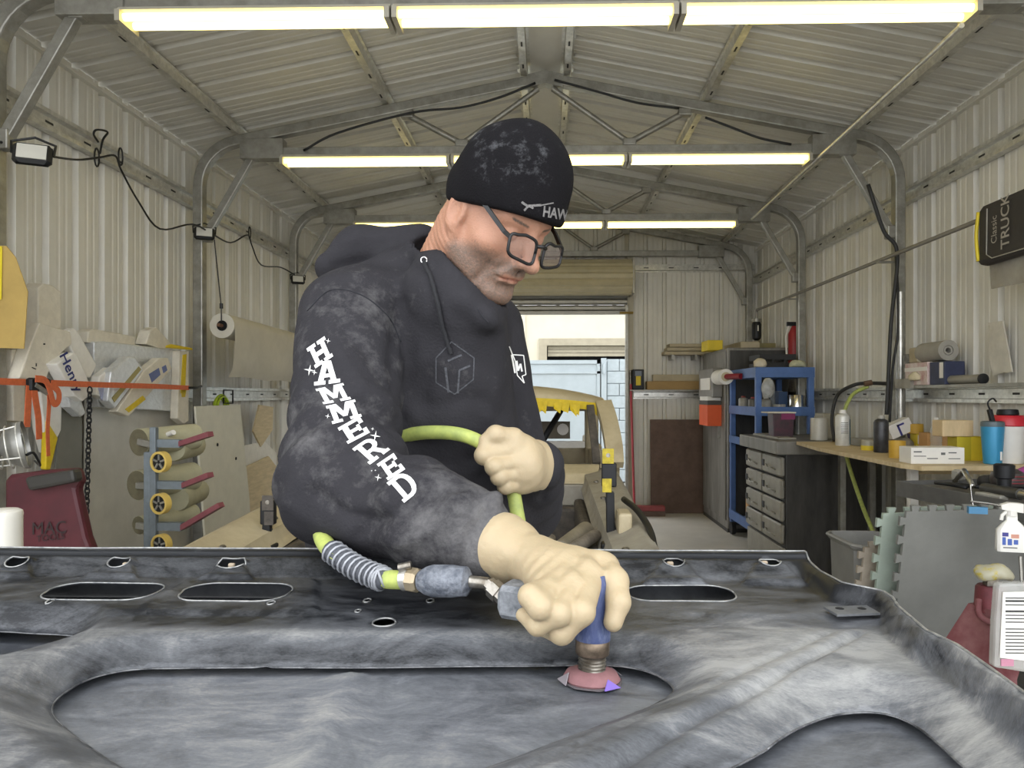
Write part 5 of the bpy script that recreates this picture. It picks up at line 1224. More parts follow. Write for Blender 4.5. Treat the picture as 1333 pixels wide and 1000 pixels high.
MB(fT).lathe([(.0, Lc-.06), (.02, Lc-.065), (.034, Lc-.1), (.02, Lc-.14), (.014, Lc-.17)], 16).build('bulb', M('clear_bulb', '#c4c4c0', .1, var=.02, alpha=.6), lp, smooth=True)
MB(fT).cyl((0, 0, Lc-.16), (0, 0, Lc-.34), .02, 12).build('handle', m_blk, lp, smooth=40)
MB().tube(catmull([b+Vector((.0, .0, -.03)), P(44, 590, 2.05), P(52, 606, 2.2), PX(45, 600, -2.3)], 5), .004, 6).build('bracket_wire', m_blk, lp, smooth=True)
# tan sheet with yellow edge hung from the near frame
sh = thing('tan_sheet', 'tan paper sheet with a yellow edge hung on the near steel post', 'sheet', P(15, 455, 2.9))
q = [(-40, 318), (8, 320), (20, 335), (36, 380), (31, 454), (-40, 452)]; pts = [P(x, y, 3.006) for x, y in q]; n = 6
mb = MB(); mb.add(pts+[p+Vector((0, .004, 0)) for p in pts], [tuple(range(n)), tuple(range(2*n-1, n-1, -1))]+[(i, n+i, n+(i+1) % n, (i+1) % n) for i in range(n)]); mb.build('panel', M('tan_paper', '#c2a45e', .7, var=.1, scale=5), sh)
q = [P(x, y, 3.0) for x, y in ((-30, 320), (3, 321), (2, 390), (-30, 392))]; mb = MB(); mb.add(q, [(0, 1, 2, 3)]); mb.build('yellow_band', M('yellow_card', '#e8cf2a', .6, var=.05), sh)

# masking-paper rack
rk = thing('masking_paper_rack', 'grey masking-paper rack with maroon-tipped cutter arms', 'rack', P(205, 720, 3.1)); m_rk = M('rack_grey', '#7c858b', .5, .3, var=.12, scale=20); m_tip = M('maroon_tip', '#84484f', .5, var=.1, scale=30)
rY = 3.1; rp = lambda x, y, d=0: P(x, y, rY+d)
for x, y0 in ((203, 556), (195.5, 588)):
    a = rp(x, y0); MB().box((a.x-.014, rY-.03, .06), (a.x+.014, rY+.0, a.z)).build('post', m_rk, rk, bevel=.004)
a = rp(200, 700); MB().box((a.x-.25, rY-.25, .03), (a.x+.25, rY+.3, .07)).build('base', m_rk, rk, bevel=.01)
for k, y in enumerate((577, 631, 685)):
    e = (236, 240, 238)[k]; MB().bar(rp(204, y), rp(e, y+.5), .035, .035).build('arm', m_rk, rk); MB().bar(rp(e-1, y+(1 if k < 2 else 2)), rp((274, 274, 288)[k], (565, 618, 657)[k], -.05), .034, .022).build('cutter_bar', m_tip, rk)
    MB().bar(rp(198, y+2, .0), rp((180, 178, 178)[k], (575, 632, 684)[k], .02), .02, .03).build('roll_hub', m_galvd, rk, bevel=.004)
m_pap = M('green_paper', '#b4b093', .7, var=.1, scale=10); m_pend = M('paper_end', '#6d6750', .8, var=.15, scale=30)
for k, (x, y, rr, lb) in enumerate(((181, 576, .062, 'upper'), (179, 632, .068, 'middle'), (181, 684, .042, 'lowest'))):
    a = rp(x, y, .04); d = Vector((.20, .5, .02)).normalized(); t = thing('paper_roll', '%s roll of green masking paper on the grey rack' % lb, 'paper roll', a, 'masking paper rolls')
    MB(frame(a, a+d)).lathe([(rr*.35, .004), (rr*.4, 0), (rr, 0), (rr, .3), (rr*.4, .3)], 26).build('paper', m_pap, t, smooth=40); MB(frame(a, a+d)).lathe([(rr*.42, -.002), (rr*.97, -.002), (rr*.97, .003), (rr*.42, .003)], 26).build('end_face', m_pend, t)
for k, (x, y) in enumerate(((213, 601), (213, 655), (214, 708))):
    a = rp(x, y, -.03); t = thing('tape_roll', 'yellow masking tape roll with black hub, %s on the grey rack' % ('top one', 'middle one', 'bottom one')[k], 'tape roll', a, 'tape rolls on the rack')
    d = Vector((-.3, -1, 0)).normalized(); MB(frame(a, a+d)).lathe([(.036, 0), (.046, 0), (.046, .03), (.036, .03), (.036, 0)], 22, cap=False).build('tape', M('masking_tape_yellow', '#d9bb63', .6, var=.08), t, smooth=40); MB(frame(a, a+d)).lathe([(.008, 0), (.036, 0), (.036, .024), (.008, .024)], 22).build('hub', m_blk, t, smooth=40)
    for q in range(5):
        an = q*2*math.pi/5; MB(frame(a, a+d)).box((-.004, .008, .024), (.004, .033, .029), rotm(0, 0, math.degrees(an))).build('spoke', m_galvd, t)
for k, (x0, y0, x1, y1) in enumerate(((225, 585, 226, 612), (230, 650, 220, 676))): # paper webs bulging behind the arms
    a = rp(x0, y0, .2); MB(frame(a, a+Vector((-.05, .3, 0)))).lathe([(.01, 0), (.055, 0), (.06, .02), (.06, .3), (.01, .31)], 18).build('paper_web', m_pap, rk, smooth=50)
MB().cyl(rp(218, 566, .12), rp(226, 563, .1), .012, 10).build('spindle_end', m_foamw, rk)
# white board and ply offcuts against the second bay
sheet([(255, 529), (313, 527), (325, 650), (330, 760), (275, 800)], -2.30, .016, 'white_board', 'white board with drilled holes leaning under the lime hose coil', 'board', M('white_board_paint', '#d9d5c3', .6, var=.05, scale=8))
for x, y in ((283, 579), (307, 597)):
    a = PX(x, y, -2.299); MB().cyl(a, a+Vector((.003, 0, 0)), .012, 10).build('drilled_hole', m_dark, bpy.data.objects['white_board'])
m_ply = M('pale_plywood', '#d8c49c', .7, var=.12, scale=6, stretch=(1, 1, 6)); 
sheet([(330, 562), (338, 527), (356, 530), (355, 560), (340, 582)], -2.42, .015, 'plywood_offcut', 'small pointed plywood offcut against the low girt', 'plywood', m_ply, 'plywood offcuts')
sheet([(320, 608), (350, 594), (362, 610), (362, 770), (322, 825)], -2.40, .015, 'plywood_offcut', 'larger plywood offcut standing beside the white board', 'plywood', m_ply, 'plywood offcuts')
sheet([(318, 580), (345, 575), (360, 590), (360, 775), (320, 828)], -2.43, .01, 'plywood_offcut', 'pale offcut behind the larger plywood piece', 'plywood', m_foamw, 'plywood offcuts')
# lime hose coil
hc = thing('hose_coil', 'lime green air hose coil hung over the white board', 'hose', PX(282, 530, -2.4)); c = PX(283, 530, -2.40)
for i in range(5):
    r = .062+.007*i; MB().tube([c+Vector((.02+.012*(i % 3), r*1.15*math.cos(t), r*math.sin(t))) for t in np.linspace(0, 2*math.pi, 29)], .0075, 7).build('loop', M('lime_hose', '#a9bf2c', .5, var=.1), hc, smooth=True)
MB().tube([PX(291, 508, -2.37), PX(291, 525, -2.35), PX(303, 525, -2.35), PX(303, 508, -2.37), PX(291, 508, -2.37)], .006, 6).build('wire_hanger', m_blk, hc)
# hanging paper roll
pr = thing('masking_film_roll', 'thick cream paper roll hanging from a wire with a loose sheet', 'paper roll', PX(330, 425, -2.25)); a = PX(289, 424, -2.2); b = Vector((-2.2, 6.35, a.z-.02))
R = .085; fT = frame(a, b); Lr = (b-a).length; m_cpap = M('cream_paper', '#cfcabb', .75, var=.08, scale=4)
MB(fT).lathe([(.035, 0), (R, 0), (R, Lr), (.035, Lr)], 28).build('roll', m_cpap, pr, smooth=40)
MB(fT).lathe([(.005, -.002), (.036, -.002), (.036, .0), (.005, .0)], 20).build('core_hole', m_dark, pr)
sec = [(R*1.01*math.cos(t), R*1.01*math.sin(t)) for t in np.linspace(math.pi/2, -.1, 8)]+[(R*1.0, -.1), (R*.95, -.2), (R*.8, -.29), (R*.45, -.345)]
mb = MB(); L_ = []
for y in np.linspace(a.y+.01, b.y, 14): L_.append([(a.x+s0, y, a.z+z0-.02*(y-a.y)/Lr+.006*math.sin(y*9)*(-z0 if z0 < 0 else 0)*3) for s0, z0 in sec])
L2 = [[(p[0]-.0015, p[1], p[2]-.0015) for p in r] for r in L_]
mb.loft(L_, closed=False); mb.loft(L2, closed=False); mb.build('loose_sheet', m_cpap, pr, smooth=True)
MB().tube([PX(279, 312, -2.25), a+Vector((0, -.01, .12)), a+Vector((0, -.01, .03))], .004, 6).build('wire', m_blk, pr); MB().cyl(a+Vector((0, -.01, .115)), a+Vector((0, -.01, .15)), .012, 8).build('hook', m_blk, pr); MB().cyl(a-Vector((0, .05, 0)), b+Vector((0, .05, 0)), .012, 8).build('rod', M('rusty_rod', '#7a5a44', .7, .3), pr)
# small floodlights and their cable
m_fl = M('floodlight_black', '#17181a', .5, var=.1); m_led = M('floodlight_glass', '#cfcdc4', .25, var=.05)
for k, (x, y, Y, s, lb) in enumerate(((41, 197, 2.98, 1.15, 'at the near post'), (266, 302, 4.83, 1.05, 'at the second post'), (388, 363, 6.68, 1.0, 'at the third post beside the hoodie'))):
    c = P(x, y, Y); t = thing('led_floodlight', 'small black LED floodlight hung on the knee brace %s' % lb, 'floodlight', c, 'LED floodlights'); T = at(c, -20, 0, 25, s)
    MB(T).bbox((0, .02, 0), (.125, .035, .088), .012).build('housing', m_fl, t); MB(T).box((-.047, -.001, -.03), (.047, .004, .03)).build('glass', m_led, t)
    MB(T).tube([(-.066, .02, 0), (-.07, .02, .05), (0, .03, .085), (.07, .02, .05), (.066, .02, 0)], .005, 6).build('bracket', m_fl, t)
cbl = thing('lamp_cable', 'thin black cable swagging between the LED floodlights along the wall', 'cable', PX(150, 205, -2.46))
pix = [(-20, 180), (20, 190), (60, 202), (100, 208), (130, 205), (150, 203), (158, 222), (180, 262), (208, 298), (250, 292), (275, 304), (300, 316), (322, 306), (328, 320), (340, 345), (365, 348), (384, 358)]
MB().tube(catmull([PX(x, y, -2.44 if 60 < x < 240 or 290 < x < 370 else -2.36) for x, y in pix], 5), .006, 6).build('cable', m_fl, cbl, smooth=True)
MB().tube(catmull([PX(x, y, -2.45) for x, y in ((128, 185), (122, 175), (126, 169), (140, 172), (134, 182), (130, 200))], 5), .006, 6).build('spare_loop', m_fl, cbl, smooth=True)
for x, y in ((157, 204), (126, 205), (325, 303)): MB().tube([PX(x, y, -2.45)+Vector((.0, .02*math.sin(t), .05*math.cos(t))) for t in np.linspace(0, 2*math.pi, 13)], .005, 6).build('tie_loop', m_fl, cbl, smooth=True)
cc_ = thing('roof_cables', 'black cables sagging from the second portal frame under the ridge', 'cable', P(700, 115, 4.86))
for pix in ([(395, 196), (440, 173), (535, 147), (600, 140), (650, 127), (697, 108)], [(722, 104), (780, 120), (830, 134), (884, 141)], [(918, 153), (950, 165), (990, 180), (1030, 188)]):
    MB().tube(catmull([P(x, y, 4.85) for x, y in pix], 6), .008, 6).build('cable', m_fl, cc_, smooth=True)
# ------------------------------------------------------------------ right side: cabinets, shelves, bench
m_cabs = M('scuffed_grey_steel', '#8f8c85', .5, .3, var=.2, scale=4, c2='#6a6761', stretch=(2, 2, .5)); m_cabb = M('charcoal_steel', '#4a4845', .55, .2, var=.2, scale=5, c2='#343331', stretch=(3, 3, .6)); m_blu = M('shelf_blue', '#5474ad', .45, .15, var=.12, scale=8); m_drw = M('drawer_grey', '#a19d92', .5, .25, var=.12, scale=10)
m_white = M('white_card', '#e6e3dc', .6, var=.04); m_yell = M('yellow_card_box', '#e3c932', .6, var=.08); m_tanb = M('cardboard', '#c79a64', .75, var=.1, scale=10); m_must = M('mustard_tape', '#c9a038', .55, var=.08)
# tall cabinet in the corner
tc = thing('tall_cabinet', 'tall scuffed steel cabinet in the back corner', 'cabinet', (2.17, 7.85, 0))
MB().box((1.86, 7.26, .03), (2.48, 8.36, 1.89)).build('body', m_cabs, tc, bevel=.01)
MB().box((1.88, 7.24, .08), (2.46, 7.26, 1.86)).build('end_panel', m_cabb, tc, bevel=.004); MB().box((1.845, 7.30, .12), (1.86, 8.32, 1.86)).build('door', m_cabs, tc, bevel=.004); MB().box((1.86, 7.26, 0), (2.48, 8.36, .04)).build('plinth', m_cabb, tc)
MB().box((1.82, 7.5, .95), (1.846, 7.52, 1.1)).build('handle', m_galvd, tc)
def boxthing(name, label, cat, lo, hi, mat, group=None, bevel=.004, parts=()):
    o = MB().box(lo, hi).build(name, mat, bevel=bevel); tag(o, label, cat, group)
    for pn, l, h, m in parts: MB().box(l, h).build(pn, m, o)
    return o
a, b = P(911, 453, 7.9), P(928, 441, 7.9); boxthing('carton', 'yellow carton on the corner of the tall cabinet', 'box', (a.x+.04, 7.7, 1.891), (b.x+.06, 8.0, 1.891+.11), m_yell)
m_beige = M('beige_board', '#b9ad92', .7, var=.1)
boxthing('beige_carton', 'long beige carton lying on the tall cabinet', 'box', (2.06, 7.5, 1.891), (2.26, 8.2, 1.97), m_beige); boxthing('olive_carton', 'flat olive carton on the tall cabinet against the wall', 'box', (2.27, 7.6, 1.891), (2.46, 8.2, 1.96), M('olive_card', '#8b8155', .7, var=.1))
# things hung on the cabinet side
pd = thing('paper_dispenser', 'grey dispenser with white flap hung on the cabinet side', 'dispenser', (1.80, 8.0, 1.35)); a = PX(912, 482, 1.76); b = PX(930, 515, 1.76)
MB().box((1.74, b.y, b.z-.02), (1.845, a.y, a.z)).build('body', M('dispenser_grey', '#8d8a84', .5, .3, var=.1), pd, bevel=.01); MB().box((1.735, b.y+.1, b.z+.06), (1.742, a.y-.1, a.z-.1)).build('flap', m_white, pd)
ob = thing('orange_box', 'orange glove box with black and white lid on the cabinet side', 'box', (1.80, 7.9, 1.15)); a = PX(914, 514, 1.74); b = PX(937, 551, 1.74)
MB().box((1.70, 7.45, 1.08), (1.845, 7.85, 1.30)).build('carton', M('orange_card', '#dc5a26', .6, var=.05), ob); MB().box((1.70, 7.45, 1.302), (1.845, 7.85, 1.345)).build('lid_band', M('dark_card', '#46433e', .6, var=.05), ob); MB().box((1.705, 7.46, 1.347), (1.84, 7.84, 1.39)).build('lid', m_white, ob)
# blue steel shelf unit
bs = thing('blue_shelf', 'blue steel shelving on casters beside the tall cabinet', 'shelf', (2.16, 6.75, 0)); x0, x1, y0, y1 = 1.86, 2.37, 6.28, 7.18
for x in (x0, x1-.05):
    for y in (y0, y1-.05):
        MB().box((x, y, .13), (x+.05, y+.05, 1.63)).build('post', m_blu, bs, bevel=.004); MB().lathe([(.02, -.02), (.06, -.02), (.06, .02), (.02, .02)], 16, at((x+.025, y+.025, .065), 0, 90, 0)).build('caster', m_rub, bs, smooth=40)
for z, h in ((.17, .09), (.93, .07), (1.22, .08), (1.56, .09)):
    MB().box((x0, y0, z), (x1, y1, z+.015)).build('shelf_board', m_blu, bs); MB().box((x0-.004, y0-.004, z), (x1+.002, y0+.01, z+h)).build('front_lip', m_blu, bs); MB().box((x0-.006, y0, z), (x0+.01, y1, z+h)).build('side_lip', m_blu, bs)
ZT = 1.575
# things on the blue shelf
cr_ = thing('black_crate', 'black slatted plastic crate on top of the blue shelf', 'crate', (2.22, 6.8, ZT)); m_crt = M('crate_black', '#2b2b2c', .6, var=.1)
for z in (.0, .08, .16):
    MB().box((2.0, 6.62, ZT+z), (2.33, 6.64, ZT+z+.05)).build('slat', m_crt, cr_); MB().box((2.0, 6.98, ZT+z), (2.33, 7.0, ZT+z+.05)).build('slat', m_crt, cr_); MB().box((2.0, 6.62, ZT+z), (2.02, 7.0, ZT+z+.05)).build('slat', m_crt, cr_); MB().box((2.31, 6.62, ZT+z), (2.33, 7.0, ZT+z+.05)).build('slat', m_crt, cr_)
for x in (2.0, 2.11, 2.22, 2.31): MB().box((x, 6.618, ZT), (x+.02, 6.635, ZT+.21)).build('upright', m_crt, cr_)
MB().box((2.01, 6.63, ZT), (2.32, 6.99, ZT+.012)).build('bottom', m_crt, cr_)
def blob(name, label, cat, c, r, mat, seed=0, squash=1.0, res=.012):
    rnd = np.random.RandomState(seed); pts = [A3(c)+A3((rnd.uniform(-.5, .5)*r[0], rnd.uniform(-.5, .5)*r[1], rnd.uniform(-.1, .5)*r[2])) for _ in range(7)]
    def fn(p):
        d = ell(p, A3(c)+A3((0, 0, r[2]*.45)), (r[0]*.8, r[1]*.8, r[2]*.5))
        for q in pts: d = smin(d, np.linalg.norm(p-q, axis=-1)-min(r)*.45, .03)
        d = smax(d, c[2]+.001-p[..., 2], .006); return d+.006*np.sin(p[..., 0]*70+seed)*np.sin(p[..., 1]*60)*np.sin(p[..., 2]*80)
    V, Q = surface_nets(fn, A3(c)-A3(r)*1.5, A3(c)+A3(r)*1.8, res); o = np_mesh(name, V, Q, mat, None); tag(o, label, cat); 
    off = Vector(c); o.data.transform(Matrix.Translation(-off)); o.location = off; return o
blob('rag_pile', 'cream rag ball bulging over the blue shelf corner', 'rag', (1.92, 6.36, 1.60+.05), (.07, .06, .09), M('cream_rag', '#d6cbb2', .9, var=.1), 1)
blob('cotton_rags', 'pale yellow-green rag heap on the blue shelf top', 'rag', (2.27, 6.42, 1.655), (.08, .07, .07), M('green_rag', '#c6c5a6', .9, var=.15, scale=30), 2)
o = blob('clear_bag', 'clear plastic bag hanging off the blue shelf post', 'bag', (1.95, 6.235, 1.38), (.075, .035, .19), M('clear_plastic_bag', '#cfd0cd', .25, var=.2, scale=20, alpha=.6), 3)
pt = thing('paper_towel_roll', 'white paper towel roll on a red holder beside the blue shelf', 'paper towel', PX(955, 490, 1.76)); a = PX(942, 491, 1.74); b = PX(962, 490, 1.74)
a = Vector((1.74, 7.15, PX(950, 490, 1.74).z)); b = a+Vector((0, -.30, 0)); MB(frame(a, b)).lathe([(.02, 0), (.075, 0), (.075, .30), (.02, .30)], 26).build('roll', m_white, pt, smooth=40); MB(frame(a, b)).lathe([(.02, .298), (.045, .30), (.045, .303), (.02, .303)], 20).build('core', M('beige_core', '#cbbf9f', .8), pt); MB().cyl(b+Vector((0, .02, 0)), b+Vector((.1, -.16, .0)), .028, 14).build('red_holder', M('dark_red_plastic', '#8b1e2c', .4, var=.05), pt, smooth=40)
def can(name, label, cat, c, r, h, mat, cap=None, group=None, capmat=None, neck=True):
    t = thing(name, label, cat, c, group)
    MB().lathe([(r*.95, 0), (r, .004), (r, h*.8), (r*.85, h*.86), (r*.5, h*.9), (r*.45, h*.9)] if neck else [(r*.93, 0), (r, .004), (r, h*.97), (r*.95, h)], 20, at(c)).build('body', mat, t, smooth=40)
    if neck: MB().lathe([(r*.45, h*.9), (r*.5, h*.91), (r*.42, h), (r*.2, h)], 14, at(c)).build('cap', capmat or m_white, t, smooth=40)
    return t
m_bot = M('bottle_grey', '#a8a59b', .4, var=.15, scale=20); zs_ = 1.236
for k, (x, y, h, mt, cp_) in enumerate(((1.92, 6.9, .16, m_bot, M('red_cap', '#a34a44', .5)), (1.95, 6.68, .15, M('bottle_dark', '#6e6a62', .4, var=.1), M('red_cap2', '#a3444a', .5)), (2.0, 6.45, .15, m_bot, m_white))):
    can('solvent_bottle', ('grey solvent bottle with red cap on the blue shelf', 'dark solvent bottle with red cap on the blue shelf', 'pale solvent bottle with white cap on the blue shelf')[k], 'bottle', (x, y, zs_), .045, h, mt, capmat=cp_, group='bottles on the blue shelf')
can('steel_can', 'shiny steel paint can on the blue shelf', 'can', (2.26, 6.40, zs_), .07, .17, M('bright_steel', '#d5d3cc', .15, .95, var=.05), neck=False); can('grey_can', 'dull grey tin with a lid on the blue shelf', 'can', (2.29, 6.62, zs_), .06, .16, M('dull_tin', '#8e8c86', .4, .6, var=.1), neck=False)
boxthing('blue_carton', 'dark blue carton behind the steel can on the shelf', 'box', (2.13, 6.5, zs_), (2.21, 6.6, zs_+.2), M('navy_card', '#2e4a70', .5, var=.1)); boxthing('grey_carton', 'pale grey carton behind the steel can on the shelf', 'box', (2.14, 6.66, zs_), (2.22, 6.78, zs_+.205), M('pale_grey_card', '#9aa0a6', .5, var=.1))
can('small_tub', 'small translucent tub on the blue shelf', 'tub', (2.10, 6.40, zs_), .055, .085, M('milky_plastic', '#b9b5aa', .3, var=.1, alpha=.85), neck=False)
boxthing('cardboard_box', 'tan cardboard box on the bottom of the blue shelf', 'box', (1.90, 6.32, .186), (2.2, 6.75, .46), m_tanb)
# drawer cabinet
dc = thing('drawer_cabinet', 'grey steel drawer cabinet with a charcoal end panel', 'cabinet', (2.1, 5.78, 0)); X0, Yn, Yf, ZC = 1.76, 5.30, 6.24, 1.06
MB().box((X0+.03, Yn, .04), (2.46, Yf, ZC-.09)).build('body', m_cabb, dc, bevel=.006); MB().box((X0-.05, Yn-.03, ZC-.10), (2.47, Yf+.03, ZC)).build('top_slab', m_cabs, dc, bevel=.008); MB().box((X0+.03, Yn, 0), (2.46, Yf, .05)).build('plinth', m_cabs, dc)
MB().box((X0+.01, Yn+.005, .05), (X0+.03, Yf-.005, .26)).build('kick_panel', m_drw, dc, bevel=.004)
ym = (Yn+Yf)/2
for r in range(4):
    for c in range(2):
        z0 = .285+r*.168; ya = Yn+.012 if c == 0 else ym+.008; yb_ = ym-.008 if c == 0 else Yf-.012
        d = MB().bbox((X0+.012, (ya+yb_)/2, z0+.076), (.036, yb_-ya, .152), .012).build('drawer', m_drw, dc)
        yc = (ya+yb_)/2; MB().tube(catmull([(X0-.008, yc-.11, z0+.045), (X0-.03, yc-.08, z0+.06), (X0-.03, yc, z0+.05), (X0-.03, yc+.06, z0+.075), (X0-.008, yc+.1, z0+.06)], 3), .006, 6).build('pull_handle', m_galvd, d, smooth=True); MB().box((X0-.012, yb_-.06, z0+.05), (X0-.004, yb_-.01, z0+.10)).build('latch', m_blk, d)
# on the drawer cabinet
o = thing('purple_bin', 'dark purple storage bin with a board on top of the drawer cabinet', 'bin', (2.0, 5.75, ZC)); c = Vector((PZ(1026, 572, ZC).x, 5.7, ZC))
MB().loft([[(c.x+a*k, c.y+b*k, c.z+z) for a, b in ((-.085, -.07), (.085, -.07), (.085, .07), (-.085, .07))] for z, k in ((.001, .9), (.20, 1.0))]).build('bin', M('plum_plastic', '#57303f', .4, var=.3, scale=20, c2='#3a3236'), o, bevel=.006); MB().box((c.x-.13, c.y-.09, c.z+.20), (c.x+.09, c.y+.09, c.z+.21)).build('lid_board', m_foam, o); MB().box((c.x-.02, c.y-.075, c.z+.15), (c.x+.088, c.y-.07, c.z+.198)).build('band', M('magenta_band', '#8a2f60', .5), o)
can('white_tub_small', 'white translucent tub with red marks on the drawer cabinet', 'tub', (PZ(1071, 574, ZC).x, 5.42, ZC), .062, .17, M('milky_tub', '#c9c6bc', .35, var=.08, alpha=.95), neck=False); boxthing('grey_tub', 'dusty clear square canister on the drawer cabinet', 'canister', (2.16, 5.55, ZC+.001), (2.30, 5.72, ZC+.20), M('dusty_clear', '#a39c88', .4, var=.1), bevel=.01)
boxthing('sanding_board', 'dusty long sanding board lying on the drawer cabinet', 'board', (1.78, 5.45, ZC+.001), (1.92, 6.1, ZC+.018), m_drw)
# plywood bench
PB = 1.06
bn = thing('plywood_bench', 'pale plywood bench top on white and red legs along the wall', 'bench', (2.15, 4.3, 0)); m_plyt = M('plywood_top', '#d6c49e', .65, var=.15, scale=5, c2='#b8a27a', stretch=(1, 4, 1))
poly = [tuple(PZ(x, y, PB)[:2]) for x, y in ((1065, 583), (1172, 604), (1200, 607), (1290, 607))]+[(2.37, 3.50), (2.37, 5.25), (1.85, 5.25)]
MB().prism(poly, PB-.022, PB).build('top', m_plyt, bn)
for x, y, mt in ((1.88, 3.66, m_white), (2.33, 3.66, m_galvd), (2.33, 5.1, m_galvd), (2.12, 5.1, m_galvd)):
    MB().box((x-.02, y-.02, 0 if y < 5 else 0), (x+.02, y+.02, PB-.022)).build('leg', mt, bn)
MB().box((1.93, 3.70, .0), (1.985, 3.75, PB-.3)).build('red_post', M('maroon_paint', '#6f2230', .5, var=.1), bn); MB().box((1.9, 3.64, PB-.06), (2.45, 3.68, PB-.022)).build('apron', m_plyt, bn)
Z = PB+.0005
def bpt(px, py): return PZ(px, py, Z)
def size_at(p, px): return px*p.y/F
c = bpt(1097, 580); can('spray_can', 'white spray can with a teal stripe on the plywood bench', 'spray can', tuple(c), size_at(c, 9), size_at(c, 46), M('white_tin', '#dddcd6', .35, .2, var=.1, scale=20)); t_ = bpy.data.objects['spray_can']; MB().lathe([(size_at(c, 9.15), .02), (size_at(c, 9.15), size_at(c, 33))], 20, at(c), cap=False).build('stripe', M('teal_stripe', '#2f5f76', .4), t_) if False else None
mb = MB(); r = size_at(c, 9.2); an = np.linspace(-.9, -.1, 5); mb.add([(c.x+r*math.cos(q), c.y+r*math.sin(q), c.z+z) for z in (.01, size_at(c, 34)) for q in an], [(i, i+1, 6+i, 5+i) for i in range(4)]); mb.build('stripe', M('teal_stripe', '#2f5f76', .4), t_)
mb = MB(); an = np.linspace(-2.2, -1.2, 5)
for k in range(6):
    n0 = len(mb.v); z = size_at(c, 16+k*2.6); mb.add([(c.x+r*math.cos(q), c.y+r*math.sin(q), c.z+zz) for zz in (z, z+.005) for q in an], [(i, i+1, 6+i, 5+i) for i in range(4)])
mb.build('label_print', M('grey_print', '#6b6b69', .6), t_)
c = bpt(1147, 589); can('dark_spray_can', 'dark grey spray can without cap on the plywood bench', 'spray can', tuple(c), size_at(c, 9), size_at(c, 48), M('dark_tin', '#4a4a4c', .4, .3, var=.3, scale=20, c2='#2c2c2e'), capmat=m_bot)
c = bpt(1131, 586); t = thing('putty_tub', 'low tub with a yellow base on the plywood bench', 'tub', c); MB().lathe([(size_at(c, 9.5), 0), (size_at(c, 9.5), size_at(c, 6))], 20, at(c)).build('base', m_yell, t, smooth=40); MB().lathe([(size_at(c, 9), size_at(c, 6)), (size_at(c, 9), size_at(c, 12)), (size_at(c, 8), size_at(c, 13))], 20, at(c)).build('lid', M('clear_lid', '#c3bfae', .3, alpha=.9), t, smooth=40)
def tape(px, py, wpx, hpx, label, mat):
    c = bpt(px, py); r = size_at(c, wpx/2); h = size_at(c, hpx); o = MB(at(c)).lathe([(r*.72, 0), (r, 0), (r, h), (r*.72, h), (r*.72, 0)], 26, cap=False).build('tape_roll', mat, smooth=40); return tag(o, label, 'tape roll')
tape(1168, 596, 20, 22, 'mustard tape roll standing near the plywood front edge', m_must)
tape(1152, 591, 18, 20, 'dusty grey-brown tape roll behind the mustard roll', M('grey_brown_tape', '#7d7370', .6, var=.1)) if False else None
c = bpt(1195, 579); o = MB(at((c.x, c.y, c.z+size_at(c, 12)), 70, 0, 20)).lathe([(size_at(c, 7), -.03), (size_at(c, 12), -.03), (size_at(c, 12), .03), (size_at(c, 7), .03), (size_at(c, 7), -.03)], 24, cap=False).build('purple_roll', M('purple_tape', '#5d4a86', .5, var=.1), smooth=40); tag(o, 'purple film roll leaning behind the yellow carton on the bench', 'film roll')
def bbx(px0, px1, pyb, pyt, depth, label, mat, name='carton', cat='box', zoff=0, rz=0, parts=()):
    a = bpt(px0, pyb); w = size_at(a, px1-px0); h = size_at(a, pyb-pyt); c = a+Vector((w/2, depth/2, zoff))
    o = MB(at(c, 0, 0, rz)).box((-w/2, -depth/2, 0), (w/2, depth/2, h)).build(name, mat, bevel=.002); tag(o, label, cat)
    for (u0, u1, v0, v1, m) in parts: MB(at(c, 0, 0, rz)).box((-w/2+w*u0, -depth/2-.0008, h*v0), (-w/2+w*u1, -depth/2, h*v1)).build('print', m, o)
    return o
m_gpr = M('grey_print', '#6b6b69', .6)
m_bpr = M('blue_print', '#3f3f86', .6, var=.05)
bbx(1186, 1254, 604, 583, .12, 'long white glove carton at the front of the bench', m_white, parts=((.05, .2, .7, .78, m_gpr), (.05, .28, .45, .5, m_gpr), (.3, .5, .3, .36, m_gpr), (.56, .64, .55, .7, m_gpr), (.7, .85, .65, .72, m_gpr), (.7, .92, .3, .35, m_gpr)))
bbx(1193, 1210, 583, 565, .08, 'small yellow and white carton behind the long white one', m_yell, parts=((.1, .9, .25, .9, m_white),))
bbx(1207, 1240, 587, 564, .10, 'tan cardboard carton on the bench behind the white one', m_tanb); 
q = bpy.data.objects['carton.003']; c = q.location
tz = c.z+max(v.co.z for v in q.data.vertices); k = c.y/F
MB(at((c.x-.03, c.y, tz+.0005))).lathe([(.032, 0), (.048, 0), (.048, .062), (.032, .062), (.032, 0)], 24, cap=False).build('tape_roll', m_must, smooth=40); tag(bpy.data.objects['tape_roll.004'] if 'tape_roll.004' in bpy.data.objects else col.objects[-1], 'mustard tape roll stacked on the tan carton', 'tape roll')
bbx(1246, 1264, 600, 569, .09, 'dull yellow carton under the pale wooden block', M('dull_yellow', '#b9a925', .6, var=.05)); bbx(1263, 1281, 600, 569, .09, 'bright yellow carton under the pale wooden block', m_yell, zoff=0)
q = bpy.data.objects['carton.005']; zt = q.location.z+max(v.co.z for v in q.data.vertices); a = q.location
o = MB().box((a.x-.115, a.y-.05, zt+.0005), (a.x+.045, a.y+.05, zt+.085)).build('wood_block', M('pine_block', '#d3bb92', .7, var=.12, scale=6, stretch=(5, 1, 1)), bevel=.004); tag(o, 'pale wooden block stacked on the yellow cartons', 'wood block')
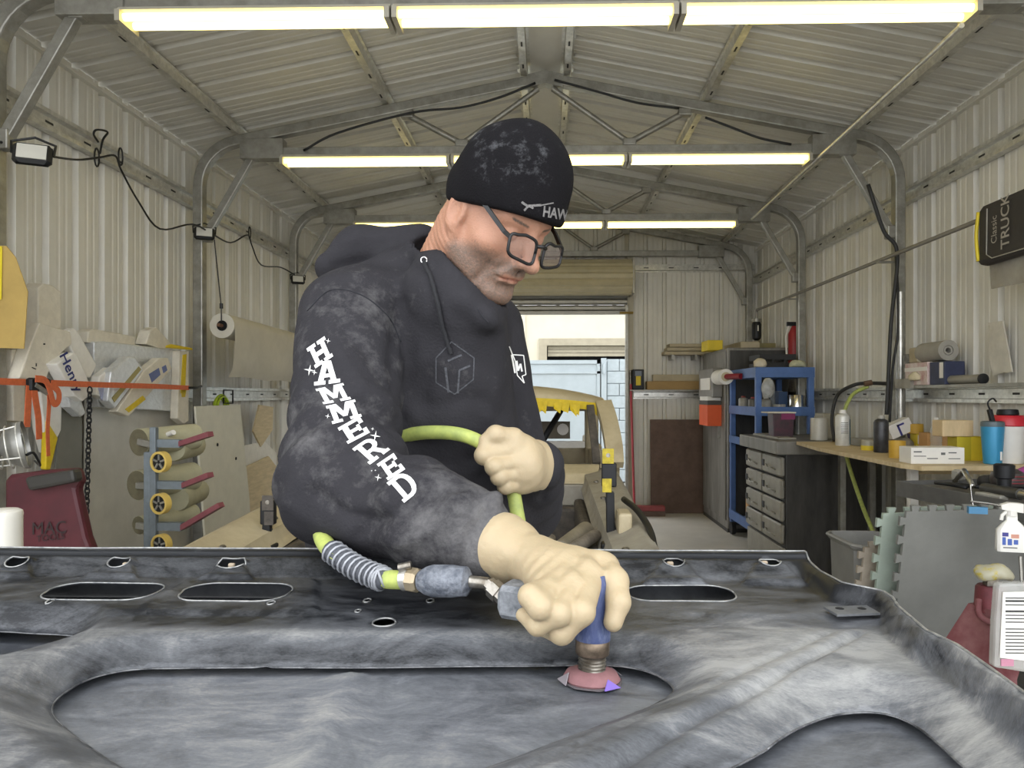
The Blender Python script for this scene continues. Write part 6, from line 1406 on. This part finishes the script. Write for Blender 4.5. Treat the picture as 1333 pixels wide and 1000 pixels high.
c = bpt(1238, 590); bt = thing('water_bottle', 'empty clear plastic water bottle on the bench', 'bottle', c+Vector((0, .16, 0))); R = .034; MB(at(c+Vector((0, .16, 0)))).lathe([(R*.9, 0), (R, .01), (R, .04), (R*.93, .05), (R, .06), (R, .12), (R*.85, .145), (R*.4, .175), (R*.4, .19)], 22).build('body', M('clear_pet', '#e6e8e4', .08, var=0, alpha=.35), bt, smooth=50); MB(at(c+Vector((0, .16, 0)))).cyl((0, 0, .19), (0, 0, .205), R*.45, 14).build('cap', m_white, bt)
c = bpt(1292, 604); tb_ = thing('blue_tumbler', 'blue insulated tumbler with black lid and straw on the bench', 'tumbler', c); s_ = size_at(c, 1); MB(at(c)).lathe([(9.5*s_, 0), (10.5*s_, 1*s_), (13.3*s_, 45*s_), (13.3*s_, 50*s_), (12.8*s_, 50.5*s_)], 28).build('cup', M('tumbler_blue', '#3d93bd', .35, .2, var=.05), tb_, smooth=40); MB(at(c)).lathe([(13.4*s_, 48*s_), (13.6*s_, 50*s_), (13.2*s_, 54*s_), (11*s_, 55*s_)], 28).build('lid', M('lid_grey', '#5c6a70', .4), tb_, smooth=40)
MB().cbox(c+Vector((.6*s_+.012, -11.4*s_, 11*s_)), (2.2*s_, .002, 11*s_)).build('logo', m_white, tb_)
MB().tube(catmull([c+Vector((0, 0, 54*s_)), c+Vector((-2*s_, 0, 66*s_)), c+Vector((-6*s_, 0, 78*s_)), c+Vector((0, 0, 84*s_)), c+Vector((8*s_, .02, 80*s_))], 5), .004, 6).build('straw', m_blk, tb_, smooth=True); MB().bar(c+Vector((0, 0, 54*s_)), c+Vector((-4*s_, 0, 70*s_)), .022, .02).build('handle_clip', m_blk, tb_, bevel=.004)
c = bpt(1322, 604)+Vector((.0, .06, 0)); bk = thing('white_bucket', 'white plastic bucket with red lid on the bench', 'bucket', c); r = .075; MB(at(c)).lathe([(r*.85, 0), (r*.9, .005), (r, .165), (r*1.03, .17), (r*1.03, .185)], 26).build('pail', m_white, bk, smooth=40); MB(at(c)).lathe([(r*1.06, .186), (r*1.1, .19), (r*1.06, .225), (r*.9, .24)], 26).build('lid', M('red_lid', '#c42a36', .4, var=.05), bk, smooth=40); MB(at(c)).lathe([(r*.62, .24), (r*.66, .245), (r*.6, .268), (r*.5, .27)], 20).build('knob', m_blk, bk, smooth=40)
bbx(1255, 1276, 603, 597, .06, 'flat black sanding pad lying between the yellow cartons and tumbler', m_blk, 'sanding_pad', 'sanding pad') if False else None
# tilted white box propped on a grey pad heap
blob('rag_heap', 'dusty grey rag heap propping the tilted white box', 'rag', tuple(bpt(1178, 583)+Vector((.02, .06, 0))), (.07, .06, .06), M('grey_rag', '#a39c8f', .9, var=.15, scale=20), 5)
c = bpt(1175, 583)+Vector((.0, .06, .125)); o = thing('tilted_box', 'tilted white box with a blue ring mark propped above the bench', 'box', c-Vector((0, 0, .05))); T = at(c, 0, -24, 0); MB(T).box((-.075, -.04, -.045), (.075, .04, .045)).build('box', m_white, o); MB(T).box((-.02, -.0415, -.045), (-.006, -.04, .03)).build('print_bar', m_bpr, o); MB(T).box((-.02, -.0415, .018), (.03, -.04, .03)).build('print_bar', m_bpr, o)
boxthing('sanding_block', 'dusty grey sanding block lying at the back of the bench', 'sanding block', (2.10, 4.70, Z), (2.34, 4.92, Z+.05), m_drw)
# black and green hoses rising from the bench, pipe outlet
hz = thing('bench_hoses', 'black and green hoses arching over the bench from the wall outlet', 'hose', PX(1110, 520, 2.2)); m_bh = M('black_hose', '#2a2a2a', .6, var=.1)
p3 = lambda x, y, X=2.3: PX(x, y, X)
MB().tube(catmull([p3(1086, 575, 2.1), p3(1083, 545, 2.1), p3(1090, 515, 2.15), p3(1110, 502, 2.2), p3(1130, 499, 2.3), p3(1168, 500, 2.42)], 6), .013, 8).build('black_hose', m_bh, hz, smooth=True)
MB().tube(catmull([p3(1098, 540, 2.1), p3(1103, 525, 2.12), p3(1112, 512, 2.18), p3(1130, 503, 2.28)], 6), .013, 8).build('green_hose', m_hose, hz, smooth=True); MB().cyl(p3(1125, 500, 2.25), p3(1135, 498, 2.3), .02, 8).build('coupler', M('rusty_fitting', '#6f5542', .5, .4), hz)
gh = thing('dropped_hose', 'yellow-green hose running down from under the bench', 'hose', PZ(1150, 760, .02)); MB().tube(catmull([P(1101, 592, 4.72), P(1110, 622, 4.6), P(1125, 665, 4.4), P(1142, 705, 4.2), P(1165, 760, 4.0), Vector((1.9, 3.9, .02))], 6), .013, 8).build('hose', m_hose, gh, smooth=True)
MB().tube(catmull([P(1090, 584, 4.75), P(1089, 610, 4.75), P(1090, 634, 4.75)], 3), .009, 6).build('pink_strap', M('faded_pink2', '#8d6f66', .7), gh) if False else None
# things on the low girt ledge
GZ = 1.465; GX = 2.44
def ledge(px): return PX(px, 515, GX).y
lg_ = thing('ledge_shelf', 'narrow grey timber ledge fixed above the low girt', 'shelf', (2.46, 4.1, 1.45)); MB().box((2.37, 3.2, GZ-.018), (2.52, 4.84, GZ)).build('board', m_galvd, lg_); MB().box((2.35, 4.60, GZ-.018), (2.37, 4.84, GZ+.045)).build('end_stop', m_drw, lg_)
y_ = ledge(1217); boxthing('parts_box', 'pink and white parts box on the ledge', 'box', (2.37, ledge(1222), GZ+.001), (2.50, ledge(1192), GZ+.145), M('pale_pink_card', '#b58a88', .6, var=.15, scale=20, c2='#d8cfc7'), parts=(('band', (2.368, ledge(1222)+.001, GZ+.09), (2.3702, ledge(1192)-.001, GZ+.115), m_white),))
boxthing('blue_white_box', 'navy and white box beside the pink box on the ledge', 'box', (2.38, ledge(1243), GZ+.001), (2.50, ledge(1223), GZ+.14), M('navy_card2', '#39405e', .6, var=.2, scale=12), parts=(('panel', (2.379, ledge(1241), GZ+.04), (2.3805, ledge(1236), GZ+.135), m_white),))
a = Vector((2.43, ledge(1237), GZ+.146+.062)); b = Vector((2.43, ledge(1205), GZ+.146+.062)); o = thing('grey_foam_roll', 'grey foam roll lying on the boxes on the ledge', 'roll', a-Vector((0, 0, .062))); m_fr = M('grey_foam', '#a39f95', .8, var=.1)
MB(frame(a, b)).lathe([(.03, 0), (.062, 0), (.062, (b-a).length), (.03, (b-a).length), (.03, 0)], 24, cap=False).build('outer', m_fr, o, smooth=40); MB(frame(a, b)).lathe([(.016, .002), (.027, .002), (.027, (b-a).length), (.016, (b-a).length), (.016, .002)], 20, cap=False).build('inner', m_fr, o, smooth=40)
o = MB(at((2.44, ledge(1200), GZ+.1465), 0, 0, 0)).prism([(-.06, -.06), (.05, -.07), (.06, .05), (-.05, .07)], 0, .1).build('beige_carton', m_beige, bevel=.01); tag(o, 'dusty beige carton behind the foam roll on the ledge', 'box')
boxthing('black_tin', 'tall black and white tin beside the post on the ledge', 'tin', (2.40, ledge(1191), GZ+.001), (2.48, ledge(1183), GZ+.21), M('black_label', '#2f2e2d', .5, var=.4, scale=25, c2='#8d8a84'))
blob('work_glove', 'crumpled cream work glove hanging over the ledge box', 'glove', (2.355, ledge(1208), GZ+.03), (.03, .06, .06), M('cream_cloth', '#cfc4a4', .9, var=.1), 8)
a = Vector((2.42, ledge(1284), GZ+.028)); b = Vector((2.42, ledge(1236), GZ+.028)); o = thing('grey_tube', 'dusty grey tube with black end lying on the ledge', 'tube', a-Vector((0, 0, .026))); MB(frame(a, b)).lathe([(.02, 0), (.026, .004), (.026, (b-a).length)], 16).build('tube', m_drw, o, smooth=40); MB(frame(a, b)).lathe([(.018, -.012), (.029, -.01), (.029, .002), (.018, .003)], 16).build('end_cap', m_blk, o, smooth=40)
# plastic sleeve hung on wall
o = thing('plastic_sleeve', 'creased pale plastic sleeve hung on the wall above the ledge', 'sleeve', PX(1303, 487, 2.5)); m_slv = M('pale_film2', '#cfc9ba', .35, var=.12, scale=12)
for pn, pix, X in (('flap', [(1286, 420), (1305, 418), (1317, 484), (1309, 486)], 2.495), ('pouch', [(1287, 424), (1300, 452), (1310, 484), (1293, 489), (1287, 465), (1288, 445)], 2.505)):
    wall_prism(pix, X, .008, 1).build(pn, m_slv, o)
# air pipe along the wall, lengthwise conduit under the roof
m_pipe = M('grey_pipe', '#8c8880', .5, .3, var=.1)
ap = thing('air_pipe', 'thin brown-grey air pipe running along the workbench wall', 'pipe', (2.3, 5.4, 2.33)); MB().cyl((2.30, 2.6, 2.33), (2.30, 7.75, 2.33), .013, 10).build('pipe', m_pipe, ap, smooth=40); MB().cyl((2.30, 7.75, 2.33), (2.30, 7.75, 2.20), .013, 10).build('drop', m_pipe, ap)
for y in (3.05, 4.9, 6.75): MB().box((2.28, y-.02, 2.31), (2.40, y+.02, 2.32)).build('clip', m_galvd, ap)
rg = thing('air_filter', 'black air filter bowl hanging at the end of the wall pipe', 'air filter', (2.3, 7.75, 2.0)); MB(at((2.3, 7.75, 2.0))).lathe([(.02, 0), (.045, .02), (.05, .05), (.05, .17), (.04, .2), (.03, .2)], 18).build('bowl', m_blk, rg, smooth=40); MB(at((2.3, 7.75, 2.0))).lathe([(.052, .2), (.052, .235)], 18).build('cap', m_galvd, rg); MB().box((2.295, 7.69, 2.10), (2.305, 7.70, 2.16)).build('label', m_white, rg)
cd_ = thing('roof_conduit', 'slim conduit rod running lengthwise under the roof by the workbench side', 'conduit', (1.78, 4.5, 3.0)); a, b = P(1252, 33, 3.0), P(979, 285, 6.6); MB().cyl(a, b, .012, 10).build('rod', m_galv, cd_, smooth=40)
bh = thing('wall_air_line', 'black air line dropping beside the second steel post', 'hose', P(1160, 560, 4.8)); MB().tube(catmull([P(1130, 240, 4.8), P(1150, 300, 4.8), P(1168, 330, 4.8), P(1160, 420, 4.8), P(1156, 500, 4.8), P(1154, 540, 4.8)], 6), .013, 8).build('line', m_bh, bh, smooth=True); MB().tube(catmull([P(1166, 330, 4.83), P(1170, 420, 4.83), P(1162, 480, 4.83), P(1158, 550, 4.83)], 6), .009, 8).build('line', m_bh, bh, smooth=True); MB().cyl(P(1172, 380, 4.83), P(1172, 560, 4.83), .016, 10).build('steel_conduit', m_galv, bh)
# fire extinguisher on the wall behind the shelf
fe = thing('fire_extinguisher', 'red fire extinguisher on the wall above the blue shelf', 'fire extinguisher', (2.42, 7.1, 1.62)); c = Vector((2.46, 7.05, PX(1038, 478, 2.46).z)); MB(at(c)).lathe([(.05, 0), (.055, .02), (.055, .33), (.03, .39), (.02, .41)], 20).build('cylinder', M('extinguisher_red', '#9e2630', .4, var=.05), fe, smooth=40); MB(at(c)).box((-.07, -.012, .41), (.03, .012, .45)).build('valve', m_blk, fe); MB().tube([c+Vector((-.05, 0, .42)), c+Vector((-.08, 0, .3)), c+Vector((-.07, 0, .1))], .01, 6).build('hose', m_white, fe)
# black mat lettered TRUCK over the pipe
tm = thing('truck_mat', 'black padded mat lettered TRUCK with yellow edging over the pipe', 'mat', (2.25, 3.2, 2.0)); m_mat = M('black_mat', '#3a3632', .8, var=.15, scale=6); xo = 2.255
y0m, y1m = 2.75, PX(1281, 300, xo).y; zt, zb = 2.37, PX(1290, 343, xo).z
sec = [(xo-.03, zb+.05), (xo-.035, zb+.02), (xo-.02, zb), (xo+.02, zb-.005), (xo+.045, zb+.02), (xo+.05, zt-.05), (xo+.045, zt-.01), (xo+.02, zt+.01), (xo-.01, zt), (xo-.03, zt-.03)]
MB().loft([[(x, y, z) for x, z in sec] for y in (y0m, y1m)]).build('pad', m_mat, tm, bevel=.01)
MB().tube(catmull([(xo-.036, y1m-.01, zb+.02), (xo-.038, y1m+.002, (zb+zt)/2), (xo-.034, y1m-.008, zt-.03)], 6), .009, 6).build('yellow_edging', M('yellow_piping', '#d8c22c', .5, var=.05), tm, smooth=True); MB().tube([(xo-.034, y1m-.08, zt-.03), (xo-.037, y1m-.08, zb+.04), (xo-.036, y1m-.12, zb+.015), (xo-.036, y0m, zb+.01)], .003, 5).build('stitch_line', m_bot, tm)
m_ltr = M('grey_letters', '#a39e93', .7, var=.1)
text_on('lettering', 'TRUCK', m_ltr, tm, (xo-.0385, (y1m-.23), (zt+zb)/2+.02), (0, 0, 1), (0, 1, 0), .088, .012, .9); text_on('lettering', 'Classic', m_ltr, tm, (xo-.0385, (y1m-.145), (zt+zb)/2), (0, 0, 1), (0, 1, 0), .062, .003, .8)
wall_prism([(1288, 343), (1360, 322), (1360, 362), (1290, 376)], xo+.03, .01, 1).build('grey_backing', m_primg, tm)
# tool tray on a stand
tr = thing('tool_tray', 'dark grey steel tool tray on a stand in front of the bench', 'tool tray', (1.95, 2.9, 0)); tz = 1.0; c0 = PZ(1168, 626, tz); c1 = PZ(1345, 657, tz); ux = (c1-c0).normalized(); vx = Vector((-ux.y, ux.x, 0)); 
if vx.x < 0: vx = -vx
Lt = (c1-c0).length+.12; Wt = .45; fT = Matrix(((ux.x, vx.x, 0, c0.x), (ux.y, vx.y, 0, c0.y), (0, 0, 1, tz), (0, 0, 0, 1))); m_try = M('tray_grey', '#6d6c69', .5, .2, var=.15, scale=10)
mb = MB(fT); mb.box((0, 0, -.03), (Lt, Wt, -.02)); mb.build('floor_plate', m_try, tr)
for lo_, hi_ in (((0, -.004, -.07), (Lt, .004, 0)), ((0, Wt-.004, -.07), (Lt, Wt+.004, 0)), ((-.004, 0, -.07), (.004, Wt, 0)), ((Lt-.004, 0, -.07), (Lt+.004, Wt, 0))): MB(fT).box(lo_, hi_).build('rim', m_try, tr, bevel=.002)
for x, y in ((.18, .2), (Lt-.06, .08), (Lt-.06, Wt-.08), (.18, Wt-.06)): MB(fT).box((x-.018, y-.018, -tz), (x+.018, y+.018, -.03)).build('leg', m_try, tr)
fR = fT.copy(); fT = fT @ Matrix.Translation((0, 0, .0355))
tray = lambda x, y, z=-.05: fT @ Vector((x, y, z))
m_chr = M('tool_chrome', '#c9c7c2', .22, .9, var=.1); m_pk = M('magenta_tool', '#a2478a', .4, var=.1)
def tool(name, label, cat, loc): return thing(name, label, cat, loc)
t = tool('socket_wrench', 'chrome wrench lying at the end of the tool tray', 'wrench', tray(.12, .18)); MB(fT).tube([(.10, .22, -.03), (.2, .18, .03), (.34, .10, -.02)], .012, 8).build('shaft', m_chr, t, smooth=True); MB(fT).bbox((.12, .22, .0), (.05, .04, .05), .008).build('head', m_bot, t)
t = tool('pliers', 'black-handled pliers lying on the tool tray', 'pliers', tray(.2, .1)); 
for s in (-1, 1): MB(fT).tube([(.10, .12, -.035), (.2, .12+s*.01, -.03), (.32, .12+s*.035, -.028)], .009, 6).build('jaw_handle', m_blk, t, smooth=True)
t = tool('palm_sander', 'black and magenta palm sander on the tool tray', 'sander', tray(.36, .25)); c = tray(.36, .25, -.052); MB(at(c)).lathe([(.075, 0), (.08, .01), (.075, .03), (.05, .035)], 24).build('pad', m_blk, t, smooth=40); MB(at(c)).lathe([(.06, .036), (.068, .06), (.06, .09), (.035, .105), (.01, .108)], 24).build('housing', M('smoke_plastic', '#57514f', .35, .2, var=.2), t, smooth=40)
for k in range(3): MB(at(c)).tube([(.0665*math.cos(q), .0665*math.sin(q), .05+.014*k) for q in np.linspace(-2.6, -.7, 9)], .0025, 5).build('red_band', M('red_band', '#9b3a42', .5), t, smooth=True)
MB().tube(catmull([c+Vector((.05, 0, .07)), c+Vector((.10, .01, .085)), c+Vector((.15, .0, .05))], 5), .032, 12).build('magenta_grip', m_pk, t, smooth=True)
t = tool('die_grinder', 'black die grinder with steel collet on the tool tray', 'grinder', tray(.5, .12)); a, b = tray(.40, .10, -.02), tray(.62, .06, -.015); MB().cyl(a, b, .022, 14).build('body', M('graphite', '#4b4a48', .4, .3, var=.1), t, smooth=40); MB().cyl(b, b+(b-a).normalized()*.08, .018, 14).build('collet', m_chr, t, smooth=40); c = tray(.50, .10, .0); MB(at(c)).lathe([(.024, -.03), (.026, .03), (.036, .035), (.038, .085), (.03, .09)], 18).build('trigger_head', m_blk, t, smooth=40)
t = tool('steel_scraper', 'flat steel scraper lying along the tray rim', 'scraper', tray(.3, .05)); MB(fT).box((.2, .03, -.054), (.44, .08, -.048)).build('blade', m_chr, t); MB(fT).box((.42, .035, -.054), (.55, .075, -.03)).build('handle', m_bot, t, bevel=.006)
t = tool('wire_hook', 'bent wire hook hanging from the tray rim', 'wire', tray(.46, -.01)); MB(fT).tube(catmull([(.45, .012, .004), (.455, -.012, .004), (.46, -.012, -.05), (.475, -.012, -.11), (.465, -.012, -.118), (.462, -.012, -.06)], 4), .003, 6).build('wire', m_chr, t, smooth=True)
blob('tray_rags', 'heap of dark rags at the back of the tool tray', 'rag', tuple(tray(.2, .36, -.054)), (.12, .06, .07), M('dark_rag', '#3f3d3b', .9, var=.3, scale=20), 9)
blob('tray_rags', 'pale crumpled cloth at the wall end of the tool tray', 'rag', tuple(tray(.62, .32, -.054)), (.09, .07, .08), M('pale_rag', '#bdb6a8', .9, var=.2, scale=20), 10)
# spray bottle hanging on the tray edge
c = P(1317, 718, 2.52); sb_ = thing('spray_bottle', 'white trigger spray bottle with blue print hung on the tray', 'spray bottle', c); k = 2.52/F
MB(at(c, 0, 0, -12)).loft([[(x*w_*k, y*w_*k*.55, z*k) for x, y in ((-15, -11), (15, -11), (18, -6), (18, 6), (15, 11), (-15, 11), (-18, 6), (-18, -6))] for z, w_ in ((0, .95), (2, 1.0), (28, .97), (36, .6), (40, .36), (48, .34))]).build('bottle', M('white_hdpe', '#e8e6df', .4, var=.03), sb_, smooth=40)
T = at(c, 0, 0, -12); MB(T).loft([[(x*k, y*k, z*k) for x, y, z in r] for r in ([(-13, -4, 54), (-13, 4, 54), (-13, 4, 60), (-13, -4, 60)], [(-4, -5, 52), (-4, 5, 52), (-4, 5, 63), (-4, -5, 63)], [(12, -5, 50), (12, 5, 50), (12, 5, 62), (12, -5, 62)])]).build('spray_head', m_white, sb_, bevel=.002); MB(T).cyl((0, 0, 46*k), (0, 0, 53*k), 6*k, 12).build('collar', m_white, sb_); MB(T).tube([(-5*k, 0, 52*k), (-11*k, 0, 46*k), (-12*k, 0, 40*k)], 2.2*k, 6).build('trigger', m_white, sb_)
for (u0, u1, v0, v1, m) in ((-13, -6, 20, 25, m_bpr), (-13, -9, 9, 19, M('blue_label', '#4a66b5', .5)), (-7, -2, 9, 17, M('blue_label', '#4a66b5', .5)), (0, 5, 10, 16, M('blue_label', '#4a66b5', .5)), (-3, 6, 18, 23, M('peach_label', '#d69a86', .5)), (-12, 4, 5, 6.4, m_gpr)): MB(T).box((u0*k, -6.3*k, v0*k), (u1*k, -6.05*k, v1*k)).build('label_print', m, sb_)
MB().tube([c+Vector((-.01, 0, 56*k)), c+Vector((-.06, .01, 60*k)), c+Vector((-.12, .04, 62*k))], .004, 6).build('hanging_wire', m_chr, sb_)
MB(T).box((-48*k, .01, 46*k), (-26*k, .03, 55*k)).build('blue_clip', M('clip_blue', '#3f7fa8', .4), sb_)
# foam puzzle mats
m_mg = M('eva_grey', '#7d7d78', .85, var=.12, scale=4); m_mgr = M('eva_green_grey', '#9aa598', .85, var=.12, scale=6)
def puzzle(x0, x1, z0, z1, n, tooth=.022):
    pts = []
    def edge(a, b, n):
        a, b = Vector(a), Vector(b); d = (b-a)/n; nn = Vector((d.y, -d.x)).normalized()*tooth
        for i in range(n):
            p = a+d*i; pts.extend([p+d*.2, p+d*.28, p+d*.2+nn, p+d*.8+nn, p+d*.72, p+d*.8][:0] or [p, p+d*.33, p+d*.25+nn, p+d*.75+nn, p+d*.67])
    edge((x0, z0), (x1, z0), n); edge((x1, z0), (x1, z1), n); edge((x1, z1), (x0, z1), n); edge((x0, z1), (x0, z0), n+4)
    return [(p.x, p.y) for p in pts]
def mat_obj(label, mat, x0, x1, z1, y, lean, rz, name='foam_floor_mat'):
    T = at((x0, y, .03)) @ rotm(0, 0, rz) @ rotm(90-lean, 0, 0); pp = puzzle(0, x1-x0, 0, z1, 9)
    o = MB(T).prism(pp, -.012, .0).build(name, mat); return tag(o, label, 'floor mat', 'foam floor mats')
mat_obj('grey interlocking foam floor mat leaning by the tool tray', m_mg, 1.32, 1.95, .95, 2.80, -9, 8); mat_obj('green-grey interlocking foam floor mat standing behind the grey one', m_mgr, 1.27, 1.88, .93, 2.87, -9, 8)
mat_obj('worn beige interlocking foam mat beside the trash bin', M('eva_beige', '#a79c8c', .85, var=.2, scale=8), 1.24, 1.80, .78, 2.93, -9, 8)
# trash bin
c = P(1130, 700, 3.05); bi = thing('trash_bin', 'grey translucent trash bin in front of the drawer cabinet', 'bin', (c.x, 3.05, 0)); m_bin = M('smoky_plastic', '#8b8a86', .4, var=.1, alpha=.93); hx_, hy_ = .115, .15
prof = [(0, .78), (.01, .8), (c.z-.03, .98), (c.z-.02, 1.05), (c.z, 1.06), (c.z, 1.0), (c.z-.03, .95), (.02, .76)]
rr = lambda k: [(c.x+hx_*k*x, 3.05+hy_*k*y) for x, y in ((-1, -.8), (-.8, -1), (.8, -1), (1, -.8), (1, .8), (.8, 1), (-.8, 1), (-1, .8))]
MB().loft([[(x, y, z) for x, y in rr(k)] for z, k in prof]).build('bin', m_bin, bi, smooth=30); MB().tube([(x, y, c.z-.008) for x, y in rr(1.06)+rr(1.06)[:1]], .008, 6).build('rim', m_bin, bi)
# low cart with jack stand and bagged sheet
lc = thing('low_cart', 'low black steel cart holding the red jack stand', 'cart', (1.6, 2.25, 0)); MB().box((1.12, 1.95, .44), (2.0, 2.55, .47)).build('top', m_cabb, lc, bevel=.005)
for x in (1.15, 1.96):
    for y in (1.98, 2.52): MB().box((x-.02, y-.02, 0), (x+.02, y+.02, .44)).build('leg', m_cabb, lc)
MB().box((1.13, 1.97, .15), (1.98, 2.53, .17)).build('lower_shelf', m_cabb, lc)
jc = Vector((P(1290, 800, 2.2).x, 2.2, .471)); jk = thing('jack_stand', 'dusty red steel jack stand beside the hood', 'jack stand', jc); m_jr = M('dusty_red', '#8c6263', .7, .1, var=.2, scale=9, c2='#6b2f35')
H_j = P(1280, 762, 2.2).z-jc.z
# four-legged pressed pyramid with arched openings
for q in range(4):
    an = q*90+20; T = at(jc, 0, 0, an); r0, r1, h = .145, .042, H_j*.82
    pts = [(-r0, -r0, 0), (-r0*.5, -r0, 0), (-r0*.26, -r0*.76, h*.36), (0, -r0*.66, h*.48), (r0*.26, -r0*.76, h*.36), (r0*.5, -r0, 0), (r0, -r0, 0), (r1, -r1, h), (-r1, -r1, h)]
    inn = [(x*.93, y*.93+.004, z) for x, y, z in pts]; mb = MB(T); n = 9; mb.add(pts+inn, [(0, 1, 2, 8), (2, 3, 8), (3, 7, 8), (3, 4, 7), (4, 5, 6, 7), (9+8, 9+2, 9+1, 9), (17, 12, 11), (17, 16, 12), (16, 13, 12), (16, 15, 14, 13)]+[(i+1, i, 9+i, 10+i) for i in range(8)]+[(0, 8, 17, 9)]); mb.build('side_panel', m_jr, jk)
MB(at(jc)).lathe([(.052, H_j*.78), (.046, H_j*.8), (.042, H_j*.98), (.036, H_j)], 20).build('collar', M('red_collar', '#7d3a41', .6, .1, var=.3), jk, smooth=40); MB(at(jc)).box((-.018, -.012, H_j*.9), (.018, .012, H_j+.02)).build('ratchet_post', m_steel, jk); MB(at(jc, 0, 0, 30)).box((-.02, -.049, H_j*.8), (.02, -.044, H_j*.96)).build('sticker', m_beige, jk); MB(at(jc, 0, 0, 30)).box((-.018, -.0505, H_j*.91), (.018, -.049, H_j*.95)).build('sticker_logo', M('blue_label', '#4a66b5', .5), jk)
hp_ = [(-.055, -.03, H_j*.9), (-.065, -.05, H_j*.78), (-.03, -.075, H_j*.72), (.03, -.075, H_j*.71), (.06, -.06, H_j*.74)]; MB(at(jc)).tube(catmull(hp_, 4), .009, 8).build('handle', m_jr, jk, smooth=True)
blob('yellow_glove_bag', 'clear and yellow bag draped on the jack stand top', 'bag', tuple(jc+Vector((0, .0, H_j+.021))), (.06, .05, .04), M('yellow_clear_film', '#b9b49c', .3, var=.3, scale=22, c2='#c4b23a', spread=(.38, .46), alpha=.8), 12)
bgc = P(1325, 870, 1.95); wb_ = thing('printed_bag', 'clear plastic bag with printed white sheet beside the jack stand', 'bag', bgc); k = 1.95/F
pts = [(-30, 0), (60, -14), (62, 112), (-24, 108), (-28, 60)]; n = 5; Tm = Matrix(((k, 0, 0, bgc.x), (0, 0, 1, bgc.y), (0, k, 0, bgc.z), (0, 0, 0, 1)))
MB(Tm).prism(pts, .0, .03).build('bag', M('clear_film_bag', '#cfcfca', .2, var=.1, alpha=.5), wb_, bevel=.008); MB(Tm).prism([(-24, 14), (58, 4), (58, 100), (-20, 98)], -.004, -.002).build('sheet', m_white, wb_)
mb = MB(Tm)
for i in range(17):
    if i in (3, 8): continue
    z = 90-i*4.4; mb.box((-17+.3*i*0, z, -.0055), (50-(i*7 % 20), z+(2.4 if i in (1, 4) else 1.2), -.0042))
mb.build('print_lines', M('print_black', '#3b3b3b', .6, var=0), wb_); MB(Tm).box((-22, 3, -.003), (-6, 12, -.001)).build('pink_mark', M('pink_mark', '#c98aa0', .5), wb_)
MB().cyl(bgc+Vector((.03, .02, .1)), bgc+Vector((.02, .02, .30)), .004, 6).build('hanger_wire', m_chr, wb_)
# ------------------------------------------------------------------ along the back wall
m_brn = M('brown_board', '#6f5a50', .75, var=.2, scale=6)
a, b = P(846, 546, 8.5), P(915, 667, 8.5); o = MB(at((a.x, 8.42, .001)) @ rotm(-3, 0, 0)).box((0, 0, 0), (b.x-a.x, .02, a.z)).build('brown_panel', m_brn, bevel=.004); tag(o, 'dull brown board leaning on the back wall', 'board')
lz = 1.47
bbk = thing('wall_ledge', 'narrow ledge on the low back-wall girt', 'shelf', (1.6, 8.5, 1.45)); MB().box((1.0, 8.40, 1.455), (2.1, 8.56, 1.468)).build('board', m_galvd, bbk)
boxthing('long_carton', 'long tan carton on the back wall ledge', 'box', (P(842, 510, 8.45).x, 8.42, lz), (P(914, 510, 8.45).x, 8.55, lz+.10), M('tan_carton', '#a88a58', .7, var=.08)); boxthing('moulding_strip', 'pale moulding strip lying on the long tan carton', 'moulding', (P(850, 505, 8.45).x, 8.44, lz+.101), (P(913, 505, 8.45).x, 8.53, lz+.18), m_beige)
bz = P(880, 462, 8.4).z; bbs = thing('timber_stack', 'pale boards stacked on brackets high on the back wall', 'boards', (1.9, 8.45, bz)); 
for i in range(3): MB().box((P(864, 455, 8.4).x+.03*i, 8.35, bz+.045*i), (P(928, 455, 8.4).x, 8.57, bz+.045*i+.038)).build('board', m_beige, bbs, bevel=.003)
for px in (875, 905): x = P(px, 460, 8.4).x; MB().box((x-.015, 8.35, bz-.06), (x+.015, 8.58, bz-.002)).build('bracket', m_galvd, bbs)
bm = thing('red_broom', 'red push broom leaning beside the rear opening', 'broom', (1.15, 8.3, 0)); a, b = P(821, 500, 8.45), P(826, 668, 8.3); MB().cyl(a, b, .014, 10).build('handle', M('broom_red', '#b03a44', .4, var=.05), bm, smooth=40); MB().cyl(P(820.5, 482, 8.46), a, .013, 10).build('grip', m_steel, bm); a = P(842, 672, 8.3); MB().box((a.x-.2, 8.2, .06), (a.x+.2, 8.3, .12)).build('head', M('broom_head', '#9a4648', .5, var=.1), bm, bevel=.01); MB().box((a.x-.2, 8.21, 0), (a.x+.2, 8.29, .06)).build('bristles', m_brn, bm)
ck = thing('tool_case', 'small black tool case with yellow label on the back wall ledge', 'tool case', P(830, 510, 8.45)); a, b = P(823, 511, 8.45), P(838, 481, 8.45); MB().box((a.x, 8.42, lz), (b.x, 8.54, b.z)).build('case', m_blk, ck, bevel=.01); MB().box((a.x+.04, 8.415, lz+.05), (b.x-.04, 8.42, lz+.17)).build('label', m_yell, ck); MB().box((a.x+.03, 8.414, b.z-.08), (b.x-.03, 8.42, b.z-.02)).build('panel', M('steel_blue', '#6b7484', .4), ck)
